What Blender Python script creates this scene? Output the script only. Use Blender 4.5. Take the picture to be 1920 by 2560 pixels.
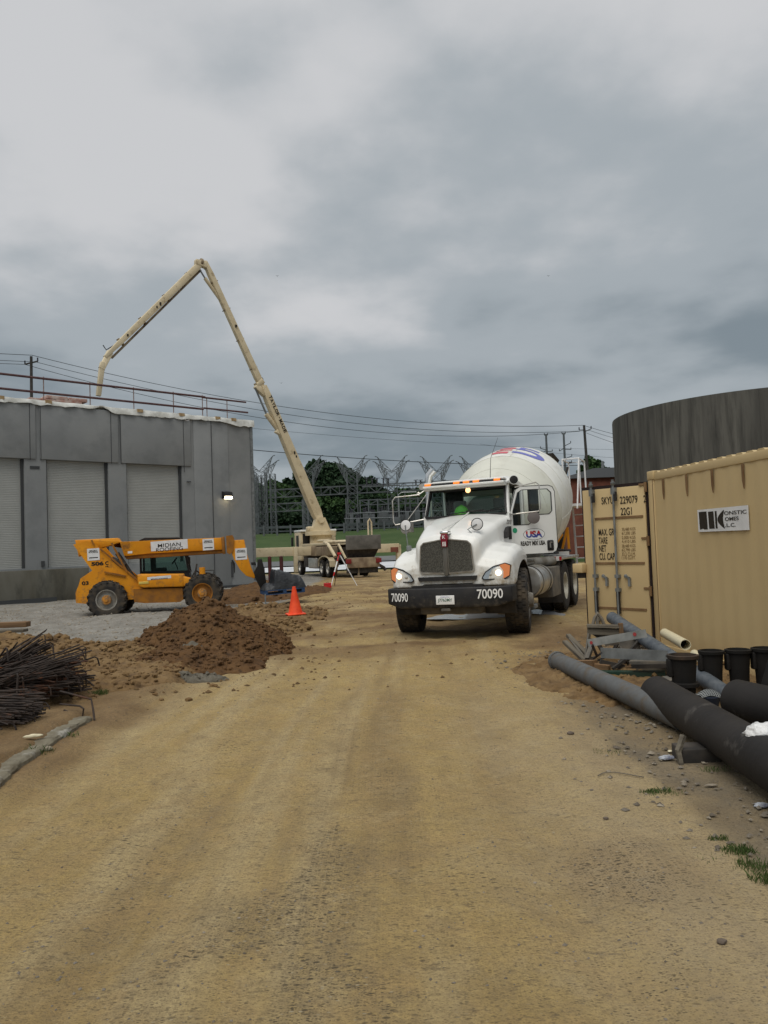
import bpy, bmesh, math, random
import numpy as np
from math import sin, cos, pi, radians as R
from mathutils import Vector, Matrix, Euler
random.seed(7); np.random.seed(7)
for o in list(bpy.data.objects): bpy.data.objects.remove(o)
S = bpy.context.scene
COL = S.collection

# ------------------------------------------------------------------ camera
FPX = 1950.0; CAMZ = 1.65
PITCH = math.atan(83/FPX); ROLL = R(2.05)
fw = Vector((0, cos(PITCH), sin(PITCH))); r0 = Vector((1,0,0)); u0 = Vector((0,-sin(PITCH),cos(PITCH)))
rt = cos(ROLL)*r0 - sin(ROLL)*u0; up = sin(ROLL)*r0 + cos(ROLL)*u0
cd = bpy.data.cameras.new('camera'); cam = bpy.data.objects.new('camera', cd); COL.objects.link(cam)
cd.sensor_fit = 'VERTICAL'; cd.sensor_height = 36; cd.sensor_width = 27; cd.lens = 36*FPX/2560
cd.clip_start = 0.05; cd.clip_end = 3000
M4 = Matrix((rt, up, -fw)).transposed().to_4x4(); M4.translation = Vector((0,0,CAMZ))
cam.matrix_world = M4
S.camera = cam
S.render.resolution_x = 768; S.render.resolution_y = 1024

def at(px, py, Y):      # survey helper: a sight line of the photograph taken out to depth Y (metres north of the camera)
    d = fw + (px-960)/FPX*rt - (py-1280)/FPX*up
    return Vector((0,0,CAMZ)) + d*(Y/d.y)
def gat(px, py, z=0.0): # the same sight line down to the ground
    d = fw + (px-960)/FPX*rt - (py-1280)/FPX*up
    return Vector((0,0,CAMZ)) + d*((z-CAMZ)/d.z)

# ------------------------------------------------------------------ sky, sun, exposure
SUN_EL, SUN_AZ = R(62), R(200)      # azimuth from north, clockwise
w = bpy.data.worlds.new("World"); S.world = w; w.use_nodes = True
nt = w.node_tree; nt.nodes.clear()
def N(nt, t, **k):
    n = nt.nodes.new(t)
    for a, b in k.items():
        if a.startswith('i_'): n.inputs[int(a[2:])].default_value = b
        else: setattr(n, a, b)
    return n
L = nt.links.new
out = N(nt,'ShaderNodeOutputWorld')
sky = N(nt,'ShaderNodeTexSky', sky_type='NISHITA', sun_disc=False, sun_elevation=SUN_EL, sun_rotation=SUN_AZ)
sky.dust_density = 4.0
bg1 = N(nt,'ShaderNodeBackground', i_1=0.05); L(sky.outputs[0], bg1.inputs[0])
tc = N(nt,'ShaderNodeTexCoord'); sep = N(nt,'ShaderNodeSeparateXYZ'); L(tc.outputs['Generated'], sep.inputs[0])
def MA(nt, op, a, b=None, c=None, clamp=False):
    n = N(nt,'ShaderNodeMath', operation=op, use_clamp=clamp)
    for i, v in enumerate((a,b,c)):
        if v is None: continue
        if isinstance(v,(int,float)): n.inputs[i].default_value = v
        else: nt.links.new(v, n.inputs[i])
    return n.outputs[0]
zc = MA(nt,'ADD', MA(nt,'MAXIMUM', sep.outputs[2], 0.0), 0.22)
cx = MA(nt,'DIVIDE', sep.outputs[0], zc); cy = MA(nt,'DIVIDE', sep.outputs[1], zc)
cmb = N(nt,'ShaderNodeCombineXYZ'); L(cx,cmb.inputs[0]); L(cy,cmb.inputs[1]); cmb.inputs[2].default_value = 3.7
n1 = N(nt,'ShaderNodeTexNoise'); n1.inputs['Scale'].default_value=0.85; n1.inputs['Detail'].default_value=5; n1.inputs['Roughness'].default_value=0.46; n1.inputs['Distortion'].default_value=0.25
L(cmb.outputs[0], n1.inputs['Vector'])
n2 = N(nt,'ShaderNodeTexNoise'); n2.inputs['Scale'].default_value=3.4; n2.inputs['Detail'].default_value=7; n2.inputs['Roughness'].default_value=0.5
L(cmb.outputs[0], n2.inputs['Vector'])
cl = MA(nt,'ADD', MA(nt,'MULTIPLY', n1.outputs[0], 0.72), MA(nt,'MULTIPLY', n2.outputs[0], 0.28))
elev = MA(nt,'MULTIPLY', sep.outputs[2], 1.0)
gr = N(nt,'ShaderNodeMapRange', i_1=0.02, i_2=0.62, i_3=-0.085, i_4=0.085); L(elev, gr.inputs[0])
cl2 = MA(nt,'ADD', cl, gr.outputs[0])
cr = N(nt,'ShaderNodeValToRGB'); L(cl2, cr.inputs[0])
cr.color_ramp.interpolation = 'EASE'
e = cr.color_ramp.elements
e[0].position = 0.33; e[0].color = (0.165,0.198,0.222,1)
e[1].position = 0.65; e[1].color = (0.465,0.470,0.480,1)
m_ = cr.color_ramp.elements.new(0.50); m_.color = (0.290,0.320,0.342,1)
bg2 = N(nt,'ShaderNodeBackground', i_1=1.0); L(cr.outputs[0], bg2.inputs[0])
mx = N(nt,'ShaderNodeMixShader', i_0=0.93); L(bg1.outputs[0],mx.inputs[1]); L(bg2.outputs[0],mx.inputs[2]); L(mx.outputs[0],out.inputs[0])
sl = bpy.data.lights.new('sun','SUN'); sl.energy = 1.5; sl.angle = R(50); sl.color = (1.0,0.965,0.90)
so = bpy.data.objects.new('sun', sl); COL.objects.link(so)
sd = Vector((sin(SUN_AZ)*cos(SUN_EL), cos(SUN_AZ)*cos(SUN_EL), sin(SUN_EL)))
so.rotation_euler = (-sd).to_track_quat('-Z','Y').to_euler()
S.view_settings.view_transform = 'Standard'; S.view_settings.look = 'None'
S.view_settings.exposure = 0.42; S.view_settings.gamma = 1.0
S.render.engine = 'CYCLES'

# ------------------------------------------------------------------ materials
def mat(name, c, c2=None, scale=3.0, rough=0.7, metal=0.0, bump=0.0, bscale=30.0, stretch=(1,1,1), lo=0.35, hi=0.65, detail=6, spec=0.28, c3=None, s3=1.0, l3=(0.5,0.62), coat=0.0, mud=None):
    m = bpy.data.materials.new(name); m.use_nodes = True
    t = m.node_tree; b = t.nodes['Principled BSDF']
    b.inputs['Base Color'].default_value = (*c,1); b.inputs['Roughness'].default_value = rough; b.inputs['Metallic'].default_value = metal
    b.inputs['Specular IOR Level'].default_value = spec
    if coat: b.inputs['Coat Weight'].default_value = coat; b.inputs['Coat Roughness'].default_value = 0.15
    tc = N(t,'ShaderNodeTexCoord'); mp = N(t,'ShaderNodeMapping'); mp.inputs['Scale'].default_value = stretch
    t.links.new(tc.outputs['Object'], mp.inputs[0])
    if c2 is not None:
        n = N(t,'ShaderNodeTexNoise'); n.inputs['Scale'].default_value = scale; n.inputs['Detail'].default_value = detail
        t.links.new(mp.outputs[0], n.inputs['Vector'])
        r = N(t,'ShaderNodeMapRange', i_1=lo, i_2=hi); t.links.new(n.outputs[0], r.inputs[0])
        x = N(t,'ShaderNodeMix', data_type='RGBA'); x.inputs[6].default_value = (*c,1); x.inputs[7].default_value = (*c2,1)
        t.links.new(r.outputs[0], x.inputs[0]); last = x.outputs[2]
        if c3 is not None:
            n3 = N(t,'ShaderNodeTexNoise'); n3.inputs['Scale'].default_value = s3; n3.inputs['Detail'].default_value = 8; n3.inputs['Roughness'].default_value=0.65
            t.links.new(mp.outputs[0], n3.inputs['Vector'])
            r3 = N(t,'ShaderNodeMapRange', i_1=l3[0], i_2=l3[1]); t.links.new(n3.outputs[0], r3.inputs[0])
            x3 = N(t,'ShaderNodeMix', data_type='RGBA'); x3.inputs[7].default_value = (*c3,1); t.links.new(last, x3.inputs[6]); t.links.new(r3.outputs[0], x3.inputs[0]); last = x3.outputs[2]
        if mud is not None:
            sz=N(t,'ShaderNodeSeparateXYZ'); t.links.new(tc.outputs['Object'], sz.inputs[0])
            nm=N(t,'ShaderNodeTexNoise'); nm.inputs['Scale'].default_value=9; nm.inputs['Detail'].default_value=9; nm.inputs['Roughness'].default_value=0.7; t.links.new(tc.outputs['Object'], nm.inputs['Vector'])
            hm_=N(t,'ShaderNodeMapRange', i_1=mud[1], i_2=mud[0], i_3=-0.22, i_4=0.16); t.links.new(sz.outputs[2], hm_.inputs[0])
            fm_=MA(t,'MULTIPLY', MA(t,'SUBTRACT', MA(t,'ADD', nm.outputs[0], hm_.outputs[0]), 0.5), 4.0, clamp=True)
            xm=N(t,'ShaderNodeMix', data_type='RGBA'); xm.inputs[7].default_value=(*mud[2],1); t.links.new(last,xm.inputs[6]); t.links.new(fm_, xm.inputs[0]); last=xm.outputs[2]
        t.links.new(last, b.inputs['Base Color'])
    if bump:
        n = N(t,'ShaderNodeTexNoise'); n.inputs['Scale'].default_value = bscale; n.inputs['Detail'].default_value = 8
        t.links.new(mp.outputs[0], n.inputs['Vector'])
        bp = N(t,'ShaderNodeBump'); bp.inputs['Strength'].default_value = 1.0; bp.inputs['Distance'].default_value = bump
        t.links.new(n.outputs[0], bp.inputs['Height']); t.links.new(bp.outputs[0], b.inputs['Normal'])
    return m
def emit(name, c, s):
    m = mat(name, c); b = m.node_tree.nodes['Principled BSDF']
    b.inputs['Emission Color'].default_value = (*c,1); b.inputs['Emission Strength'].default_value = s
    return m
def glass(name, tint, gl=0.12):
    m = bpy.data.materials.new(name); m.use_nodes = True; t = m.node_tree; t.nodes.clear()
    o = N(t,'ShaderNodeOutputMaterial'); tr = N(t,'ShaderNodeBsdfTransparent'); tr.inputs[0].default_value = (*tint,1)
    g = N(t,'ShaderNodeBsdfGlossy'); g.inputs['Roughness'].default_value = 0.03; g.inputs[0].default_value=(0.9,0.95,0.95,1)
    lw = N(t,'ShaderNodeLayerWeight', i_0=0.12)
    f = N(t,'ShaderNodeMapRange', i_1=0.0, i_2=1.0, i_3=gl, i_4=0.9); t.links.new(lw.outputs[0], f.inputs[0])
    x = N(t,'ShaderNodeMixShader'); t.links.new(f.outputs[0], x.inputs[0]); t.links.new(tr.outputs[0], x.inputs[1]); t.links.new(g.outputs[0], x.inputs[2])
    t.links.new(x.outputs[0], o.inputs[0]); return m
M = dict(
 concrete = mat('concrete', (0.215,0.224,0.226),(0.262,0.270,0.268), 0.45, 0.85, bump=0.003, bscale=14, c3=(0.168,0.177,0.180), s3=0.8, l3=(0.48,0.78)),
 concrete_old = mat('concrete_old', (0.155,0.150,0.125),(0.10,0.092,0.07), 1.2, 0.9, bump=0.006, bscale=10, stretch=(1,1,0.35), c3=(0.05,0.05,0.042), s3=1.8, l3=(0.5,0.75)),
 tank = mat('tank_concrete', (0.120,0.118,0.105),(0.070,0.069,0.063), 1.0, 0.95, bump=0.01, bscale=6, stretch=(1,1,0.10), c3=(0.040,0.040,0.037), s3=3.0, l3=(0.44,0.72)),
 joint = mat('joint_dark', (0.055,0.058,0.06), rough=0.9),
 door_grey = mat('shutter_grey', (0.33,0.335,0.315),(0.36,0.365,0.345), 1.5, 0.55, bump=0.002, bscale=5),
 membrane = mat('roof_membrane', (0.72,0.73,0.70),(0.5,0.5,0.46), 3.0, 0.6, bump=0.01, bscale=6),
 plywood = mat('plywood', (0.42,0.31,0.17),(0.3,0.2,0.1), 6, 0.8),
 steel_red = mat('red_oxide_steel', (0.075,0.035,0.04),(0.11,0.06,0.055), 8, 0.7),
 steel_post = mat('galvanised_post', (0.3,0.24,0.22),(0.2,0.12,0.1), 8, 0.6),
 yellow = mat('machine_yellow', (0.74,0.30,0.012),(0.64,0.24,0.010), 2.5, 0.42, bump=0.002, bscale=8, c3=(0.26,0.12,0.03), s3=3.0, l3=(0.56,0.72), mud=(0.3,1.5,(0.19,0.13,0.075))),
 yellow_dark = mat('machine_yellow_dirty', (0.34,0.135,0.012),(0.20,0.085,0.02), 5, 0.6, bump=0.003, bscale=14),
 cream = mat('pump_cream', (0.66,0.56,0.38),(0.58,0.48,0.31), 2.0, 0.5, c3=(0.26,0.19,0.11), s3=2.6, l3=(0.57,0.74)),
 cream_dirty = mat('pump_cream_dirty', (0.36,0.28,0.18),(0.16,0.11,0.07), 2.0, 0.7),
 white = mat('truck_white', (0.80,0.80,0.77),(0.74,0.74,0.70), 2.0, 0.28, coat=0.35, c3=(0.52,0.47,0.38), s3=1.7, l3=(0.66,0.88), mud=(0.85,1.55,(0.42,0.36,0.27))),
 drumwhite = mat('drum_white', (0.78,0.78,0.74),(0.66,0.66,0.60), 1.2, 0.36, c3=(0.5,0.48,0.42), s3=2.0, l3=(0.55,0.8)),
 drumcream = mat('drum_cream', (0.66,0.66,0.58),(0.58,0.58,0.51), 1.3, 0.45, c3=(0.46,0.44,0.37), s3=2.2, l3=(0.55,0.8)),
 black = mat('black_paint', (0.016,0.016,0.018),(0.03,0.028,0.026), 6, 0.5, mud=(0.35,0.95,(0.10,0.085,0.065))),
 blackplastic = mat('black_iron', (0.007,0.0065,0.006),(0.014,0.012,0.010), 6, 0.75, bump=0.002, bscale=40),
 rubber = mat('tyre_rubber', (0.030,0.028,0.026),(0.095,0.075,0.052), 5, 0.9, bump=0.004, bscale=30, lo=0.42, hi=0.72),
 rubber_clean = mat('tyre_black', (0.016,0.015,0.015),(0.04,0.034,0.028), 4, 0.85, bump=0.003, bscale=30),
 rim_grey = mat('rim_grey', (0.30,0.29,0.26),(0.17,0.15,0.12), 5, 0.6),
 rim_white = mat('rim_white', (0.62,0.60,0.52),(0.4,0.37,0.3), 5, 0.6),
 chrome = mat('chrome', (0.75,0.75,0.74), rough=0.12, metal=1.0),
 alu = mat('aluminium', (0.62,0.61,0.58),(0.42,0.39,0.34), 6, 0.38, metal=0.75),
 galv = mat('galvanised', (0.27,0.285,0.285),(0.17,0.18,0.18), 7, 0.5, metal=0.6),
 dirty_metal = mat('dirty_metal', (0.10,0.095,0.085),(0.19,0.165,0.13), 5, 0.8, bump=0.004, bscale=20),
 undercarriage = mat('undercarriage', (0.03,0.028,0.026),(0.07,0.06,0.05), 5, 0.9),
 grille = mat('grille_mesh', (0.115,0.112,0.095),(0.06,0.058,0.05), 60, 0.5, metal=0.4, bump=0.008, bscale=90, lo=0.45, hi=0.55),
 interior = mat('cab_interior', (0.035,0.04,0.042),(0.06,0.065,0.065), 4, 0.85),
 seatgrey = mat('seat_grey', (0.22,0.25,0.25),(0.3,0.33,0.33), 4, 0.9),
 lime = mat('lime_plastic', (0.20,0.62,0.08), rough=0.4),
 red = mat('red_paint', (0.48,0.02,0.02), rough=0.5), 
 darkred = mat('emblem_red', (0.20,0.015,0.03), rough=0.4),
 blue = mat('blue_paint', (0.05,0.07,0.30), rough=0.5),
 drumred = mat('drum_red', (0.58,0.10,0.13), rough=0.45), drumblue = mat('drum_blue', (0.14,0.15,0.46), rough=0.45),
 orange_lens = emit('orange_lens', (0.70,0.24,0.09), 0.10),
 lamp_on = emit('lamp_on', (1.0,0.70,0.40), 5.0), lamp_warm = emit('lamp_warm', (1.0,0.62,0.30), 5.0),
 wall_lamp = emit('wall_lamp_on', (1.0,0.86,0.62), 7.0),
 glass = glass('window_glass', (0.46,0.60,0.56), 0.0), glass_clear = glass('clear_glass', (0.85,0.9,0.88), 0.06), lens = glass('lamp_lens', (0.9,0.9,0.9), 0.15),
 cont = mat('container_tan', (0.550,0.418,0.220),(0.520,0.390,0.202), 0.9, 0.55, bump=0.003, bscale=3, c3=(0.36,0.25,0.13), s3=2.5, l3=(0.66,0.86)),
 cont_rust_shade = mat('container_rust_shade', (0.22,0.135,0.065),(0.15,0.085,0.04), 5, 0.8),  # rust brown, also used for painted shade in corrugations and door grooves
 gasket = mat('door_gasket', (0.02,0.012,0.012), rough=0.8),
 ink = mat('black_ink', (0.022,0.016,0.010), rough=0.6), ink_brown = mat('faded_ink', (0.12,0.06,0.015), rough=0.7), 
 sign_white = mat('sign_white', (0.72,0.72,0.72),(0.62,0.62,0.62), 5, 0.5),
 paper = mat('white_letter', (0.82,0.82,0.80), rough=0.5),
 cone = mat('cone_orange', (0.90,0.095,0.025),(0.72,0.06,0.02), 6, 0.5, c3=(0.35,0.08,0.03), s3=9, l3=(0.62,0.8)),
 pvc = mat('pvc_cream', (0.66,0.60,0.42), rough=0.4),
 pipe_grey = mat('pipe_grey', (0.100,0.104,0.105),(0.118,0.122,0.123), 14, 0.7, bump=0.002, bscale=30, c3=(0.105,0.085,0.062), s3=6, l3=(0.5,0.7)),
 pipe_blue = mat('pipe_bluegrey', (0.065,0.078,0.094),(0.115,0.128,0.14), 12, 0.55, bump=0.003, bscale=20),
 pipe_black = mat('pipe_black', (0.011,0.0095,0.0088),(0.020,0.017,0.015), 2.5, 0.75, bump=0.003, bscale=18, c3=(0.085,0.078,0.070), s3=2.6, l3=(0.60,0.70), spec=0.35),
 wood = mat('weathered_wood', (0.17,0.15,0.115),(0.085,0.073,0.056), 5, 0.85, bump=0.004, bscale=20, stretch=(0.3,4,4)),
 wood_tan = mat('raw_wood', (0.22,0.13,0.065),(0.14,0.085,0.045), 5, 0.85, bump=0.003, bscale=20, stretch=(0.3,4,4)),
 metal_sheet = mat('sheet_steel', (0.38,0.39,0.38),(0.22,0.23,0.22), 6, 0.5, metal=0.35),
 greenbeam = mat('green_paint', (0.012,0.045,0.030),(0.03,0.05,0.035), 5, 0.6),
 tarp = mat('black_tarp', (0.018,0.020,0.024),(0.035,0.038,0.042), 4, 0.42, bump=0.03, bscale=7),
 bluewood = mat('blue_pallet', (0.02,0.06,0.16),(0.04,0.07,0.13), 6, 0.8),
 rebar = mat('rusty_rebar', (0.026,0.020,0.017),(0.060,0.044,0.036), 9, 0.7, metal=0.15, c3=(0.20,0.07,0.025), s3=2.2, l3=(0.6,0.74)),
 plastic_bag = mat('plastic_bag', (0.78,0.78,0.77),(0.66,0.66,0.66), 9, 0.35, bump=0.03, bscale=12),
 curb = mat('curb_concrete', (0.205,0.185,0.135),(0.11,0.092,0.062), 5, 0.95, bump=0.02, bscale=16, c3=(0.33,0.32,0.28), s3=3, l3=(0.58,0.7)),
 stone = mat('stone', (0.20,0.175,0.14),(0.11,0.092,0.07), 3, 0.9), stone_light = mat('stone_light', (0.30,0.26,0.20),(0.20,0.17,0.13), 2, 0.9),
 lattice = mat('galvanised_lattice', (0.150,0.165,0.172),(0.10,0.11,0.115), 1, 0.6, metal=0.2),
 lattice_far = mat('weathered_lattice', (0.10,0.11,0.115), rough=0.7),
 insul = mat('insulator', (0.035,0.035,0.045), rough=0.4),
 railmetal = mat('guard_rail', (0.085,0.10,0.105),(0.05,0.06,0.06), 1, 0.6),
 wire = mat('wire', (0.03,0.033,0.038), rough=0.6), pole = mat('utility_pole', (0.065,0.06,0.055),(0.04,0.035,0.03), 2, 0.9),
 brick = mat('brick', (0.20,0.075,0.05),(0.15,0.055,0.04), 3, 0.9), roofgrey = mat('roof_grey', (0.12,0.13,0.14), rough=0.8),
 bark = mat('bark', (0.06,0.045,0.03), rough=0.95),
 leaf = mat('leaves', (0.040,0.085,0.022),(0.020,0.050,0.014), 0.9, 0.8, c3=(0.062,0.11,0.03), s3=1.9, l3=(0.5,0.75)),
 leaf_dark = mat('leaves_dark', (0.020,0.048,0.018),(0.012,0.030,0.012), 0.7, 0.8, c3=(0.036,0.068,0.022), s3=1.7, l3=(0.5,0.75)),
 grass = mat('grass_blades', (0.080,0.115,0.028),(0.05,0.085,0.02), 8, 0.8),
 puddle = mat('puddle_water', (0.40,0.395,0.38),(0.58,0.58,0.58), 3.0, 0.18, spec=0.6, stretch=(1,6,1)),  # pale base colour stands in for bright sky reflected in the water
 pad = mat('wet_concrete', (0.62,0.64,0.66),(0.5,0.52,0.54), 0.5, 0.5),
 asphalt = mat('asphalt_grey', (0.12,0.125,0.13),(0.15,0.155,0.155), 0.6, 0.85),
)

# ------------------------------------------------------------------ mesh builder
class MB:
    def __init__(s): s.v = []; s.f = []; s.sm = []
    def add(s, vs, fs, smooth=False):
        b = len(s.v); s.v += [tuple(p) for p in vs]; s.f += [tuple(b+i for i in f) for f in fs]; s.sm += [smooth]*len(fs); return s
    def box(s, c, d, rot=None):
        x,y,z = d[0]/2, d[1]/2, d[2]/2
        vs = [Vector(p) for p in ((-x,-y,-z),(x,-y,-z),(x,y,-z),(-x,y,-z),(-x,-y,z),(x,-y,z),(x,y,z),(-x,y,z))]
        if rot is not None:
            m = Euler(rot).to_matrix() if not isinstance(rot, Matrix) else rot
            vs = [m@p for p in vs]
        c = Vector(c)
        return s.add([p+c for p in vs], [(0,3,2,1),(4,5,6,7),(0,1,5,4),(1,2,6,5),(2,3,7,6),(3,0,4,7)])
    def bb(s, x0,x1,y0,y1,z0,z1): return s.box(((x0+x1)/2,(y0+y1)/2,(z0+z1)/2),(abs(x1-x0),abs(y1-y0),abs(z1-z0)))
    def rbox(s, x0,x1,y0,y1,z0,z1,r=0.03):     # box with chamfered edges
        bm = bmesh.new(); bmesh.ops.create_cube(bm, size=1)
        for v in bm.verts: v.co = Vector(((x0+x1)/2+v.co.x*(x1-x0),(y0+y1)/2+v.co.y*(y1-y0),(z0+z1)/2+v.co.z*(z1-z0)))
        bmesh.ops.bevel(bm, geom=bm.edges[:], offset=r, segments=3, affect='EDGES', profile=0.5)
        bm.verts.index_update()
        s.add([v.co for v in bm.verts], [[v.index for v in f.verts] for f in bm.faces], True); bm.free(); return s
    def frame(s, a, b):
        d = (Vector(b)-Vector(a)).normalized()
        t = Vector((0,0,1)) if abs(d.z) < 0.95 else Vector((1,0,0))
        u = d.cross(t).normalized(); return d, u, u.cross(d).normalized()
    def bar(s, a, b, wd=0.05, ht=None):         # rectangular bar between two points
        ht = ht or wd; d,u,v = s.frame(a,b); a=Vector(a); b=Vector(b)
        q = [(-1,-1),(1,-1),(1,1),(-1,1)]
        vs = [p+u*i*wd/2+v*j*ht/2 for p in (a,b) for i,j in q]
        return s.add(vs, [(0,3,2,1),(4,5,6,7),(0,1,5,4),(1,2,6,5),(2,3,7,6),(3,0,4,7)])
    def cyl(s, a, b, r, r2=None, n=16, caps=True, smooth=True):
        r2 = r if r2 is None else r2; d,u,v = s.frame(a,b); a=Vector(a); b=Vector(b)
        vs = [p+(u*cos(2*pi*i/n)+v*sin(2*pi*i/n))*q for p,q in ((a,r),(b,r2)) for i in range(n)]
        s.add(vs, [(i,(i+1)%n,n+(i+1)%n,n+i) for i in range(n)], smooth)
        if caps: s.add(vs[:n], [tuple(range(n))[::-1]]); s.add(vs[n:], [tuple(range(n))])
        return s
    def tube(s, pts, r, n=8, caps=True):
        pts = [Vector(p) for p in pts]; rings = []
        d,u,v = s.frame(pts[0], pts[1])
        for i,p in enumerate(pts):
            t = ((pts[min(i+1,len(pts)-1)]-pts[max(i-1,0)]).normalized())
            u = (u - t*u.dot(t)).normalized(); v = t.cross(u)
            rr = r[i] if isinstance(r,(list,tuple)) else r
            rings.append([p+(u*cos(2*pi*k/n)+v*sin(2*pi*k/n))*rr for k in range(n)])
        return s.loft(rings, caps, True)
    def loft(s, rings, caps=True, smooth=True, closed=True):
        n = len(rings[0]); vs = [p for r in rings for p in r]; fs = []
        for k in range(len(rings)-1):
            for i in range(n if closed else n-1):
                j = (i+1)%n; fs.append((k*n+i,k*n+j,(k+1)*n+j,(k+1)*n+i))
        s.add(vs, fs, smooth)
        if caps: s.add(rings[0],[tuple(range(n))[::-1]]); s.add(rings[-1],[tuple(range(n))])
        return s
    def lathe(s, o, d, prof, n=32, smooth=True, caps=True):   # prof: (t along axis, radius)
        o = Vector(o); d,u,v = s.frame(o, o+Vector(d))
        return s.loft([[o+d*t+(u*cos(2*pi*i/n)+v*sin(2*pi*i/n))*max(r,1e-4) for i in range(n)] for t,r in prof], caps, smooth)
    def prism(s, poly, ax, a, b):               # 2-D polygon pushed along an axis: ax 'y' -> poly is (x,z); 'x' -> (y,z); 'z' -> (x,y)
        f = {'x':lambda p,t:(t,p[0],p[1]),'y':lambda p,t:(p[0],t,p[1]),'z':lambda p,t:(p[0],p[1],t)}[ax]
        return s.loft([[Vector(f(p,a)) for p in poly],[Vector(f(p,b)) for p in poly]], True, False)
    def xf(s, m):
        s.v = [tuple(m@Vector(p)) for p in s.v]; return s
    def build(s, name, m, parent=None, bevel=0.0, angle=35, seg=2):
        me = bpy.data.meshes.new(name); me.from_pydata(s.v, [], s.f)
        me.polygons.foreach_set('use_smooth', s.sm)
        bm = bmesh.new(); bm.from_mesh(me)
        bmesh.ops.recalc_face_normals(bm, faces=bm.faces[:])
        if bevel:
            bmesh.ops.remove_doubles(bm, verts=bm.verts[:], dist=1e-5)
            es = [e for e in bm.edges if len(e.link_faces)==2 and e.calc_face_angle(0) > R(angle)]
            bmesh.ops.bevel(bm, geom=es, offset=bevel, segments=seg, affect='EDGES', profile=0.5, clamp_overlap=True)
            for f in bm.faces: f.smooth = True
        bm.to_mesh(me); bm.free()
        try: me.set_sharp_from_angle(angle=R(38 if not bevel else 50))
        except Exception: pass
        me.materials.append(m)
        o = bpy.data.objects.new(name, me); COL.objects.link(o)
        if parent is not None: o.parent = parent
        return o
def tag(o, label=None, cat=None, group=None, kind=None):
    if label: o['label'] = label
    if cat: o['category'] = cat
    if group: o['group'] = group
    if kind: o['kind'] = kind
    return o
def thing(name, label, cat, loc=(0,0,0), rot=(0,0,0), group=None):
    o = bpy.data.objects.new(name, None); COL.objects.link(o); o.location = loc; o.rotation_euler = rot; o.empty_display_size = 0.2
    return tag(o, label, cat, group)
def copy_tree(o, parent=None):
    c = o.copy(); COL.objects.link(c); c.parent = parent
    for ch in [q for q in bpy.data.objects if q.parent == o]: copy_tree(ch, c)
    return c
def text(s, m, parent, o, right, upv, h, width=None, name='lettering', align='C', thick=0.0, depth=0.002):
    c = bpy.data.curves.new('t','FONT'); c.body = s; c.size = 1; c.offset = thick; c.extrude = 0.0
    to = bpy.data.objects.new('t', c); COL.objects.link(to)
    dg = bpy.context.evaluated_depsgraph_get(); me = bpy.data.meshes.new_from_object(to.evaluated_get(dg))
    bpy.data.objects.remove(to)
    co = np.array([v.co[:] for v in me.vertices]); mn = co.min(0); mx_ = co.max(0)
    sz = mx_-mn; sy = h/sz[1]; sx = (width/sz[0]) if width else sy
    rv = Vector(right).normalized(); uv = Vector(upv).normalized(); nn = rv.cross(uv)
    off = {'C':sz[0]/2,'L':0,'R':sz[0]}[align]
    for v in me.vertices:
        x = (v.co.x-mn[0]-off)*sx; y = (v.co.y-mn[1]-sz[1]/2)*sy
        v.co = Vector(o)+rv*x+uv*y+nn*depth
    me.materials.clear(); me.materials.append(m)
    ob = bpy.data.objects.new(name, me); COL.objects.link(ob); ob.parent = parent; me.name = name
    return ob

# ------------------------------------------------------------------ noise and terrain
def _h(ix, iy, seed):
    n = (ix.astype(np.int64)*374761393 + iy.astype(np.int64)*668265263 + seed*1442695041) & 0xffffffff
    n = ((n ^ (n >> 13)) * 1274126177) & 0xffffffff
    return ((n ^ (n >> 16)) & 0xffff)/65535.0
def vn(x, y, seed=0):
    ix = np.floor(x); iy = np.floor(y); fx = x-ix; fy = y-iy; fx = fx*fx*(3-2*fx); fy = fy*fy*(3-2*fy)
    a=_h(ix,iy,seed); b=_h(ix+1,iy,seed); c=_h(ix,iy+1,seed); d=_h(ix+1,iy+1,seed)
    return (a*(1-fx)+b*fx)*(1-fy)+(c*(1-fx)+d*fx)*fy
def fbm(x, y, seed=0, o=4, g=0.5):
    t=0; a=1; s=0
    for k in range(o): t = t+a*vn(x*2**k+k*17.3, y*2**k-k*9.1, seed+k); s+=a; a*=g
    return t/s
def ss(a,b,x): t = np.clip((x-a)/(b-a),0,1); return t*t*(3-2*t)
def gh(x, y):
    x = np.asarray(x,float); y = np.asarray(y,float)
    near = 1-ss(40,70,y)
    z = (fbm(x*0.35,y*0.35,3,3)-0.5)*0.07*near
    z = z + (fbm(x*2.2,y*2.2,11,4)-0.5)*0.035*near*ss(0.0,1.0,np.abs(x)+y*0.2)
    # wheel ruts running up the road
    cxr = -0.15 + 0.035*(y-8)*ss(6,16,y)
    for c0 in (-1.05, 0.95):
        z = z - 0.022*np.exp(-((x-cxr-c0)/0.22)**2)*near
    rough = 1.35*ss(8.5,12,y)*(1-ss(24,40,y))
    z = z + (fbm(x*1.3,y*1.6,21,5)-0.5)*0.12*rough + (fbm(x*3.5,y*4,27,5,0.65)-0.5)*0.045*rough*ss(-4.5,-2.5,x)
    z = z - 0.13*ss(-2.5,-6.0,x)*0 
    z = z + 0.05*np.exp(-(((x-2.2)/2.4)**2+((y-15.8)/4.5)**2))
    yard = ss(14,19,y)*ss(-1.8,-4.2,x)
    z = z - 0.16*yard
    z = z - 0.12*ss(30,48,y)*(1-ss(56,64,y))*(1-yard)
    z = z + 3.9*ss(56,108,y) + 2.0*ss(120,220,y)
    z = z + 0.06*ss(-2.55,-2.75,x)*ss(4,5,y)*(1-ss(10,14,y))
    return z
def gz(x,y): return float(gh(x,y))

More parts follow.
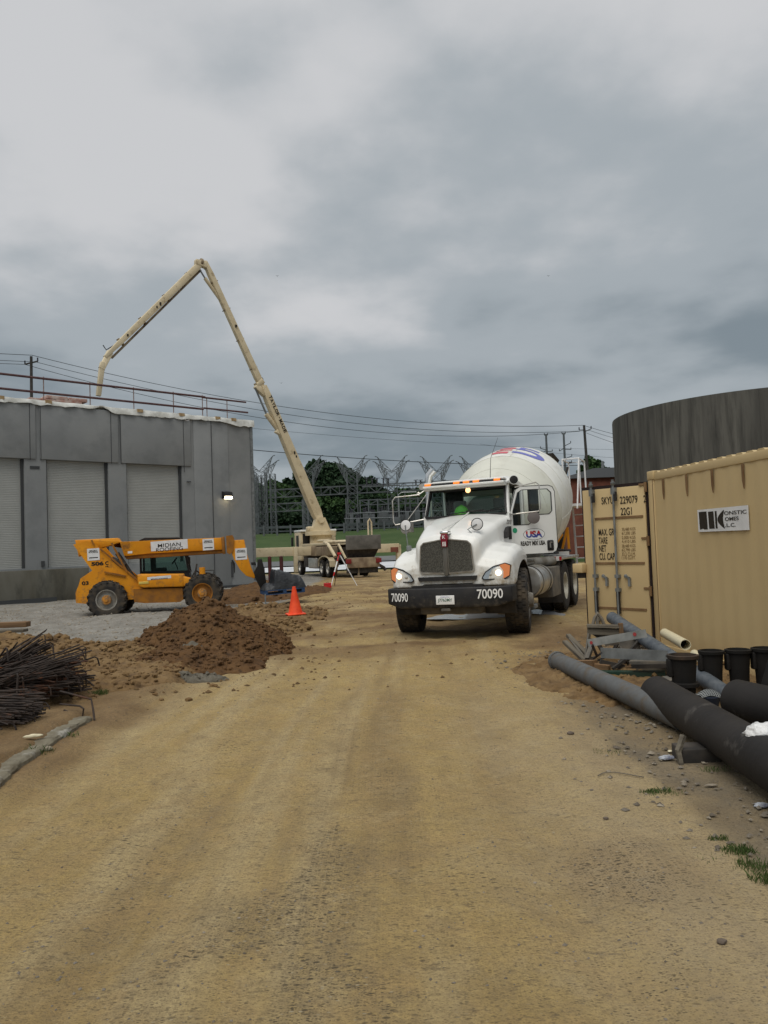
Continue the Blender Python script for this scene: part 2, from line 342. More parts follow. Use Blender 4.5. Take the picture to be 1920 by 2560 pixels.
def zones(x, y):
    e = (fbm(x*1.4,y*1.4,41,4)-0.5)
    # grey gravel yard left of the road
    yard = ss(-0.3,0.3,(13.2+0.35*(-x-3)-0) *0 + (y-14.2-e*1.6))*ss(-0.25,0.25,-x-3.1-0.0*(y)+ -e*1.3 - 0.02*(y-14))
    yard = yard*(1-ss(52,58,y))
    grass = ss(-1,1,y-57-e*4)*(1-0.0*y)
    edge = 1.75 + (fbm(x*0+3.3,y*1.4,51,4)-0.5)*0.16+(fbm(x*6,y*6,53,3)-0.5)*0.10
    pave = ss(-0.06,0.10,x-edge)*(1-ss(6.6,10.0,y+e*3))*(0.75+0.5*(fbm(x*2.5,y*2.5,55,4)-0.5)*2)
    brown = ss(0.15,0.75, (fbm(x*0.5,y*0.5,61,4)))*0
    brown = ss(-0.5,0.5,(8.3+e*3-0)-0*y)*0
    # dark soil: left verge, round the mounds, and along the pipes
    left = ss(-0.35,0.35,-x-2.55-e*0.7+0.16*ss(9,14,y)*(y-9))*ss(5.0,6.0,y)*(1-ss(15,19,y))
    right = ss(-0.5,0.5,x-2.0-e*1.6)*ss(4,9,y)*(1-ss(13,17,y))
    far = ss(10.0,13.5,y+e*2)*(1-ss(50,58,y))*np.clip(0.30+3.2*(fbm(x*0.45,y*1.1,63,5,0.6)-0.47),0,1)
    brown = np.clip(np.maximum(np.maximum(left*0.9,right*0.95),far),0,1)
    return yard, grass, np.clip(brown,0,1), pave
def tracks(x, y):     # tyre tracks: long streaks that follow the bend of the road
    s = x - (-0.15 + 0.055*np.maximum(0,y-7)) ; s2 = x + 0.28*np.maximum(0,y-9) - 0.1
    k = ss(9,13,y)*ss(0.2,-0.6,x-0.0)
    a = fbm(s*2.4,y*0.10,71,3); b = fbm(s*7.5,y*0.22,73,3,0.6); c = fbm(s2*2.2,y*0.10,75,3); d = fbm(s2*6.5,y*0.25,77,3,0.6)
    light = ss(0.48,0.66,(a*0.55+b*0.45)*(1-k)+(c*0.55+d*0.45)*k)
    a2 = fbm(s*1.7+9,y*0.16,81,3); b2 = fbm(s*11,y*0.5,83,3,0.6)
    dark = ss(0.50,0.70,a2*0.6+b2*0.4)
    for c0 in (-1.05,0.95): dark = np.maximum(dark, 0.55*np.exp(-((s-c0)/0.20)**2)*ss(0.35,0.6,fbm(x*1.5,y*0.5,85,3)))
    # gritty damp patch in the middle of the road and a brown gravel spot near the right edge
    q = fbm(x*1.6,y*0.8,87,4)
    grit = np.clip(np.exp(-((x+0.35)/0.5)**2-((y-4.0)/1.3)**2)*2.2*q + np.exp(-((x+0.55)/0.6)**2-((y-2.8)/0.8)**2)*1.6*q,0,1)*ss(0.40,0.58,fbm(x*3,y*2,89,4))
    spot = np.clip(np.exp(-(((x-1.15)/0.38)**2+((y-3.95)/0.42)**2)**1.5)*2.0*fbm(x*4,y*4,93,4),0,1)
    return light, dark, grit, spot

def ground_material():
    m = bpy.data.materials.new('ground_soil'); m.use_nodes = True; t = m.node_tree; b = t.nodes['Principled BSDF']; l = t.links.new
    geo = N(t,'ShaderNodeNewGeometry'); P = geo.outputs['Position']
    def noise(sc, det=6, ro=0.55, st=(1,1,1), off=(0,0,0)):
        mp = N(t,'ShaderNodeMapping'); mp.inputs['Scale'].default_value = st; mp.inputs['Location'].default_value = off; l(P, mp.inputs[0])
        n = N(t,'ShaderNodeTexNoise'); n.inputs['Scale'].default_value = sc; n.inputs['Detail'].default_value = det; n.inputs['Roughness'].default_value = ro
        l(mp.outputs[0], n.inputs['Vector']); return n.outputs[0]
    def rng(v,a,b_,c=0,d=1):
        r = N(t,'ShaderNodeMapRange', i_1=a, i_2=b_, i_3=c, i_4=d); l(v, r.inputs[0]); return r.outputs[0]
    def mix(f, a, c):
        x = N(t,'ShaderNodeMix', data_type='RGBA')
        if isinstance(f,float): x.inputs[0].default_value = f
        else: l(f, x.inputs[0])
        for i,v in ((6,a),(7,c)):
            if isinstance(v, tuple): x.inputs[i].default_value = (*v,1)
            else: l(v, x.inputs[i])
        return x.outputs[2]
    zn = N(t,'ShaderNodeAttribute', attribute_name='zone'); sp = N(t,'ShaderNodeSeparateColor'); l(zn.outputs['Color'], sp.inputs[0])
    zp = N(t,'ShaderNodeAttribute', attribute_name='pave')
    yard, grass, brown, pave = sp.outputs[0], sp.outputs[1], sp.outputs[2], zp.outputs['Fac']
    m1 = rng(noise(4.5,8,0.72,(0.8,0.6,1),(2,7,0)),0.47,0.62)
    big = rng(noise(0.55,5), 0.38, 0.62); mid = rng(noise(2.3,6,0.6,(1,0.6,1)), 0.36, 0.64); fine = rng(noise(26,5,0.7), 0.35, 0.66); soft = rng(noise(6,6,0.65,(1,0.5,1)),0.40,0.62)
    ta = N(t,'ShaderNodeAttribute', attribute_name='track'); sq = N(t,'ShaderNodeSeparateColor'); l(ta.outputs['Color'], sq.inputs[0])
    tl_, td_, tg_, tsp = sq.outputs[0], sq.outputs[1], sq.outputs[2], ta.outputs['Alpha']
    tan = mix(big, (0.470,0.332,0.122), (0.400,0.280,0.106))
    tan = mix(MA(t,'MULTIPLY',mid,0.5), tan, (0.540,0.400,0.172))
    tan = mix(MA(t,'MULTIPLY',tl_,0.62), tan, (0.560,0.450,0.255))
    tan = mix(MA(t,'MULTIPLY',td_,0.62), tan, (0.215,0.145,0.068))
    tan = mix(MA(t,'MULTIPLY',soft,0.25), tan, (0.29,0.21,0.105))
    tan = mix(MA(t,'MULTIPLY',tg_,MA(t,'ADD',MA(t,'MULTIPLY',fine,0.55),0.05)), tan, (0.150,0.128,0.095))
    tan = mix(MA(t,'MULTIPLY',tsp,0.62), tan, (0.215,0.135,0.058))
    m1 = rng(noise(4.5,8,0.72,(0.8,0.6,1),(2,7,0)),0.47,0.62); m2 = rng(noise(5.5,8,0.72,(0.8,0.6,1),(9,3,0)),0.50,0.66); m3 = rng(noise(3.0,8,0.7,(1,0.6,1),(5,5,0)),0.52,0.64)
    tan = mix(MA(t,'MULTIPLY',m1,0.42), tan, (0.470,0.320,0.140))
    tan = mix(MA(t,'MULTIPLY',m2,0.40), tan, (0.510,0.405,0.225))
    tan = mix(MA(t,'MULTIPLY',m3,0.42), tan, (0.280,0.205,0.105))
    g1 = rng(noise(60,3,0.8,(0.8,1.2,1)),0.46,0.64); g2 = rng(noise(19,5,0.75,(0.55,1.3,1)),0.54,0.66); g3 = rng(noise(8,7,0.75,(0.5,1.2,1)),0.40,0.60)
    tan = mix(MA(t,'MULTIPLY',fine,0.30), tan, (0.27,0.20,0.105))
    tan = mix(MA(t,'MULTIPLY',g1,0.44), tan, (0.19,0.14,0.078))
    tan = mix(MA(t,'MULTIPLY',MA(t,'MULTIPLY',g2,g3),0.78), tan, (0.130,0.100,0.062))
    brn = mix(mid, (0.170,0.102,0.046), (0.270,0.178,0.085)); brn = mix(MA(t,'MULTIPLY',fine,0.4), brn, (0.10,0.065,0.038))
    px_ = N(t,'ShaderNodeSeparateXYZ'); l(P, px_.inputs[0]); rt_ = MA(t,'MULTIPLY', rng(MA(t,'ADD',px_.outputs[0],MA(t,'MULTIPLY',noise(0.7,5),1.6)),1.1,2.0), rng(px_.outputs[1],10.0,6.0))
    tan = mix(MA(t,'MULTIPLY',rt_,0.35), tan, mix(mid,(0.40,0.335,0.235),(0.48,0.41,0.30)))
    tan = mix(0.04, tan, (0.10,0.07,0.03))
    col = mix(brown, tan, brn)
    gry = mix(mid, (0.240,0.228,0.200), (0.360,0.345,0.310)); gry = mix(MA(t,'MULTIPLY',m1,0.5), gry, (0.19,0.18,0.16)); gry = mix(MA(t,'MULTIPLY',fine,0.45), gry, (0.12,0.11,0.095))
    col = mix(yard, col, gry)
    pav = mix(mid, (0.150,0.128,0.098), (0.205,0.170,0.122)); pav = mix(MA(t,'MULTIPLY',fine,0.5), pav, (0.10,0.088,0.068))
    dirt_on = rng(noise(0.9,6,0.65,(1,1,1),(4,9,0)), 0.46, 0.60)
    pav = mix(MA(t,'MULTIPLY',dirt_on,0.75), pav, mix(mid,(0.20,0.15,0.09),(0.24,0.18,0.10)))
    col = mix(pave, col, pav)
    grs = mix(rng(noise(0.25,6),0.4,0.6), (0.036,0.068,0.016), (0.056,0.088,0.026)); grs = mix(MA(t,'MULTIPLY',mid,0.4), grs, (0.035,0.065,0.018))
    col = mix(grass, col, grs)
    # grit flecks, light and dark; the dark ones also paint the grit's small shadows
    def flecks(sc, thr, c, colr, dens):
        vo = N(t,'ShaderNodeTexVoronoi'); vo.inputs['Scale'].default_value = sc; vo.inputs['Randomness'].default_value = 1
        mp = N(t,'ShaderNodeMapping'); mp.inputs['Scale'].default_value = (0.62,1.30,1); l(P, mp.inputs[0]); l(mp.outputs[0], vo.inputs['Vector'])
        s = rng(vo.outputs['Distance'], thr, thr*0.55)
        sc_ = N(t,'ShaderNodeSeparateColor'); l(vo.outputs['Color'], sc_.inputs[0])
        k = rng(sc_.outputs[0], dens, dens+0.02)
        k2 = MA(t,'MULTIPLY', s, k, None); k2 = MA(t,'MULTIPLY', k2, MA(t,'MAXIMUM', rng(noise(1.3,5,0.65,(1,0.6,1),(sc,0,0)),0.50,0.66), MA(t,'MAXIMUM', MA(t,'MULTIPLY', MA(t,'MAXIMUM',tg_,tsp),0.9), 0.50 if sc>50 else 0.22)))
        return mix(k2, c, colr), k2
    ng = MA(t,'SUBTRACT', 1.0, grass)
    col0 = col
    col, k1 = flecks(34, 0.36, col, (0.085,0.068,0.045), 0.55)
    col, k2 = flecks(75, 0.38, col, (0.095,0.078,0.052), 0.60)
    col, k4 = flecks(125, 0.42, col, (0.11,0.085,0.05), 0.40)
    col, k5 = flecks(52, 0.34, col, (0.085,0.064,0.038), 0.72)
    col, k3 = flecks(50, 0.30, col, (0.42,0.36,0.25), 0.86)
    col = mix(grass, col, col0)
    l(col, b.inputs['Base Color']); b.inputs['Roughness'].default_value = 0.93; b.inputs['Specular IOR Level'].default_value = 0.25
    h = MA(t,'ADD', MA(t,'MULTIPLY', noise(7,9,0.72), 0.045), MA(t,'MULTIPLY', noise(45,6,0.8), 0.014))
    h = MA(t,'ADD', h, MA(t,'MULTIPLY', MA(t,'ADD',k1,k2), 0.006))
    bp = N(t,'ShaderNodeBump'); bp.inputs['Strength'].default_value = 0.85; bp.inputs['Distance'].default_value = 1.0
    l(h, bp.inputs['Height']); l(bp.outputs[0], b.inputs['Normal'])
    return m
GM = ground_material()
def grid_obj(name, X, Y, Z, mask, m, attrs=True):
    ny, nx = X.shape
    idx = np.arange(nx*ny).reshape(ny,nx)
    q = np.stack([idx[:-1,:-1],idx[:-1,1:],idx[1:,1:],idx[1:,:-1]],-1)
    q = q[mask]
    used = np.unique(q); rem = -np.ones(nx*ny,int); rem[used] = np.arange(len(used)); q = rem[q]
    co = np.stack([X.ravel()[used],Y.ravel()[used],Z.ravel()[used]],-1)
    me = bpy.data.meshes.new(name); me.from_pydata(co.tolist(), [], q.reshape(-1,4).tolist())
    me.polygons.foreach_set('use_smooth',[True]*len(me.polygons))
    if attrs:
        a,g,br,p = zones(co[:,0],co[:,1])
        at_ = me.color_attributes.new('zone','FLOAT_COLOR','POINT')
        at_.data.foreach_set('color', np.stack([a,g,br,np.ones_like(a)],-1).astype(np.float32).ravel())
        pa = me.attributes.new('pave','FLOAT','POINT'); pa.data.foreach_set('value', p.astype(np.float32)); tk_=tracks(co[:,0],co[:,1]); ta=me.color_attributes.new('track','FLOAT_COLOR','POINT'); ta.data.foreach_set('color', np.stack(tk_,-1).astype(np.float32).ravel())
    me.materials.append(m); o = bpy.data.objects.new(name, me); COL.objects.link(o); return o
ys = [-4.0]
while ys[-1] < 900:
    y = ys[-1]; ys.append(y + (0.055 if 1.5<y<9 else 0.10 if y<22 and y>-1 else 0.3 if y<40 else 1.2 if y<130 else 25))
xf_ = list(np.arange(-6.0,5.0,0.055)); l_ = [xf_[0]]
while l_[-1] > -700: d=-l_[-1]-6; l_.append(l_[-1]-max(0.12, d*0.10))
r_ = [xf_[-1]]
while r_[-1] < 700: d=r_[-1]-5; r_.append(r_[-1]+max(0.12, d*0.10))
xs = np.array(l_[::-1][:-1]+xf_+r_[1:]); ys = np.array(ys)
X, Y = np.meshgrid(xs, ys); Z = gh(X, Y)
pv = zones(X,Y)[3]; Z = Z - 0.012*pv
a_,g_,b_,p_ = zones(X[:-1,:-1],Y[:-1,:-1])
mg = g_ > 0.5; my = (a_ > 0.5) & ~mg; mp_ = (X[:-1,:-1]>1.75)&(X[:-1,:-1]<5)&(Y[:-1,:-1]<9)&(Y[:-1,:-1]>0) & ~mg & ~my; mo = ~(mg|my|mp_)
tag(grid_obj('dirt_road', X,Y,Z, mo, GM), 'tan compacted dirt road and soil scattered with grit', kind='structure')
tag(grid_obj('gravel_yard', X,Y,Z, my, GM), 'grey crushed stone yard in front of the loading docks', kind='structure')
tag(grid_obj('grass_bank', X,Y,Z, mg, GM), 'green grass bank rising to the substation', kind='structure')
tag(grid_obj('asphalt_verge', X,Y,Z, mp_, GM), 'dirty grey asphalt beside the dirt road under the pipes', kind='structure')
del X,Y,Z

def sheet(name, pts, dz, m, label, kind='structure', n=1):
    mb = MB(); vs = [Vector((x,y,gz(x,y)+dz)) for x,y in pts]
    mb.add(vs,[tuple(range(len(vs)))]); o = mb.build(name, m); tag(o, label, kind=kind); return o
def strip(name, x0,x1,y0,y1,nx,ny,dz,m,label):
    xs=np.linspace(x0,x1,nx); ys=np.linspace(y0,y1,ny); X,Y=np.meshgrid(xs,ys); Z=gh(X,Y)+dz
    o = grid_obj(name,X,Y,Z,np.ones((ny-1,nx-1),bool),m,False); return tag(o,label,kind='structure')
strip('concrete_pavement', -26,3.2,57.5,63.5,60,14,0.10,M['pad'],'pale wet concrete pavement behind the pump truck')
strip('access_road', -40,40,64.5,69,80,12,0.10,M['asphalt'],'grey asphalt access road at the foot of the grass bank')
def puddle(name, cx,cy,rx,ry,seed,label):
    rnd = random.Random(seed); n=40; ph=[rnd.uniform(0,6.3) for _ in range(4)]
    pts=[]
    for i in range(n):
        a=2*pi*i/n; k=1+0.18*sin(2*a+ph[0])+0.12*sin(5*a+ph[1])+0.07*sin(9*a+ph[2])
        pts.append((cx+rx*k*cos(a), cy+ry*k*sin(a)))
    z = np.mean([gz(*p) for p in pts])+0.022
    mb=MB(); mb.add([Vector((x,y,z)) for x,y in pts],[tuple(range(n))]); tag(mb.build(name,M['puddle']),label,kind='structure')
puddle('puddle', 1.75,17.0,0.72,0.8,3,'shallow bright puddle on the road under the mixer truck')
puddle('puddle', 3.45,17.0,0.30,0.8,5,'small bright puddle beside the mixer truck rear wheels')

# ------------------------------------------------------------------ loose stones (uncountable)
def stones(name, m, pts, label):
    P = np.array(pts); n = len(P)
    base = np.array([(1,0,0),(0,1,0),(-1,0,0),(0,-1,0),(0,0,1),(0,0,-0.6)],float)
    tri = np.array([(0,1,4),(1,2,4),(2,3,4),(3,0,4),(1,0,5),(2,1,5),(3,2,5),(0,3,5)])
    a = np.random.rand(n)*6.283; c,s_ = np.cos(a),np.sin(a)
    V = np.tile(base,(n,1,1)) * (0.7+0.6*np.random.rand(n,6,1)) * P[:,3][:,None,None]
    V[:,:,1] *= (0.5+0.5*np.random.rand(n,1)); V[:,:,2] *= 0.55
    x = V[:,:,0]*c[:,None]-V[:,:,1]*s_[:,None]; y = V[:,:,0]*s_[:,None]+V[:,:,1]*c[:,None]
    V = np.stack([x,y,V[:,:,2]],-1)+P[:,None,:3]
    F = (tri[None]+6*np.arange(n)[:,None,None]).reshape(-1,3)
    me = bpy.data.meshes.new(name); me.from_pydata(V.reshape(-1,3).tolist(),[],F.tolist()); me.materials.append(m)
    o = bpy.data.objects.new(name, me); COL.objects.link(o); return tag(o,label,'gravel',kind='stuff')
def scatter(n, fx, fy, rmin, rmax, dens=None, pw=3.0):
    pts=[]; X=fx(n); Y=fy(n); 
    keep = np.random.rand(n) < (dens(X,Y) if dens else 1)
    X=X[keep];Y=Y[keep]; Z=gh(X,Y); r=rmin+(rmax-rmin)*np.random.rand(len(X))**pw
    return np.stack([X,Y,Z+r*0.15,r],-1)
U = np.random.uniform
dn = lambda x,y: np.clip((fbm(x*0.9,y*0.6,77,4)-0.5)*6,0.05,1)
p1 = scatter(15000, lambda n:U(-3.5,3.5,n), lambda n:1.8+10*np.random.rand(n)**1.6, 0.0022,0.011, dn, 5)
stones('gravel_grit', M['stone'], p1, 'dark grit scattered over the dirt road')
p2 = scatter(1500, lambda n:U(-3,3.4,n), lambda n:2+9*np.random.rand(n), 0.003,0.012, dn, 4)
p3 = scatter(16000, lambda n:U(1.2,4.0,n), lambda n:U(4,12,n), 0.004,0.03, lambda x,y: np.clip((x-1.3-0.0*y)/1.2,0.05,1)*np.clip((fbm(x,y,91,3)-0.35)*4,0.1,1), 4)
stones('gravel_stones', M['stone_light'], np.concatenate([p2, p3[::4]]), 'pale stones scattered along the right verge')
stones('gravel_verge', M['stone'], np.concatenate([p3[1::3],p3[2::3]]), 'brown stones scattered beside the pipes')
p4 = scatter(9000, lambda n:U(-14,-3,n), lambda n:U(14,34,n), 0.01,0.05, lambda x,y: zones(x,y)[0]*0.8, 3)
stones('yard_gravel', M['stone_light'], p4, 'loose grey stones on the gravel yard')
p5 = scatter(12000, lambda n:U(-5,4,n), lambda n:U(9,30,n), 0.006,0.045, lambda x,y: np.clip((fbm(x*0.8,y*0.8,95,3)-0.45)*4,0,1)*ss(1.2,-2.2,x)*0.9+0.06, 4)
stones('dirt_clods', mat('clod', (0.15,0.095,0.045),(0.10,0.064,0.03),2,0.95), p5, 'clods of brown soil scattered on the churned road')
big = mat('rock_grey',(0.16,0.13,0.10),(0.09,0.07,0.055),9,0.9,bump=0.01,bscale=20)

# ------------------------------------------------------------------ dirt mounds
def mound(name, c, rx, ry, h, seed, label, m, rot=0.0, clods=500, peak=1.5, csz=0.05, extra=None, n=110):
    xs=np.linspace(-1.25,1.25,n); X,Y=np.meshgrid(xs,xs)
    wob=1+0.25*(fbm(X*1.7+seed,Y*1.7,seed,3)-0.5)*2
    d=np.sqrt(X**2+Y**2)*wob
    H=h*np.clip(1-d,0,1)**(1/peak) if peak<1 else h*np.clip(1-d**peak,0,1)
    px=X*rx; py=Y*ry
    if extra is not None: H = H+extra(px,py)
    edge=ss(0,0.12*h,H)
    H = H + edge*((fbm(px*4+seed,py*4,seed+3,5,0.6)-0.5)*0.22*min(h,0.8)**0.6 + np.abs(fbm(px*9,py*9,seed+9,4,0.6)-0.5)*0.14 + (fbm(px*24,py*24,seed+19,3,0.6)-0.5)*0.05)
    ca,sa=cos(rot),sin(rot); WX=c[0]+px*ca-py*sa; WY=c[1]+px*sa+py*ca
    WZ=gh(WX,WY)+np.where(H>0.004,H,-0.06)
    o=grid_obj(name,WX,WY,WZ,np.ones((n-1,n-1),bool),m,False)
    # clods on the slopes, part of the same heap
    rnd=np.random.RandomState(seed); vs=[];fs=[]
    ico=bmesh.new(); bmesh.ops.create_icosphere(ico,subdivisions=1,radius=1); iv=np.array([v.co[:] for v in ico.verts]); ff=[[v.index for v in f.verts] for f in ico.faces]; ico.free()
    for _ in range(clods):
        i=rnd.randint(4,n-4); j=rnd.randint(4,n-4)
        if H[i,j]<0.01 and rnd.rand()>0.02: continue
        r=csz*(0.10+rnd.rand()**5*1.25); b=len(vs)
        q=iv*(0.75+0.5*rnd.rand(len(iv),1))*r*np.array([1,1,0.75]); q=q+np.array([WX[i,j],WY[i,j],max(WZ[i,j],gz(WX[i,j],WY[i,j]))+r*0.2])
        vs+=q.tolist(); fs+=[[b+k for k in f] for f in ff]
    if vs:
        me2=bpy.data.meshes.new('soil_clods'); me2.from_pydata(vs,[],fs); me2.materials.append(m); c2=bpy.data.objects.new('soil_clods',me2); COL.objects.link(c2); c2.parent=o; c2['kind']='stuff'
    return tag(o,label,'dirt pile')
soil_dark=mat('soil_dark',(0.090,0.046,0.018),(0.130,0.070,0.028),4,0.95,bump=0.03,bscale=16,c3=(0.05,0.029,0.015),s3=7,l3=(0.5,0.7))
soil_mix=mat('soil_mixed',(0.150,0.090,0.038),(0.215,0.140,0.064),3,0.95,bump=0.03,bscale=14,c3=(0.085,0.052,0.026),s3=5,l3=(0.5,0.68))
soil_grey=mat('gravel_heap',(0.155,0.140,0.110),(0.10,0.09,0.07),9,0.95,bump=0.03,bscale=25)
mound('dirt_mound',(-2.95,12.9),1.45,1.35,0.83,5,'tall heap of dark brown soil in front of the yellow machine',soil_dark,clods=7500,peak=1.05,csz=0.040,n=230)
mound('dirt_mound',(-4.6,12.4),1.9,1.5,0.24,8,'low spread of lumpy soil between the tall heap and the left edge',soil_mix,clods=5000,peak=1.3,csz=0.045)
mound('dirt_mound',(-6.3,12.7),2.0,1.4,0.42,14,'long brown soil bank at the far left behind the rebar',soil_mix,clods=2500,peak=1.2,csz=0.07)
mound('dirt_mound',(-4.6,10.2),2.3,1.8,0.20,25,'tan lumpy soil behind the rusty rebar bundle',soil_mix,clods=6500,peak=1.2,csz=0.038)
mound('dirt_mound',(-2.85,11.2),1.15,0.95,0.22,33,'flat brown soil skirt at the foot of the tall heap',soil_dark,clods=2200,peak=1.3,csz=0.045)
mound('dirt_mound',(-2.85,11.35),0.42,0.22,0.26,37,'small patch of grey gravel on the foot of the tall soil heap',soil_grey,clods=300,peak=1.4,csz=0.03,n=60)
mound('dirt_mound',(-2.45,10.1),0.40,0.2,0.07,39,'small grey gravel spill near the road edge',soil_grey,clods=250,peak=1.4,csz=0.028,n=60)
mound('dirt_mound',(-3.1,15.8),1.6,1.6,0.30,44,'low brown soil ridge under the orange cone',soil_mix,clods=2500,peak=1.3,csz=0.06)
mound('dirt_mound',(-3.3,19.5),1.8,2.2,0.36,49,'brown soil ridge behind the orange cone',soil_mix,clods=2200,peak=1.3,csz=0.08)
mound('dirt_mound',(-4.6,30),2.6,3.5,0.55,52,'dark soil spoil in front of the pump truck',soil_dark,clods=400,peak=1.3,csz=0.12)
mound('dirt_mound',(3.15,9.4),1.6,2.0,0.07,57,'thin spread of brown soil under the scrap pile',soil_mix,clods=500,peak=1.5,csz=0.03)

# ------------------------------------------------------------------ warehouse
D = Vector((0.736,0.677,0)); NW = Vector((0.677,-0.736,0))     # along the wall, and outward (towards the camera)
W1 = at(640,1400,39.2); W1.z = 0
WL = 30.0; HROOF = 8.15
wang = math.atan2(D.y, D.x)
bld = thing('warehouse','grey precast concrete warehouse with three roller shutter dock doors','building',(W1.x,W1.y,0),(0,0,wang))
# local: x runs from -WL (left, nearer) to 0 (right corner), y negative = towards camera, z up
def wallx(px):  # local x of a photo column on the wall line
    u = at(px,1370,1.0); a = u.x/u.y
    # (W1 + D*s).x = a*(W1 + D*s).y
    return (a*W1.y - W1.x)/(D.x - a*D.y)
def wallz(px,py):
    s = wallx(px); p = W1+D*s; return at(px,py,p.y).z
doors = []
for (a,b) in ((-150,57),(119,275),(320,460)):
    x0 = wallx(a); x1 = wallx(b); doors.append((x0,x1))
zt = wallz(190,1152); zb = wallz(190,1417); 
doors[0] = (doors[1][0]-(doors[2][0]-doors[1][0])*0.98, wallx(64)); doors[0]=(doors[0][1]-(doors[1][1]-doors[1][0]),doors[0][1])
wt = 0.35
mb = MB(); cuts = [-WL]+[v for d_ in doors for v in d_]+[0]
for i in range(0,len(cuts),2): mb.bb(cuts[i],cuts[i+1],0,wt,-0.7,HROOF-0.12)
for x0,x1 in doors: mb.bb(x0,x1,0,wt,zt,HROOF-0.12); mb.bb(x0,x1,0.004,wt,-0.7,zb)
mb.bb(-0.35,0,wt,16,-0.7,HROOF-0.12); mb.bb(-WL,-0.35,15.7,16,-0.7,HROOF-0.12)
mb.build('wall',M['concrete'],bld)
mb=MB(); mb.bb(-WL,-0.1,0.5,15.6,HROOF-0.7,HROOF-0.45); mb.build('roof',M['roofgrey'],bld)
# raised pilasters / panels
mb=MB()
mb.bb(doors[2][1]+0.62,doors[2][1]+2.5,-0.03,-0.0,-0.5,HROOF-0.2)
for x0,x1 in doors: mb.bb(x0-0.25,x1+0.45,-0.06,-0.0,zt+0.0,HROOF-0.14)
mb.build('wall_panel',M['concrete'],bld,bevel=0.012)
mb=MB()
for px_,z0,z1 in ((78,zt-0.05,HROOF),(105,zt-0.05,HROOF),(282,zt-0.05,HROOF),(306,zt-0.05,HROOF),(464,zt-0.3,HROOF),(534,0.0,HROOF)):
    x=wallx(px_); mb=MB(); mb.bb(x-0.013,x+0.013,-0.068,-0.05,z0,z1-0.16); mb.build('panel_joint',M['joint'],bld)
mb=MB()
mb.bb(wallx(78),wallx(102),-0.02,0.0,5.3,5.42); mb.build('panel_joint',M['joint'],bld); mb=MB(); mb.bb(wallx(470),wallx(480),-0.07,-0.03,4.95,4.99)
mb.build('panel_joint',M['joint'],bld)
mb=MB(); mb.bb(-WL,wallx(215)-0.0,-0.28,0.0,-0.6,zb-0.05); mb.build('dock_plinth',M['concrete_old'],bld,bevel=0.02)
mb=MB(); mb.bb(-WL,wallx(133),-0.31,-0.2,-0.3,0.0); mb.build('footing_gap',M['joint'],bld)
mb=MB(); mb.bb(wallx(540),wallx(634),-0.09,0.0,-0.3,-0.03); mb.build('footing_gap',M['joint'],bld)
for x0,x1 in doors:
    mb=MB(); n=64; zs=np.linspace(zb,zt,n+1)
    for k in range(n):
        zm=(zs[k]+zs[k+1])/2; h=(zs[k+1]-zs[k])
        mb.loft([[Vector((x,0.20+dy,z)) for dy,z in ((0,zs[k]),(-0.005,zs[k]+0.25*h),(-0.005,zm+0.25*h),(0,zs[k+1]-0.004),(0.03,zs[k+1]-0.004),(0.03,zs[k]))] for x in (x0+0.02,x1-0.02)],True,False)
    dr=mb.build('roller_door',M['door_grey'],bld)
    mb=MB(); mb.bb(x1-0.10,x1-0.01,0.10,0.30,zb,zt); mb.build('door_track',M['joint'],dr); mb=MB(); mb.bb(x0+0.01,x0+0.06,0.10,0.30,zb,zt); mb.build('door_track',M['joint'],dr)
    mb=MB(); mb.bb(x0,x1,0.02,0.19,zb-0.10,zb+0.02); mb.build('dock_sill',M['concrete'],dr)
# corner trim
mb=MB(); mb.bb(-0.16,-0.02,-0.055,-0.02,0.2,HROOF-0.25); mb.build('corner_joint',M['galv'],bld)
# roof membrane flashing that droops over the parapet
mb=MB(); n=240; xsx=np.linspace(-WL,0.06,n)
drop=0.05+0.16*fbm(xsx*0.55,xsx*0,5,4)+0.26*np.maximum(0,fbm(xsx*2.1,xsx*0+3,9,4)-0.5)
drop=drop+0.10*np.exp(-((xsx-wallx(330))/1.3)**2)-0.17*np.exp(-((xsx-wallx(258))/0.25)**2)+0.16*ss(wallx(560),wallx(640),xsx)
rings=[]
for i,x in enumerate(xsx):
    zt_=HROOF+0.03*vn(np.array(x*3.0),np.array(1.0),4); d_=float(drop[i]); wv=0.03*sin(x*7)+0.02*sin(x*17)
    rings.append([Vector((x,0.55,zt_-0.1)),Vector((x,0.3,zt_)),Vector((x,-0.08,zt_)),Vector((x,-0.12+wv*0.5,zt_-d_*0.5)),Vector((x,-0.13+wv,zt_-d_-0.06)),Vector((x,-0.10+wv,zt_-d_-0.06)),Vector((x,-0.06,zt_-0.04)),Vector((x,0.5,zt_-0.14))])
mb.loft(rings,True,False); mb.build('roof_flashing',M['membrane'],bld)
mb=MB()
for px_ in (5,125,355,460,550,590):
    x=wallx(px_); mb=MB(); mb.bb(x-0.13,x+0.13,-0.15,0.35,HROOF-0.10,HROOF+0.04); mb.build('nailer_block',M['plywood'],bld)
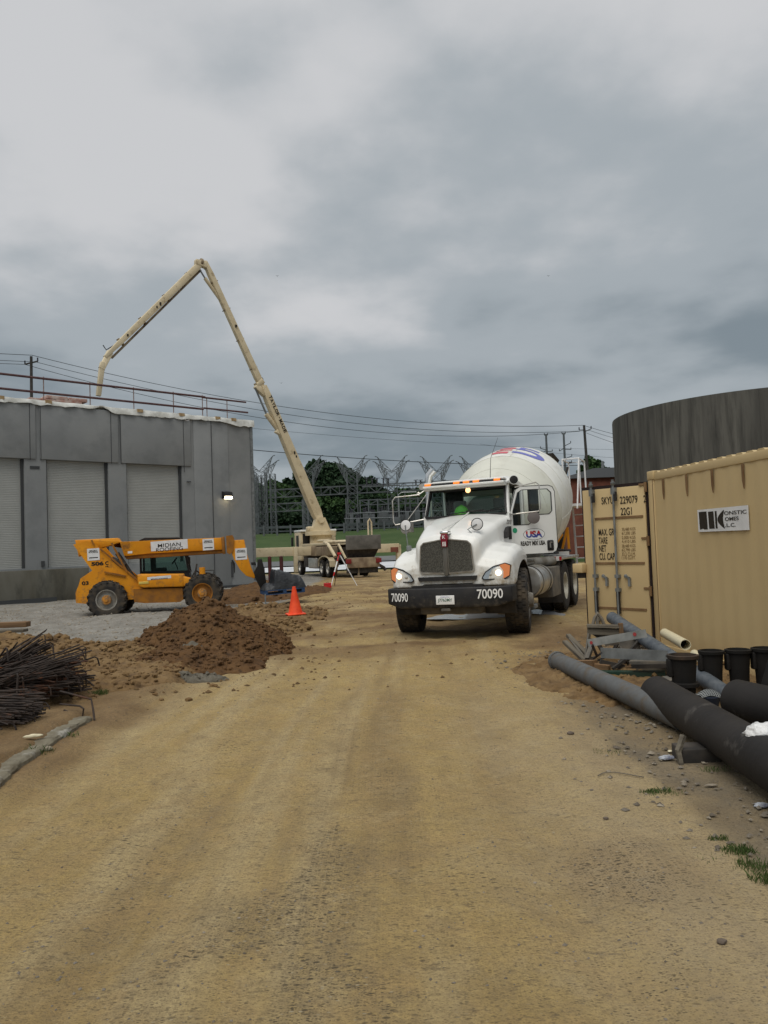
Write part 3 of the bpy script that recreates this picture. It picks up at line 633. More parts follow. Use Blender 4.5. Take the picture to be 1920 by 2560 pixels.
# guard rail on the roof
rl=thing('roof_guard_rail','dark red steel pipe guard rail along the warehouse roof edge','railing',(W1.x,W1.y,0),(0,0,wang))
xa=-WL; xb=wallx(525); xc=wallx(636)
mb=MB(); mb.cyl((xa,0.1,HROOF+0.98),(xb,0.1,HROOF+0.98),0.05,n=8); mb.cyl((xb+0.05,0.4,HROOF+1.02),(xc,0.4,HROOF+1.02),0.045,n=8); mb.build('top_rail',M['steel_red'],rl)
mb=MB(); mb.cyl((xa,0.1,HROOF+0.38),(xb-0.1,0.1,HROOF+0.38),0.05,n=8); mb.cyl((xb+0.1,0.4,HROOF+0.5),(xc+0.1,0.4,HROOF+0.5),0.045,n=8); mb.build('mid_rail',M['steel_red'],rl)
for px_ in (-60,118,235,345,445,518,537,588):
    x=wallx(px_); yy=0.1 if px_<525 else 0.4; mb=MB(); mb.cyl((x,yy,HROOF-0.1),(x,yy,HROOF+1.06),0.022,n=6); mb.build('rail_post',M['steel_post'],rl)
# roofing packs on the roof
pk=thing('roofing_bundle','low stack of red roofing packs on the warehouse roof edge','building material',(W1.x,W1.y,0),(0,0,wang))
x=wallx(178); 
mb=MB()
for k,(dx,zz,l) in enumerate(((-0.9,0.0,1.1),(0.2,0.02,1.1),(-0.3,0.17,0.9),(0.6,0.16,0.8))): mb.rbox(x+dx-l/2,x+dx+l/2,0.45,1.3,HROOF-0.1+0.16+zz,HROOF+0.05+0.16+zz,0.02)
mb.build('wrapped_pack',mat('red_wrap',(0.36,0.16,0.12),(0.55,0.45,0.4),3,0.6),pk)
mb=MB(); mb.bb(x-1.6,x+1.2,0.45,1.3,HROOF-0.1,HROOF+0.055); mb.build('pack_pallet',M['wood_tan'],pk)
# wall lamp and number
lmp=thing('wall_lamp','small lit wall pack lamp on the concrete wall near the right corner','lamp',(W1.x,W1.y,0),(0,0,wang))
x=wallx(567); z=wallz(567,1238)
mb=MB(); mb.prism([(-0.0,z+0.19),(-0.30,z+0.14),(-0.34,z-0.02),(-0.24,z-0.16),(0,z-0.19)],'x',x-0.22,x+0.22); mb.build('housing',M['black'],lmp,bevel=0.02)
mb=MB(); mb.add([(x-0.20,-0.335,z-0.01),(x+0.20,-0.335,z-0.01),(x+0.20,-0.235,z-0.20),(x-0.20,-0.235,z-0.20)],[(0,1,2,3)]); mb.box((x,-0.29,z-0.12),(0.36,0.08,0.15),(R(-32),0,0)); mb.build('lamp_glass',M['wall_lamp'],lmp)
x=wallx(474); z=wallz(474,1044); mb=MB(); mb.cyl((x,-0.065,z),(x,-0.045,z),0.17,n=20); mb.build('number_disc',M['sign_white'],bld)
text('3',M['ink'],bld,(x,-0.068,z),(1,0,0),(0,0,1),0.22,thick=0.02)
# small dark reveal patches
mb=MB(); x=wallx(106); z=wallz(106,1410); mb.bb(x-0.06,x+0.06,-0.075,-0.0,z-0.1,z+0.12); mb.build('dark_patch',M['joint'],bld); mb=MB(); x=wallx(578); z=wallz(578,1420); mb.bb(x-0.05,x+0.05,-0.06,0,z-0.45,z+0.3); mb.build('dark_patch',M['joint'],bld)

# ------------------------------------------------------------------ concrete tank
tk=thing('concrete_tank','tall round concrete tank streaked dark behind the tan container','tank')
k=1.4; ox,oy=0,0
TC=Vector((19.9,45.5,0)); TR=8.2; TH=1.65+5.4*1.4
def fit():
    pts=[]
    hh=TH-CAMZ
    for px_,py_ in ((1575,1027),(1669,1003),(1810,980),(1920,966)):
        d=at(px_,py_,1.0)-Vector((0,0,CAMZ)); q=hh/d.z; pts.append((d.x*q,q))
    A=np.array([[2*x,2*y,1] for x,y in pts]); b=np.array([x*x+y*y for x,y in pts]); s_=np.linalg.lstsq(A,b,rcond=None)[0]
    r=math.sqrt(s_[2]+s_[0]**2+s_[1]**2); return s_[0],s_[1],r
fx,fy,fr=fit(); print('TANK',fx,fy,fr)
TC=Vector((fx,fy,0)); TR=fr
dl=at(1535,1150,1.0); al=math.atan2(dl.x,dl.y)                     # left tangent bearing
dist=math.hypot(fx,fy); bc=math.atan2(fx,fy); TR=dist*math.sin(bc-al); print('TR',TR)
mb=MB(); mb.lathe((TC.x,TC.y,-1),(0,0,1),[(0,TR),(TH+1,TR),(TH+1,TR-0.35),(TH+0.2,TR-0.35)],n=160,caps=False); mb.build('tank_wall',M['tank'],tk)
mb=MB()
for i in range(40):
    a=2*pi*i/40; mb.bar((TC.x+(TR)*cos(a),TC.y+TR*sin(a),-1),(TC.x+TR*cos(a),TC.y+TR*sin(a),TH-0.02),0.03,0.03)
mb.build('form_line',M['tank'],tk)


# ------------------------------------------------------------------ wheels
def tyre_mb(r, wd, rim_r, n=48, lug=0, rows=5):
    mb=MB(); h=wd/2
    prof=[(-h*0.86,rim_r),(-h*0.98,rim_r+(r-rim_r)*0.30),(-h,rim_r+(r-rim_r)*0.6),(-h*0.93,r*0.955),(-h*0.82,r*0.985),(-h*0.4,r),(h*0.4,r),(h*0.82,r*0.985),(h*0.93,r*0.955),(h,rim_r+(r-rim_r)*0.6),(h*0.98,rim_r+(r-rim_r)*0.30),(h*0.86,rim_r)]
    mb.lathe((0,0,0),(1,0,0),prof,n,caps=False)
    if lug:                                   # chevron bars (off-road tyre)
        for i in range(lug):
            for s in (-1,1):
                a=2*pi*(i+(0.25 if s>0 else -0.25))/lug; a2=a+0.16
                p=lambda x,a,q:Vector((x,cos(a)*q,sin(a)*q))
                rr=r+0.012
                mb.bar(p(s*h*0.02,a2,rr),p(s*h*0.98,a,rr*0.985),0.045,0.05)
                mb.bar(p(s*h*0.98,a,rr*0.985),p(s*h*1.0,a-0.02,rr*0.90),0.05,0.035)
    else:                                     # block tread
        nb=34
        for j in range(rows):
            x=(-0.5+(j+0.5)/rows)*wd*0.86
            for i in range(nb):
                a=2*pi*(i+(0.5 if j%2 else 0))/nb
                m=Matrix.Translation((x,cos(a)*(r*(0.995 if abs(x)<h*0.6 else 0.985)),sin(a)*(r*(0.995 if abs(x)<h*0.6 else 0.985))))@Matrix.Rotation(a+0.12*(1 if j%2 else -1)*0,4,'X')
                q=MB(); q.box((0,0,0),(wd*0.86/rows*0.86,0.03,2*pi*r/nb*0.72)); 
                # box: radial along local y
                q.v=[tuple(m@Vector((p[0]*(1-0.0),p[1],p[2]))) for p in q.v]; mb.add(q.v,q.f)
    return mb
def rim_mb(rim_r, wd, s=1, dish=0.12, holes=8, hub=0.12, proud=0.0):
    mb=MB(); x=s*wd/2
    mb.lathe((0,0,0),(s,0,0),[(wd/2*0.86,rim_r*1.02),(wd/2*0.93,rim_r*1.05),(wd/2*0.90,rim_r*0.95),(wd/2-dish*0.9,rim_r*0.88),(wd/2-dish,rim_r*0.62),(wd/2-dish*0.75,rim_r*0.42),(wd/2-dish*0.7+proud,hub),(wd/2-dish*0.7+proud+0.05,hub*0.9),(wd/2-dish*0.7+proud+0.06,0.001)],32,caps=False)
    for i in range(holes):
        a=2*pi*i/holes; mb.cyl((s*(wd/2-dish*0.80),cos(a)*rim_r*0.46,sin(a)*rim_r*0.46),(s*(wd/2-dish*0.80+0.04),cos(a)*rim_r*0.46,sin(a)*rim_r*0.46),0.018,n=6)
    return mb
_tc={}
def wheel(parent, loc, r, wd, rim_r, s=1, steer=0.0, tm='rubber', rm='rim_grey', lug=0, dish=0.12, hub=0.12, proud=0.0, spin=0.0, axis='x', rows=5):
    key=(r,wd,rim_r,tm,lug,rows)
    if key in _tc: t=_tc[key].copy(); COL.objects.link(t); t.parent=parent
    else: t=tyre_mb(r,wd,rim_r,lug=lug,rows=rows).build('wheel',M[tm],parent); _tc[key]=t
    t.location=loc; t.rotation_euler=(spin,0,steer+(pi/2 if axis=='y' else 0))
    ri=rim_mb(rim_r,wd,s,dish,8,hub,proud).build('rim',M[rm],t)
    return t

# ------------------------------------------------------------------ mixer truck
TH_=R(22); T0=Vector((1.416,14.09,0))
tr=thing('mixer_truck','white concrete mixer truck with its headlights on and driver door open','truck',(T0.x,T0.y,gz(T0.x,T0.y)+0.03),(0,R(-1.0),-TH_))
def voxel(mb, name, m, parent, vs=0.022, smooth=6, cutters=()):
    o=mb.build(name,m,parent)
    r=o.modifiers.new('r','REMESH'); r.mode='VOXEL'; r.voxel_size=vs; r.use_smooth_shade=True
    s=o.modifiers.new('s','SMOOTH'); s.iterations=smooth; s.factor=0.5
    cs=[]
    for c in cutters:
        co=c.build('cut',m,parent); b=o.modifiers.new('b','BOOLEAN'); b.operation='DIFFERENCE'; b.object=co; b.solver='EXACT'; cs.append(co)
    bpy.context.view_layer.update()
    dg=bpy.context.evaluated_depsgraph_get(); me=bpy.data.meshes.new_from_object(o.evaluated_get(dg))
    o.modifiers.clear(); me.name=name; o.data=me
    for c in cs: bpy.data.objects.remove(c)
    me.polygons.foreach_set('use_smooth',[True]*len(me.polygons))
    try: me.set_sharp_from_angle(angle=R(40))
    except Exception: pass
    return o
# hood: main nose plus two flared fenders, fused into one shell
mb=MB()
def sec(y,wb,wt,z0,z1,crown=0.05,k=5):
    pts=[]; r=min(0.16,(z1-z0)*0.35)
    prof=[(wb,z0)]
    for i in range(k+1):
        a=pi/2*i/k; prof.append((wt-r+r*cos(a), z1-crown-r+r*sin(a)))
    prof.append((wt*0.45,z1-crown*0.3)); prof.append((0.0,z1))
    left=[Vector((x,y,z)) for x,z in prof]; right=[Vector((-x,y,z)) for x,z in prof[::-1][1:]]
    return left+right
mb.loft([sec(-0.98,0.50,0.50,0.92,1.66),sec(-0.90,0.60,0.57,0.90,1.76),sec(-0.6,0.66,0.62,0.90,1.86),sec(-0.1,0.74,0.70,0.92,2.0),sec(0.35,0.82,0.74,0.98,2.10),sec(0.62,0.83,0.79,1.0,2.14)],True,True)
for s in (-1,1):
    def fs(y,xi,xo,z0,z1,r=0.13,k=5,dr=0.0):
        pr=[(xi,z0),(xo,z0)]
        for i in range(k+1):
            a=pi/2*i/k; pr.append((xo-r+r*cos(a)-0.02,z1-dr-r+r*sin(a)))
        pr.append((xi,z1+0.04)); return [Vector((s*x,y,z)) for x,z in pr]
    mb.loft([fs(-0.98,0.45,0.93,0.88,1.18,0.10,dr=0.03),fs(-0.90,0.45,1.03,0.86,1.32,0.13,dr=0.04),fs(-0.70,0.45,1.09,0.86,1.45,0.16,dr=0.05),fs(-0.40,0.45,1.11,0.95,1.55,0.18,dr=0.05),fs(-0.05,0.45,1.12,0.95,1.60,0.18,dr=0.05),fs(0.30,0.45,1.10,0.95,1.57,0.18,dr=0.05),fs(0.55,0.45,1.06,0.95,1.48,0.16,dr=0.05),fs(0.74,0.45,1.00,0.95,1.32,0.12,dr=0.04)],True,True)
cut=[]
for s in (-1,1):
    c=MB(); c.cyl((s*0.72,0,0.56),(s*1.40,0,0.56),0.70,n=48); cut.append(c)
c=MB(); c.bb(-1.3,1.3,-0.72,1.2,0.3,0.95); 
hood=voxel(mb,'hood',M['white'],tr,0.02,7,cut)
mb=MB()
for s in (-1,1): mb.lathe((s*0.70,0,0.56),(s,0,0),[(0,0.735),(0.46,0.735),(0.46,0.715),(0,0.715)],48,caps=False)
# keep only the upper half of the arch liner
keep=MB()
for s in (-1,1):
    n=24; rings=[]
    for i in range(n+1):
        a=pi*(-0.08+1.16*i/n); y=cos(a); z=sin(a)
        rings.append([Vector((s*0.55,0.705*y,0.56+0.705*z)),Vector((s*1.075,0.705*y,0.56+0.705*z)),Vector((s*1.075,0.69*y,0.56+0.69*z)),Vector((s*0.55,0.69*y,0.56+0.69*z))])
    keep.loft(rings,True,True)
keep.build('wheel_arch_liner',M['undercarriage'],tr)
# grille
def slopey(z): return -1.005+ (z-0.95)*0.03
mbf=MB(); x0,x1=0.035,0.475; z0,z1=1.10,1.67
for s,nm in ((-1,'grille'),(1,'grille')):
    pts=[(s*x0,z0),(s*(x1-0.02),z0+0.02),(s*x1,z0+0.06),(s*(x1-0.035),z1-0.10),(s*(x1-0.09),z1-0.045),(s*x0,z1)]
    mb=MB(); mb.prism(pts,'y',-1.012,-0.96); g=mb.build(nm,M['grille'],tr)
    mb=MB(); 
    P3=[Vector((p[0],-1.014,p[1])) for p in pts]
    for i in range(len(P3)): mb.bar(P3[i],P3[(i+1)%len(P3)],0.014,0.02)
    mb.build('grille_frame',M['rim_grey'],g)
mb=MB(); mb.rbox(-0.036,0.036,-1.045,-0.96,1.06,1.72,0.012); mb.build('grille_divider',mat('divider',(0.16,0.155,0.14),rough=0.4,metal=0.5),tr)
mb=MB(); mb.prism([(-0.055,1.65),(-0.07,1.70),(-0.045,1.76),(0.045,1.76),(0.07,1.70),(0.055,1.65),(0.045,1.54),(-0.045,1.54)],'y',-1.07,-1.0); em=mb.build('emblem',M['darkred'],tr,bevel=0.004)
text('K',M['paper'],em,(0,-1.072,1.71),(1,0,0),(0,0,1),0.06,thick=0.01); 
mb=MB(); [mb.bb(x-0.006,x+0.006,-1.074,-1.070,1.555,1.63) for x in (-0.022,0,0.022)]; mb.build('emblem_mark',M['paper'],em)
mb=MB(); mb.rbox(-0.075,0.075,-1.06,-0.86,1.755,1.81,0.02); mb.build('emblem_cap',M['chrome'],em)
mb=MB(); mb.prism([(-0.52,1.045),(0.52,1.045),(0.50,0.975),(-0.50,0.975)],'y',-1.02,-0.97); mb.build('air_slot',M['black'],tr)
mb=MB(); mb.tube([(-0.04,-0.99,1.84),(-0.02,-0.5,1.925),(0,0.0,2.03),(0,0.55,2.165)],0.011,6); mb.build('hood_crease',M['white'],tr)
# headlights
for s in (-1,1):
    pts=[(s*0.60,0.995),(s*0.64,0.97),(s*0.98,0.975),(s*1.04,1.02),(s*1.06,1.19),(s*0.98,1.225),(s*0.80,1.18),(s*0.66,1.09)]
    f=lambda p,o: Vector((p[0], -0.985+o+max(0,abs(p[0])-0.86)*0.55+ (p[1]-1.0)*0.10, p[1]))
    mb=MB(); mb.loft([[f(p,-0.012) for p in pts],[f(p,0.08) for p in pts]],True,False); hl=mb.build('headlight',M['chrome'],tr)
    c=Vector((s*0.885,0,1.12)); sc=lambda q,k:(c.x+(q[0]-c.x)*k,c.z+(q[1]-c.z)*k)
    mb=MB(); mb.loft([[f(sc(p,1.05),-0.018) for p in pts],[f(sc(p,1.05),0.03) for p in pts]],True,False); mb.build('headlight_bezel',M['black'],hl) if False else None
    P3=[f(p,-0.016) for p in pts]; mb=MB()
    for i in range(len(P3)): mb.bar(P3[i],P3[(i+1)%len(P3)],0.018,0.018)
    mb.build('headlight_frame',M['black'],hl)
    q=[(s*0.95,0.98),(s*1.04,1.025),(s*1.055,1.185),(s*0.98,1.22),(s*0.90,1.20),(s*0.955,1.10)]
    mb=MB(); mb.loft([[f(p,-0.026) for p in q],[f(p,-0.013) for p in q]],True,False); mb.build('turn_signal',M['orange_lens'],hl)
    mb=MB(); y=f((s*0.92,1.12),0).y; mb.lathe((s*0.875,y-0.040,1.075),(0,-1,0),[(-0.02,0.050),(0.0,0.046),(0.012,0.03),(0.016,0.001)],20); mb.build('bulb',M['lamp_on'],hl)
    mb=MB(); mb.lathe((s*0.74,y-0.030,1.05),(0,-1,0),[(-0.01,0.05),(0.0,0.05),(0.01,0.03),(0.014,0.001)],18); mb.build('reflector',M['alu'],hl)
# bumper
mb=MB()
prof=[(-1.12,-0.78),(-1.09,-0.99),(-0.84,-1.09),(-0.55,-1.13),(0.55,-1.13),(0.84,-1.09),(1.09,-0.99),(1.12,-0.78)]
rings=[]
for x,y in prof:
    low=0.60 if abs(x)>0.9 else 0.53
    rings.append([Vector((x,y,low)),Vector((x,y-0.012,low+0.05)),Vector((x,y-0.012,0.84)),Vector((x,y,0.865)),Vector((x*0.97,y+0.10,0.865)),Vector((x*0.97,y+0.10,low))])
mb.loft(rings,True,False); bmp=mb.build('bumper',M['black'],tr,bevel=0.012)
mb=MB(); mb.bb(-0.62,0.62,-1.10,-0.85,0.862,0.905); mb.build('bumper_top_plate',M['black'],tr)
text('70090',M['paper'],bmp,(-0.83,-1.095,0.72),(1,-0.28,0),(0,0,1),0.145,0.35,thick=0.012,depth=0.02)
text('70090',M['paper'],bmp,(0.75,-1.115,0.745),(1,0.16,0),(0,0,1),0.155,0.42,thick=0.012,depth=0.02)
mb=MB(); mb.rbox(-0.17,0.15,-1.158,-1.142,0.585,0.735,0.006); pl=mb.build('license_plate',M['paper'],bmp)
text('J7763MY',mat('plate_green',(0.05,0.13,0.09),rough=0.6),pl,(-0.01,-1.162,0.655),(1,0,0),(0,0,1),0.065,0.25,thick=0.01)
text('Alabama',M['blue'],pl,(-0.01,-1.162,0.715),(1,0,0),(0,0,1),0.018,0.16)
mb=MB(); mb.rbox(-0.10,0.06,-1.12,-1.0,0.47,0.52,0.01); mb.build('tow_hook',M['dirty_metal'],tr)
# cab
mb=MB(); yw=0.62; cw=0.82
mb.loft([[Vector((-cw,y,z0)),Vector((cw,y,z0)),Vector((cw,y,2.12)),Vector((-cw,y,2.12))] for y,z0 in ((0.60,1.28),(0.70,1.28))],True,False)
mb.bb(-cw,cw,1.95,2.02,1.25,2.16); mb.bb(-cw,cw,0.6,2.0,1.24,1.30)
mb.bb(-cw,-0.42,1.95,2.02,2.16,2.72); mb.bb(0.62,cw,1.95,2.02,2.16,2.72); mb.bb(-0.42,0.62,1.95,2.02,2.56,2.72)
for s in (-1,1):
    mb.loft([[Vector((s*0.78,0.60,2.10)),Vector((s*0.83,0.62,2.10)),Vector((s*0.83,0.72,2.10)),Vector((s*0.78,0.72,2.10))],[Vector((s*0.73,0.86,2.70)),Vector((s*0.79,0.86,2.70)),Vector((s*0.79,0.96,2.70)),Vector((s*0.73,0.96,2.70))]],True,False)
    mb.bb(s*0.77,s*0.82,1.85,2.0,1.25,2.72)
cab=mb.build('cab',M['white'],tr,bevel=0.012)
mb=MB(); rings=[]
for y,wx,zt_ in ((0.66,0.72,2.72),(0.74,0.80,2.78),(1.0,0.83,2.83),(1.5,0.83,2.84),(2.02,0.82,2.80)):
    rings.append([Vector((-wx,y,2.68)),Vector((wx,y,2.68)),Vector((wx,y,zt_-0.07)),Vector((wx-0.10,y,zt_)),Vector((-wx+0.10,y,zt_)),Vector((-wx,y,zt_-0.07))])
mb.loft(rings,True,True); roof=mb.build('cab_roof',M['white'],tr)
mb=MB(); mb.rbox(-0.79,0.79,0.50,0.72,2.665,2.715,0.015); mb.rbox(-0.79,0.79,0.54,0.74,2.63,2.69,0.015); vis=mb.build('sun_visor',M['white'],tr)
mb=MB(); mb.bb(-0.74,0.74,0.52,0.70,2.717,2.745); mb.build('visor_gap',M['black'],tr)
mb=MB(); mb.rbox(-0.78,0.78,0.56,0.80,2.748,2.78,0.012); mb.build('roof_lip',M['white'],tr)
for x in (-0.69,-0.12,0.07,0.26,0.66):
    mb=MB(); mb.rbox(x-0.06,x+0.06,0.50,0.56,2.718,2.752,0.01); mb.build('marker_light',emit('marker_lens',(0.9,0.22,0.03),0.7) if 'mk' not in _tc else _tc['mk'],tr)
    _tc['mk']=bpy.data.materials.get('marker_lens')
# windshield and frame
wsp=[(-0.78,0.60,2.11),(0.78,0.60,2.11),(0.72,0.83,2.655),(-0.72,0.83,2.655)]
mb=MB(); mb.add(wsp,[(0,1,2,3)]); mb.build('windshield',M['glass'],tr)
mb=MB(); W_=[Vector(p) for p in wsp]
for i in range(4): mb.bar(W_[i]+Vector((0,-0.006,0)),W_[(i+1)%4]+Vector((0,-0.006,0)),0.035,0.05)
mb.bar((-0.72,0.815,2.635),(0.72,0.815,2.635),0.02,0.07)
mb.build('windshield_seal',M['black'],tr)
mb=MB(); mb.bar((-0.30,0.585,2.155),(0.36,0.57,2.20),0.014,0.02); mb.bar((0.62,0.585,2.155),(0.02,0.58,2.195),0.014,0.02); mb.build('wiper',M['black'],tr)
# interior
mb=MB(); mb.rbox(-0.77,0.77,0.70,1.0,1.7,2.08,0.04); mb.bb(-0.77,0.77,0.68,1.95,1.31,1.34); mb.build('dashboard',M['interior'],tr)
mb=MB(); mb.bb(-0.76,0.76,0.85,1.95,2.655,2.675); mb.bb(0.62,0.76,1.90,1.93,1.35,2.66); mb.bb(-0.76,-0.42,1.90,1.93,1.35,2.66); mb.bb(-0.42,0.62,1.90,1.93,1.35,2.15); mb.build('headliner',M['interior'],tr)
for x in (-0.42,0.40):
    mb=MB(); mb.rbox(x-0.24,x+0.24,1.25,1.75,1.35,1.55,0.05); mb.rbox(x-0.22,x+0.22,1.65,1.80,1.5,2.25,0.05); mb.rbox(x-0.13,x+0.13,1.66,1.78,2.27,2.46,0.04); mb.build('seat',M['seatgrey'],tr)
mb=MB(); mb.add([(0.40+0.21*cos(a)*1.0,1.10+0.06*sin(a)*0,2.08) for a in (0,)],[]); 
mb.tube([(0.42+0.21*cos(2*pi*i/20),1.12+0.12*sin(2*pi*i/20),2.06+0.17*sin(2*pi*i/20)) for i in range(21)],0.014,6); mb.bar((0.42,1.12,2.06),(0.42,0.95,1.9),0.04); mb.build('steering_wheel',M['black'],tr)
mb=MB(); mb.add([(-0.42,1.94,2.15),(0.62,1.94,2.15),(0.62,1.94,2.56),(-0.42,1.94,2.56)],[(0,1,2,3)]); mb.build('rear_window',M['glass_clear'],tr)
mb=MB(); mb.rbox(0.15,0.60,0.72,0.80,2.085,2.15,0.02); mb.build('papers',M['seatgrey'],tr)
mb=MB(); mb.lathe((0.02,0.80,2.60),(0,-1,0),[(0,0.05),(0.02,0.045),(0.03,0.001)],14); mb.build('dome_lamp',emit('dome_on',(1,0.5,0.2),2.2),tr)
# right door (closed, on the far side) and side glass
mb=MB(); mb.bb(-0.845,-0.82,0.74,1.84,1.30,2.14); mb.build('closed_door',M['white'],tr)
# driver's door: hinged at the front pillar and swung open
hx,hy=0.845,0.74; DA=R(-62)
door=MB()
def Dp(pts): return pts
dw=0.87; dz0,dz1=1.33,2.60
out_=[(0,dz0+0.02),(0.04,dz0),(dw-0.10,dz0),(dw-0.03,dz0+0.04),(dw,dz0+0.12),(dw,dz1-0.12),(dw-0.04,dz1-0.03),(dw-0.12,dz1),(0.22,dz1),(0.12,dz1-0.06),(0.0,2.14)]
win=[(0.05,1.88),(0.34,1.88),(0.39,1.92),(0.43,2.02),(0.48,2.06),(dw-0.13,2.06),(dw-0.07,2.12),(dw-0.07,dz1-0.14),(dw-0.14,dz1-0.07),(0.24,dz1-0.07),(0.16,dz1-0.12),(0.05,2.14)]
dm=Matrix.Translation((hx,hy,0))@Matrix.Rotation(DA+pi/2,4,'Z')   # door local x runs from hinge to free edge; closed = +y
def ringmesh(outer,inner,ya,yb):
    # bridge outer and inner loops by resampling both by angle about the window centre
    cx_,cz_=0.45,2.25
    def ray(poly,a):
        d=(cos(a),sin(a)); best=0
        for i in range(len(poly)):
            p=poly[i]; q=poly[(i+1)%len(poly)]; ex,ez=q[0]-p[0],q[1]-p[1]; den=d[0]*ez-d[1]*ex
            if abs(den)<1e-9: continue
            t=((p[0]-cx_)*ez-(p[1]-cz_)*ex)/den; u=((p[0]-cx_)*d[1]-(p[1]-cz_)*d[0])/den
            if t>0 and -1e-6<=u<=1+1e-6: best=max(best,t)
        return (cx_+d[0]*best,cz_+d[1]*best)
    an=sorted([math.atan2(p[1]-cz_,p[0]-cx_) for p in outer+inner]+[2*pi*i/40-pi for i in range(40)])
    O=[ray(outer,a) for a in an]; I=[ray(inner,a) for a in an]; n=len(an); V=[]
    for y in (ya,yb):
        V+=[Vector((p[0],y,p[1])) for p in O]+[Vector((p[0],y,p[1])) for p in I]
    F=[]
    for i in range(n):
        j=(i+1)%n; F+=[(i,j,n+j,n+i),(2*n+i,3*n+i,3*n+j,2*n+j),(i,2*n+i,2*n+j,j),(n+i,n+j,3*n+j,3*n+i)]
    return V,F
V,F=ringmesh(out_,win,-0.025,0.025)
door.add(V,F); door.xf(dm); dr=door.build('open_door',M['white'],tr)
mb=MB(); 
for pth,rr in ((out_,0.010),(win,0.012)):
    P3=[Vector((p[0],-0.024,p[1])) for p in pth]
    for i in range(len(P3)): mb.bar(P3[i],P3[(i+1)%len(P3)],rr)
mb.xf(dm); mb.build('door_seal',M['black'],dr)
mb=MB(); mb.bar((0.37,0,1.92),(0.37,0,2.55),0.02); mb.xf(dm); mb.build('window_divider',M['black'],dr)
mb=MB(); mb.add([(p[0],0.0,p[1]) for p in win],[tuple(range(len(win)))]); mb.xf(dm); mb.build('door_window',M['glass_clear'],dr)
# outer face is local -y (faces the camera when open): local x -> right
orx=(dm.to_3x3()@Vector((1,0,0))); on=(dm.to_3x3()@Vector((0,-1,0)))
if on.dot(Vector((0,-1,0)))<0: on=-on
def dpt(x,z,d=-0.027): return dm@Vector((x,d,z))
n_=28; mb=MB(); pts=[dpt(0.43+0.205*cos(2*pi*i/n_),1.695+0.108*sin(2*pi*i/n_),-0.028) for i in range(n_)]; mb.add(pts,[tuple(range(n_))]); ov=mb.build('oval_badge',M['ink'],dr)
mb=MB(); pts=[dpt(0.43+0.198*cos(2*pi*i/n_),1.695+0.101*sin(2*pi*i/n_),-0.030) for i in range(n_)]; mb.add(pts,[tuple(range(n_))]); mb.build('badge_face',M['paper'],ov)
usa=text('USA',M['blue'],dr,dpt(0.43,1.695,-0.031),orx,(0,0,1),0.125,0.31,thick=0.045,name='badge_letters')
# upper half of the letters is red: split the letter mesh at mid height
me=usa.data; bm=bmesh.new(); bm.from_mesh(me); bmesh.ops.bisect_plane(bm,geom=bm.verts[:]+bm.edges[:]+bm.faces[:],plane_co=dpt(0.43,1.70),plane_no=(0,0,1))
for f in bm.faces: f.material_index = 1 if f.calc_center_median().z>1.70 else 0
bm.to_mesh(me); bm.free(); me.materials.append(M['red'])
text('READY MIX USA',M['ink'],dr,dpt(0.40,1.53,-0.028),orx,(0,0,1),0.085,0.47,thick=0.04)
mb=MB(); mb.rbox(dw-0.20,dw-0.08,-0.045,-0.02,1.38,1.57,0.02); mb.xf(dm); hd=mb.build('door_handle_recess',M['black'],dr)
mb=MB(); mb.bar((dw-0.15,-0.05,1.43),(dw-0.15,-0.05,1.53),0.022); mb.bar((dw-0.15,-0.05,1.53),(dw-0.11,-0.05,1.53),0.022); mb.xf(dm); mb.build('door_handle',M['alu'],hd)
mb=MB(); pts=[dpt(0.07+0.045*cos(2*pi*i/12),1.78+0.05*sin(2*pi*i/12),-0.028) for i in range(12)]; mb.add(pts,[tuple(range(12))]); mb.build('green_sticker',mat('sticker_green',(0.03,0.32,0.16),rough=0.5),dr)
# mirror on the open door
mb=MB(); mb.tube([dpt(0.02,2.08,-0.04),dpt(0.05,2.08,-0.26),dpt(0.42,2.10,-0.42),dpt(0.46,2.16,-0.42),dpt(0.46,2.58,-0.42),dpt(0.40,2.63,-0.42),dpt(0.10,2.58,-0.10)],0.013,6); mb.build('mirror_bracket',M['alu'],dr)
mb=MB(); q=dpt(0.60,2.42,-0.05); 
mb.rbox(-0.10,0.10,-0.03,0.03,-0.26,0.26,0.02); mb.xf(Matrix.Translation(dpt(0.50,2.34,0.10))@Matrix.Rotation(DA+pi/2+0.3,4,'Z')); mb.build('side_mirror',M['interior'],dr)
mb=MB(); o_=dpt(0.40,2.00,-0.16); mb.lathe(o_,(0.1,-1,0),[(-0.03,0.09),(0.0,0.115),(0.006,0.10),(0.012,0.001)],24); mb.build('round_mirror',mat('mirror_grey',(0.16,0.14,0.13),rough=0.4),dr)
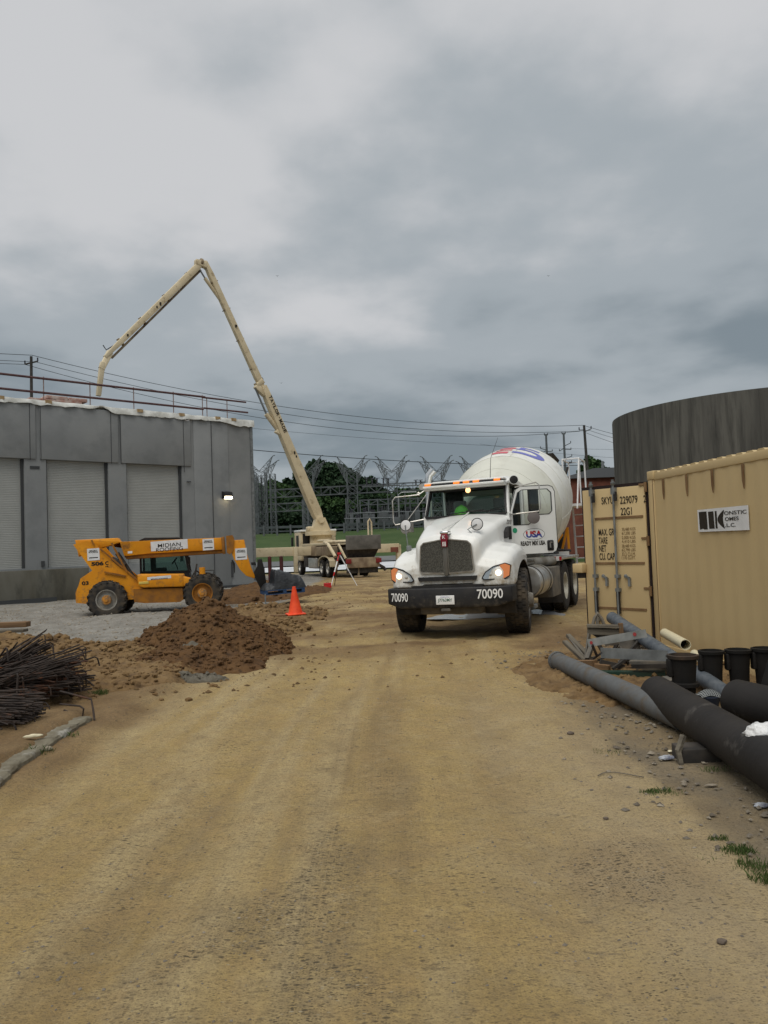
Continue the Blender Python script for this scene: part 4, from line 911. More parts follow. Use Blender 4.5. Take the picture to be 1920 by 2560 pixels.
# fender mirrors
for s,x,y,z in ((-1,-0.92,-0.40,1.97),(1,0.50,-0.75,1.90)):
    mb=MB(); mb.lathe((x,y,z),(0.0,-1,0.1),[(-0.05,0.03),(-0.02,0.08),(0.0,0.108),(0.0,0.097),(-0.01,0.05),(-0.01,0.001)],28); fm=mb.build('fender_mirror',M['black'],tr)
    mb=MB(); mb.lathe((x,y-0.002,z),(0,-1,0.1),[(-0.004,0.097),(0.004,0.08),(0.010,0.001)],28); mb.build('mirror_face',M['sign_white'],fm)
    mb=MB()
    if s<0: mb.tube([(x,y-0.02,z),(x+0.005,y-0.02,z-0.12),(x+0.02,y,1.62),(x+0.04,y,1.52)],0.010,6); mb.rbox(x-0.0,x+0.08,y-0.03,y+0.04,1.48,1.60,0.01)
    else: mb.tube([(x,y-0.02,z),(x-0.16,y-0.03,z-0.08),(x-0.02,y-0.02,z-0.22),(x+0.04,y-0.02,z-0.34)],0.011,6); mb.rbox(x+0.0,x+0.08,y-0.06,y+0.02,z-0.44,z-0.30,0.01)
    mb.build('mirror_stalk',M['galv'],fm)
# far-side mirror bracket
mb=MB(); mb.tube([(-0.80,0.75,2.68),(-0.95,0.70,2.58),(-1.40,0.6,2.56),(-1.46,0.6,2.50),(-1.46,0.6,2.08),(-1.42,0.6,2.02),(-0.84,0.72,2.10)],0.013,6); mb.tube([(-1.2,0.6,2.06),(-0.80,0.75,2.58)],0.008,6); mb.build('mirror_bracket',M['alu'],tr)
mb=MB(); mb.rbox(-1.20,-1.16,0.50,0.70,1.86,2.04,0.01); mb.lathe((-1.28,0.55,1.93),(0,-1,0),[(0,0.10),(0.03,0.09),(0.04,0.001)],20); mb.build('side_mirror',mat('mirror_back',(0.25,0.24,0.22),rough=0.5),tr)
# roof furniture
mb=MB(); mb.cyl((-1.18,2.10,1.2),(-1.18,2.10,2.80),0.06,n=16); mb.tube([(-1.18,2.10,2.76),(-1.18,2.10,2.92),(-1.14,2.10,3.08),(-1.04,2.12,3.18)],[0.066,0.07,0.075,0.082],16,False); mb.build('exhaust_stack',M['chrome'],tr)
mb=MB(); mb.tube([(-0.83,0.95,2.72),(-0.90,0.9,2.70)],0.02,6); mb.lathe((-0.92,0.92,2.74),(0,-1,0),[(0,0.03),(0.08,0.06),(0.1,0.06),(0.1,0.001)],14); mb.lathe((-0.96,0.75,2.60),(0,-1,0),[(0,0.02),(0.03,0.04),(0.05,0.001)],14); mb.build('work_lamp',M['alu'],tr)
mb=MB(); mb.lathe((0.88,0.92,2.74),(0.35,-1,-0.1),[(-0.10,0.03),(-0.03,0.085),(0.03,0.09),(0.04,0.085)],20,caps=True); sl_=mb.build('spot_lamp',M['white'],tr)
mb=MB(); mb.lathe((0.895,0.882,2.737),(0.35,-1,-0.1),[(0,0.078),(0.006,0.03),(0.008,0.001)],20); mb.build('spot_lens',M['black'],sl_)
mb=MB(); mb.tube([(0.44,0.9,2.80),(0.45,1.0,3.2),(0.54,1.3,3.62)],[0.007,0.005,0.003],5); mb.build('antenna',M['black'],tr)
# hood side vents and number
for sx,y0,z in ((1,0.28,1.74),):
    mb=MB(); mb.prism([(y0-0.12,z-0.10),(y0+0.05,z-0.04),(y0+0.05,z+0.11),(y0-0.0,z+0.09),(y0-0.10,z+0.02)],'x',0.70,0.80); mb.build('hood_vent',M['black'],tr)
    mb=MB(); mb.rbox(0.70,0.82,y0+0.10,y0+0.16,z-0.12,z+0.12,0.01); mb.build('hood_vent',M['black'],tr)
text('70090',M['ink'],tr,(0.775,0.33,1.94),(0.12,1,0),(0.25,0,1),0.09,0.26,thick=0.02,depth=0.03)
# chassis
mb=MB()
for s in (-1,1): mb.bb(s*0.42-0.05,s*0.42+0.05,-0.9,7.0,0.72,0.98)
for y in (-0.75,0.9,2.4,3.6,5.0,6.9): mb.bb(-0.4,0.4,y-0.06,y+0.06,0.74,0.94)
mb.build('chassis_rail',M['undercarriage'],tr)
mb=MB(); mb.rbox(-0.85,0.85,-0.10,0.10,0.42,0.58,0.03); mb.rbox(-0.55,0.55,-0.9,-0.55,0.40,0.66,0.04); mb.build('front_axle',M['dirty_metal'],tr)
mb=MB(); mb.rbox(-0.40,0.40,-0.35,0.55,0.42,0.95,0.06); mb.build('engine',M['undercarriage'],tr)
for s in (-1,1): wheel(tr,(s*0.99-0.04,0,0.545),0.555,0.41,0.30,s,steer=R(9),tm='rubber',rm='rim_grey',dish=0.06,hub=0.13,proud=0.06,rows=5)
for y in (4.2,5.57):
    mb=MB(); mb.cyl((-0.8,y,0.55),(0.8,y,0.55),0.09,n=12); mb.lathe((0,y,0.55),(0,1,0),[(-0.22,0.1),(-0.1,0.22),(0.1,0.22),(0.22,0.1)],16); mb.build('rear_axle',M['undercarriage'],tr)
    for s in (-1,1):
        wheel(tr,(s*0.70,y,0.545),0.545,0.27,0.29,s,tm='rubber_clean',rm='rim_white',dish=0.10,rows=4)
        wheel(tr,(s*1.00,y,0.545),0.545,0.27,0.29,s,tm='rubber_clean',rm='rim_white',dish=0.17,rows=4)
# fuel tank, air tank, steps, mud flaps on the driver's side
mb=MB(); mb.cyl((0.62,1.15,0.72),(0.62,1.15,0.72),0.01); 
mb=MB(); mb.lathe((0.90,0.95,0.80),(0,1,0),[(0,0.02),(0.015,0.29),(0.03,0.30),(1.25,0.30),(1.265,0.29),(1.28,0.02)],32); ft=mb.build('fuel_tank',M['alu'],tr)
mb=MB()
for y in (1.15,1.95): mb.lathe((0.90,y,0.80),(0,1,0),[(0,0.300),(0,0.312),(0.06,0.312),(0.06,0.300)],32,caps=False)
mb.build('tank_strap',M['dirty_metal'],ft)
mb=MB(); mb.lathe((0.90,0.93,0.80),(0,-1,0),[(0,0.27),(0.004,0.27),(0.004,0.001)],32); mb.build('tank_end',M['alu'],ft)
mb=MB(); mb.bb(0.62,1.16,2.30,3.30,0.42,1.02); mb.build('side_box',M['dirty_metal'],tr,bevel=0.01)
mb=MB(); mb.cyl((0.65,2.4,1.13),(1.0,3.4,1.13),0.10,n=16); mb.cyl((0.70,0.9,1.20),(1.0,1.3,1.20),0.035,n=10); mb.cyl((0.72,0.9,1.17),(0.80,2.2,1.17),0.07,n=12); mb.build('air_tank',M['rim_grey'],tr)
mb=MB(); mb.rbox(0.80,1.08,0.80,1.10,0.32,0.40,0.01); mb.rbox(0.70,0.92,0.80,1.08,1.12,1.16,0.01); mb.bar((0.85,0.88,0.4),(0.85,0.88,1.25),0.05); mb.bar((0.72,0.88,0.9),(1.0,0.88,0.9),0.05); mb.build('cab_step',M['galv'],tr)
mb=MB(); mb.bb(0.62,1.14,3.48,3.51,0.22,1.1); mb.build('mud_flap',M['undercarriage'],tr)
mb=MB()
for s in (-1,1): mb.rbox(s*0.56,s*1.15,3.50,6.3,1.13,1.19,0.015)
mb.build('rear_fender',M['alu'],tr)
mb=MB(); mb.bb(0.56,1.18,3.44,3.46,1.12,1.22); mb.bb(0.55,1.17,4.6,4.65,1.22,1.30)
fs_=mb.build('fender_strip',M['paper'],tr)
mb=MB(); 
for i in range(5): mb.bb(0.66+i*0.12,0.71+i*0.12,3.432,3.44,1.13,1.21)
mb.build('red_reflector',M['red'],fs_)
# drum
ax_=Vector((0,cos(R(12.5)),sin(R(12.5)))); d0=Vector((0.05,2.15,1.99))
prof=[(a,b*1.04) for a,b in [(0,0.30),(0.02,0.62),(0.20,0.78),(0.62,1.0),(1.15,1.185),(1.17,1.19),(1.75,1.235),(2.35,1.235),(2.9,1.18),(2.92,1.175),(3.7,0.93),(4.6,0.62),(4.75,0.60)]]
def drumseg(a,b): 
    t=MB(); t.lathe(d0,ax_,[p for p in prof if a<=p[0]<=b],72,caps=(a==0)); return t
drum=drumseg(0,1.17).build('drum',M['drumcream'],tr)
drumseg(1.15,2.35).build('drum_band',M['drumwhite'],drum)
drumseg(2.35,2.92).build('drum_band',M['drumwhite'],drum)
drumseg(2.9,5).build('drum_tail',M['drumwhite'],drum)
mb=MB()
for t,r in ((1.16,1.238),(2.91,1.227),(1.75,1.285),(0.62,1.04)): mb.lathe(d0,ax_,[(t-0.012,r-0.012),(t-0.008,r+0.004),(t+0.008,r+0.004),(t+0.012,r-0.012)],72,caps=False)
for a in (0.2,1.77,3.34,4.91):
    mb.tube([d0+ax_*t+(Vector((1,0,0))*cos(a)+ax_.cross(Vector((1,0,0)))*sin(a))*(r+0.001) for t,r in prof[4:9]],0.006,5)
mb.build('weld_seam',M['drumcream'],drum)
ux=Vector((1,0,0)); uz=ux.cross(ax_); 
def rad(t):
    for i in range(len(prof)-1):
        if prof[i][0]<=t<=prof[i+1][0]: 
            k=(t-prof[i][0])/max(1e-6,prof[i+1][0]-prof[i][0]); return prof[i][1]*(1-k)+prof[i+1][1]*k
def dpatch(poly_fn, m, name):     # poly_fn(u,v)->(angle from top in rad toward +x, t)
    mb=MB(); nu,nv=24,6; vs=[]
    for j in range(nv+1):
        for i in range(nu+1):
            a,t=poly_fn(i/nu,j/nv); a+=0.14; t+=0.22; vs.append(d0+ax_*t+(ux*sin(a)+uz*cos(a))*(rad(t)+0.006))
    mb.add(vs,[(j*(nu+1)+i,j*(nu+1)+i+1,(j+1)*(nu+1)+i+1,(j+1)*(nu+1)+i) for j in range(nv) for i in range(nu)],True)
    return mb.build(name,m,drum)
for k in range(3): dpatch(lambda u,v,k=k:(-0.34+0.30*u+0.02*k, 1.30+0.32*k+0.20*v-0.10*u),M['drumred'],'red_stripe')
def arc(u,v): a=-pi/2+pi*u; r=0.13+0.13*(1-v)*1.0; return (0.27+ r*cos(a)*1.1+0.02, 1.62+ r*1.15*sin(a))
dpatch(arc,M['drumblue'],'blue_letter')
dpatch(lambda u,v:(0.02+0.27*u, 1.32+0.15*v),M['drumblue'],'blue_letter')
dpatch(lambda u,v:(0.02+0.27*u, 1.77+0.15*v),M['drumblue'],'blue_letter')
dpatch(lambda u,v:(0.06+0.34*u, 2.05+0.15*v),M['drumblue'],'blue_letter')
dpatch(lambda u,v:(0.06+0.10*u, 1.92+0.20*v),M['drumblue'],'blue_letter')
# drum mounts, hopper, platform
mb=MB(); mb.lathe(d0+ax_*3.75,ax_,[(-0.06,0.92),(-0.05,1.0),(0.05,1.0),(0.06,0.92)],60,caps=False); mb.build('drum_ring',M['dirty_metal'],tr)
mb=MB()
for s in (-1,1):
    mb.bar((s*0.45,5.6,1.0),(s*0.62,6.0,2.0),0.12); mb.bar((s*0.5,7.2,1.0),(s*0.62,6.2,2.05),0.10); mb.bar((s*0.42,2.2,1.0),(s*0.25,2.25,1.7),0.10)
mb.bar((-0.62,6.05,1.95),(0.62,6.05,1.95),0.12); mb.build('drum_pedestal',M['undercarriage'],tr)
he=d0+ax_*4.75
mb=MB(); mb.loft([[Vector((-0.35,he.y-0.1,he.z+0.25)),Vector((0.35,he.y-0.1,he.z+0.25)),Vector((0.35,he.y+0.5,he.z+0.2)),Vector((-0.35,he.y+0.5,he.z+0.2))],[Vector((-0.65,he.y-0.35,he.z+0.78)),Vector((0.65,he.y-0.35,he.z+0.78)),Vector((0.6,he.y+0.9,he.z+0.70)),Vector((-0.6,he.y+0.9,he.z+0.70))]],False,False); mb.build('charge_hopper',M['undercarriage'],tr)
mb=MB(); mb.tube([(0.95,5.9,3.55),(0.95,6.9,3.55),(1.35,6.9,3.55),(1.35,5.9,3.55),(0.95,5.9,3.55)],0.02,6)
for x,y in ((0.95,5.9),(1.35,5.9),(0.95,6.9),(1.35,6.9)): mb.bar((x,y,2.45),(x,y,3.55),0.035)
mb.bb(0.9,1.4,5.85,6.95,2.38,2.44)
for s in (0.98,1.32): mb.bar((s,6.95,2.4),(s,7.1,0.7),0.045)
for k in range(6): mb.bar((0.98,6.97+k*0.02,2.2-k*0.28),(1.32,6.97+k*0.02,2.2-k*0.28),0.03)
mb.bar((1.0,5.9,2.4),(0.5,5.6,1.2),0.06); mb.bar((1.35,5.9,3.5),(1.3,5.5,2.3),0.03); mb.build('ladder_platform',M['sign_white'],tr)
mb=MB(); mb.bar((0.9,6.1,2.9),(0.6,6.6,3.5),0.05); mb.bar((0.75,6.0,2.4),(1.0,6.4,3.4),0.04); mb.bb(0.5,0.9,5.6,5.9,1.3,2.3); mb.bar((0.55,5.2,1.3),(1.1,5.2,2.2),0.05); mb.build('rear_frame',M['undercarriage'],tr)
mb=MB(); mb.bar((0.95,5.0,1.3),(1.1,5.1,1.85),0.05); mb.bar((1.1,5.1,1.85),(1.12,5.0,1.35),0.05); mb.bar((0.8,4.7,1.4),(0.98,5.0,1.7),0.05); mb.build('control_lever',M['yellow'],tr)
mb=MB(); mb.tube([(0.55,4.0,1.2),(0.8,4.4,1.45),(0.9,4.7,1.35),(1.15,5.0,1.3)],0.03,6); mb.tube([(0.3,3.2,1.2),(0.7,3.6,1.3),(1.0,4.2,1.28)],0.025,6); mb.build('hydraulic_hose',M['black'],tr)
mb=MB(); mb.bb(-1.2,1.2,7.2,7.3,0.55,0.75); mb.build('rear_bumper',M['undercarriage'],tr)
for ch in [q for q in bpy.data.objects if q.parent==tr]:
    b_=ch.name.split('.')[0]
    if b_ in ('cab','cab_roof','sun_visor','visor_gap','roof_lip','marker_light','windshield','windshield_seal','wiper','dashboard','headliner','seat','steering_wheel','rear_window','papers','dome_lamp','closed_door','work_lamp','spot_lamp','antenna','mirror_bracket'): ch.location.x-=0.08
    if b_=='open_door': ch.location.x-=0.11
    if b_=='exhaust_stack': ch.location.x-=0.12
# hard hat on the dashboard
hm=tr.matrix_basis if False else (Matrix.Translation(tr.location)@tr.rotation_euler.to_matrix().to_4x4())
hp=hm@Vector((-0.20,0.76,2.14))
hat=MB(); hat.lathe((0,0,0),(0,0,1),[(0,0.145),(0.02,0.14),(0.07,0.125),(0.11,0.085),(0.13,0.03),(0.132,0.001)],28,caps=False)
hat.v=[(x,y*0.82,z*1.25) for x,y,z in hat.v]
hh=hat.build('hard_hat',M['lime'],None); hh.location=hp+Vector((0,0,0.012)); hh.rotation_euler=(0,0,-TH_+0.3)
tag(hh,'lime green hard hat lying behind the truck windshield','hard hat')
mb=MB(); mb.lathe((0,0,-0.005),(0,0,1),[(0,0.175),(0.012,0.17),(0.012,0.13)],28,caps=False); mb.v=[(x-(0.03 if x<0 else 0),y*0.85,z) for x,y,z in mb.v]; mb.build('hat_brim',M['lime'],hh)
mb=MB(); mb.tube([(-0.13,0,0.03),(-0.09,0,0.115),(0,0,0.172),(0.09,0,0.115),(0.13,0,0.03)],0.012,6); mb.build('hat_ridge',M['lime'],hh)

# ------------------------------------------------------------------ telehandler (local x forward, y away from the camera, z up)
K=23.6/1950*0.3436
r0_=at(267,1500,23.6)
hl_=Vector((0.985,0.17,0)); tl=thing('telehandler','yellow telescopic handler with a long boom parked beside the loading docks','construction vehicle',(r0_.x,r0_.y,r0_.z-0.55),(0,R(-1.5),math.atan2(hl_.y,hl_.x)))
def T(cx,cy): x=(cx-340)*K; return (x, 0.55+(640-cy)*K-(cx-340)*K*0.070)
def TP(l): return [T(*p) for p in l]
tw=1.0
for (cx,cy,y,rm,s) in ((340,640,0.20,'rim_grey',-1),(1020,588,0.20,'yellow_dark',-1),(340,640,1.95,'rim_grey',1),(1020,588,1.95,'yellow_dark',1)):
    x,z=T(cx,cy); wheel(tl,(x,y,0.55),0.565,0.40,0.31,s=(1 if s<0 else -1),steer=(-pi if False else 0)+R(0),tm='rubber',rm=rm,lug=16,dish=0.10,hub=0.12,proud=0.02,axis='y') if False else None
    q=tyre_mb(0.55,0.40,0.30,lug=18); q.xf(Matrix.Rotation(-pi/2,4,'Z')); t=q.build('wheel',M['rubber'],tl); t.location=(x,y,0.55)
    q=rim_mb(0.30,0.40,1 if s<0 else -1,0.11,8,0.13,0.03); q.xf(Matrix.Rotation(-pi/2,4,'Z')); q.build('rim',M[rm],t)
    q=MB(); yy=-0.16 if s<0 else 0.16; q.lathe((0,yy,0),(0,-1 if s<0 else 1,0),[(0,0.15),(0.07,0.14),(0.075,0.07),(0.11,0.06),(0.112,0.001)],10,smooth=False); q.build('hub_cap',M['yellow'],t)
side=[(112,240),(205,215),(260,230),(330,320),(600,555),(525,575),(530,640),(478,640),(462,590),(420,540),(380,515),(330,507),(270,520),(220,565),(200,620),(190,672),(112,665),(112,590),(135,540),(150,490),(235,430)]
for y0,y1 in ((0.42,0.50),(1.62,1.70)):
    mb=MB(); mb.prism(TP(side),'y',y0,y1); sd_=mb.build('frame_plate',M['yellow'],tl,bevel=0.01)
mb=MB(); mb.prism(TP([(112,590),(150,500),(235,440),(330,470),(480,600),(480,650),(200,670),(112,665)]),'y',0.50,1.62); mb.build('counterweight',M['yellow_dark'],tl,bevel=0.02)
mb=MB(); mb.prism(TP([(560,455),(885,452),(887,545),(600,553),(560,540)]),'y',0.12,0.85); eb=mb.build('engine_cover',M['yellow'],tl,bevel=0.03)
mb=MB(); mb.prism(TP([(880,468),(945,485),(935,520),(882,545)]),'y',0.14,0.6); mb.build('front_cowl',M['yellow'],tl,bevel=0.02)
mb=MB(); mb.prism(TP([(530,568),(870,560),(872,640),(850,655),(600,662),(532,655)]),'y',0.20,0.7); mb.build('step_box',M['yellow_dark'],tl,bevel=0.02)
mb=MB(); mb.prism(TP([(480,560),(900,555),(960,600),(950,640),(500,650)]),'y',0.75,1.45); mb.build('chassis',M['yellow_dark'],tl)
for cx in (345,1020):
    x,z=T(cx,0); mb=MB(); mb.cyl((x,0.25,0.55),(x,1.9,0.55),0.10,n=12); mb.rbox(x-0.2,x+0.2,0.85,1.3,0.40,0.75,0.04); mb.build('axle',M['yellow_dark'],tl)
# cab on the far side
cp=TP([(556,445),(556,350),(566,205),(600,188),(850,182),(880,200),(890,335),(905,420),(895,440)])
cabm=MB()
def post(a,b,y,w_=0.06): p=T(*a);q=T(*b); cabm.bar((p[0],y,p[1]),(q[0],y,q[1]),w_)
for y in (1.08,1.80):
    for a,b in (((556,450),(562,205)),((562,205),(600,188)),((600,188),(850,182)),((850,182),(880,215)),((880,215),(912,440)),((912,440),(556,450))): post(a,b,y)
for a in ((562,205),(850,184),(880,215),(912,440),(556,450)): p=T(*a); cabm.bar((p[0],1.08,p[1]),(p[0],1.80,p[1]),0.06)
pc=T(556,0)[0]; pd_=T(912,0)[0]
z1_=T(556,440)[1]; cabm.prism(TP([(556,440),(912,435),(930,560),(556,560)]),'y',1.05,1.85)
pr=TP([(562,200),(850,180),(850,188),(562,212)]); cabm.prism(pr,'y',1.05,1.83)
tcab=cabm.build('cab',M['black'],tl)
mb=MB(); g=TP([(562,440),(566,215),(850,195),(905,435)]); 
for y in (1.09,1.79): mb.add([(p[0],y,p[1]) for p in g],[(0,1,2,3)])
mb.build('cab_glass',M['glass'],tcab)
mb=MB(); x,z=T(700,440); mb.rbox(x-0.28,x+0.15,1.25,1.65,z-0.05,z+0.12,0.04); mb.rbox(x-0.32,x-0.18,1.25,1.65,z,z+0.55,0.05); mb.build('seat',M['interior'],tcab)
mb=MB(); x,z=T(800,430); mb.tube([(x+0.16*cos(a)*0.5,1.45+0.17*sin(a),z+0.3+0.1*cos(a)) for a in [2*pi*i/16 for i in range(17)]],0.015,5); mb.bar((x+0.1,1.45,z),(x,1.45,z+0.3),0.03); mb.build('steering_wheel',M['black'],tcab)
mb=MB(); x,z=T(915,350); mb.rbox(x-0.02,x+0.05,1.0,1.12,z-0.12,z+0.10,0.01); mb.build('side_mirror',M['black'],tcab)
# boom
mb=MB(); mb.prism(TP([(112,205),(415,186),(432,214),(1185,176),(1190,268),(640,302),(470,322),(455,318),(430,220),(290,265),(220,262),(132,330),(128,300)]),'y',0.62,1.0); boom=mb.build('boom',M['yellow'],tl,bevel=0.015)
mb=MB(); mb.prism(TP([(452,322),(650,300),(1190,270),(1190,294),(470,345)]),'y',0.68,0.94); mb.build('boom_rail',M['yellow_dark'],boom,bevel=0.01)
mb=MB(); mb.prism(TP([(1172,172),(1195,168),(1198,300),(1178,302)]),'y',0.58,1.04); mb.prism(TP([(1212,165),(1256,158),(1268,180),(1255,280),(1230,302),(1212,290)]),'y',0.60,1.02); mb.build('boom_collar',M['yellow_dark'],boom,bevel=0.01)
mb=MB(); mb.prism(TP([(1248,195),(1345,190),(1358,290),(1385,400),(1412,470),(1408,490),(1345,468),(1300,420),(1262,345),(1240,280)]),'y',0.64,0.98); nose=mb.build('boom_nose',M['yellow'],boom,bevel=0.012)
mb=MB(); mb.prism(TP([(1265,375),(1250,345),(1240,350),(1252,385),(1252,455),(1262,440)]),'y',0.72,0.9); mb.build('tilt_hook',M['black'],boom)
mb=MB()
for a,b,w_ in (((380,225),(480,440),0.09),((300,270),(620,560),0.05),((320,440),(470,470),0.04),((240,205),(255,240),0.03)):
    p=T(*a);q=T(*b); mb.bar((p[0],0.38,p[1]),(q[0],0.38,q[1]),w_,0.05)
mb.build('lift_linkage',M['yellow_dark'],tl)
mb=MB(); p=T(400,300);q=T(520,500); mb.cyl((p[0],0.8,p[1]),(q[0],0.8,q[1]),0.07,n=12); p=T(360,350);q=T(450,400); mb.cyl((p[0],0.7,p[1]),(q[0],0.7,q[1]),0.12,n=10); mb.build('lift_cylinder',M['undercarriage'],tl)
mb=MB(); p=T(1000,475);q=T(1050,405); mb.cyl((p[0]+0.1,0.3,p[1]),(p[0]+0.1,0.3,q[1]+0.02),0.09,n=14); mb.build('air_cleaner',M['yellow'],tl)
mb=MB(); p=T(960,470); mb.bar((p[0],0.5,p[1]-0.1),(p[0]+0.1,0.5,p[1]+0.38),0.05); mb.tube([(p[0]-0.1,0.6,p[1]-0.05),(p[0]+0.05,0.6,p[1]+0.18),(p[0]+0.2,0.7,p[1]+0.05)],0.03,6); mb.tube([(T(1100,470)[0],0.6,T(1100,470)[1]),(T(1105,420)[0],0.6,T(1105,425)[1]),(T(1010,420)[0],0.6,T(1060,425)[1])],0.015,5); mb.build('hose',M['undercarriage'],tl)
# fork carriage and forks
mb=MB(); c0=T(1440,570); c1=T(1460,345)
mb.prism(TP([(1440,345),(1470,340),(1482,400),(1490,470),(1495,560),(1470,575),(1445,560),(1410,480),(1410,440),(1435,400)]),'y',0.35,1.35); carr=mb.build('fork_carriage',M['blackplastic'],tl,bevel=0.01)
mb=MB(); mb.prism(TP([(1385,365),(1420,362),(1425,388),(1388,385)]),'y',0.7,0.9); mb.build('carriage_pin',M['black'],carr)
zf=T(1490,575)[1]; xf0=T(1480,0)[0]
for y in (0.5,1.15):
    mb=MB(); mb.bb(xf0,xf0+1.15,y-0.05,y+0.05,zf,zf+0.04); mb.bb(xf0-0.02,xf0+0.03,y-0.05,y+0.05,zf,zf+0.7); mb.build('fork',M['black'],tl)
# lettering and stickers
fy=0.617
def sign(a,b,y,m=None,par=None):
    (x0,z1),(x1,z0)=T(*a),T(*b); z0=T(a[0],b[1])[1]; mb=MB(); mb.add([(x0,y,z0),(x1,y,z0+(x1-x0)*0.02),(x1,y,z1+(x1-x0)*0.02),(x0,y,z1)],[(0,1,2,3)]); return mb.build('sign_plate',m or M['sign_white'],par or boom)
s1=sign((652,213),(922,285),fy-0.003); x,z=T(787,235); text('MIDIAN',M['ink'],s1,(x,fy-0.005,z-0.0),(1,0,0.02),(0,0,1),0.115,0.70,thick=0.006); x,z=T(787,268); text('ROOFING',M['ink'],s1,(x,fy-0.005,z+0.005),(1,0,0.02),(0,0,1),0.115,0.82,thick=0.006)
for a,b,y,pp in (((1033,190),(1116,276),fy-0.003,boom),((1272,260),(1360,348),0.633,nose),((204,270),(290,358),0.412,sd_)):
    s2=sign(a,b,y,par=pp); x,z=T((a[0]+b[0])/2,(a[1]+b[1])/2)
    text('ROOFING',M['ink'],s2,(x,y-0.002,z+0.085),(1,0,0),(0,0,1),0.05,0.27,thick=0.02); text('MIDIAN',M['ink'],s2,(x,y-0.002,z+0.13),(1,0,0),(0,0,1),0.04,0.22,thick=0.02)
    mb=MB(); mb.add([(x-0.13,y-0.002,z-0.10),(x+0.13,y-0.002,z-0.10),(x+0.13,y-0.002,z-0.07),(x-0.13,y-0.002,z-0.07)],[(0,1,2,3)]); mb.build('printed_line',M['ink'],s2)
x,z=T(272,378); text('506',M['ink'],tl,(x,0.415,z),(1,0,0),(0,0,1),0.12,0.36,thick=0.05); x,z=T(338,374); text('C',M['ink'],tl,(x,0.415,z),(1,0,0),(0,0,1),0.11,0.10,thick=0.04); x,z=T(340,398); text('HL',M['ink'],tl,(x,0.415,z),(1,0,0),(0,0,1),0.05,0.10,thick=0.04)
x,z=T(180,522); text('03',M['ink'],tl,(x,0.415,z),(1,0,0),(0,0,1),0.12,0.20,thick=0.04)
s3=sign((630,475),(800,497),0.117,par=eb); x,z=T(715,486); text('MIDIAN ROOFING',M['ink'],s3,(x,0.115,z),(1,0,0),(0,0,1),0.04,0.5,thick=0.02)
sign((483,286),(516,303),fy-0.003); 
mb=MB(); x,z=T(600,512); mb.rbox(x-0.13,x+0.16,0.105,0.13,z-0.06,z+0.02,0.01); mb.build('warning_label',mat('label_yellow',(0.6,0.45,0.1),rough=0.6),eb)

# pallet with black wrapped load, on the forks
Lm=Matrix.Translation(tl.location)@tl.rotation_euler.to_matrix().to_4x4()
pp=at(662,1489,23.9); qq=at(762,1470,24.25)
pa=math.atan2(qq.y-pp.y,qq.x-pp.x); pal=thing('pallet','blue wooden pallet raised on the forks of the yellow machine','pallet',(pp.x,pp.y,pp.z),(0,R(-2.0),pa))
mb=MB(); PLn=1.25; PWd=1.1
for y in np.linspace(0.05,PWd-0.05,6): mb.bb(0,PLn,y-0.06,y+0.06,0.12,0.145)
mb.build('deck_board',M['bluewood'],pal); mb=MB()
for x in (0.05,PLn/2,PLn-0.05): mb.bb(x-0.05,x+0.05,0,PWd,0.025,0.12); 
mb.build('stringer',M['bluewood'],pal); mb=MB()
for y in (0.06,PWd/2,PWd-0.06): mb.bb(0,PLn,y-0.05,y+0.05,0,0.025)
mb.build('bottom_board',M['bluewood'],pal)
ld=thing('wrapped_load','slumped load under black plastic sheeting on the blue pallet','tarpaulin',(pp.x,pp.y,pp.z+0.14),(0,R(-2.0),pa))
mb=MB(); nx_,ny_=60,44
def lh(x,y):
    u=x/PLn; h=0.16+0.46*np.where(u<0.30,np.exp(-((u-0.30)/0.05)**2),np.clip(1-(u-0.30)/0.85,0,1)**0.9)
    h*=np.clip(np.minimum(u/0.06,(1.04-u)/0.12),0,1)**0.5
    v=y/PWd; h*=np.clip(np.minimum(v/0.12,(1-v)/0.12),0,1)**0.5
    return h
xs_=np.linspace(-0.03,PLn+0.06,nx_); ys_=np.linspace(0,PWd,ny_); X,Y=np.meshgrid(xs_,ys_)
H=lh(X,Y); H=H*(0.80+0.35*fbm(X*3+Y*2,Y*3-X*2,3,3))+ (fbm(X*5,Y*5,8,3)-0.5)*0.10*(H>0.05)
vs=[Vector((X[j,i],Y[j,i],max(0,H[j,i])+0.01)) for j in range(ny_) for i in range(nx_)]
fsx=[(j*nx_+i,j*nx_+i+1,(j+1)*nx_+i+1,(j+1)*nx_+i) for j in range(ny_-1) for i in range(nx_-1)]
mb.add(vs,fsx,True); mb.build('plastic_sheet',M['tarp'],ld)
mb=MB(); g0=pp; mb.bar((g0.x+0.02,g0.y-0.03,gz(g0.x,g0.y)-0.02),(g0.x+0.02,g0.y-0.03,g0.z+0.05),0.035); mb.rbox(g0.x-0.06,g0.x+0.1,g0.y-0.1,g0.y+0.04,gz(g0.x,g0.y)-0.01,gz(g0.x,g0.y)+0.02,0.005); tag(mb.build('prop_stand',M['galv'],None),'thin steel prop standing under the corner of the blue pallet','stand')

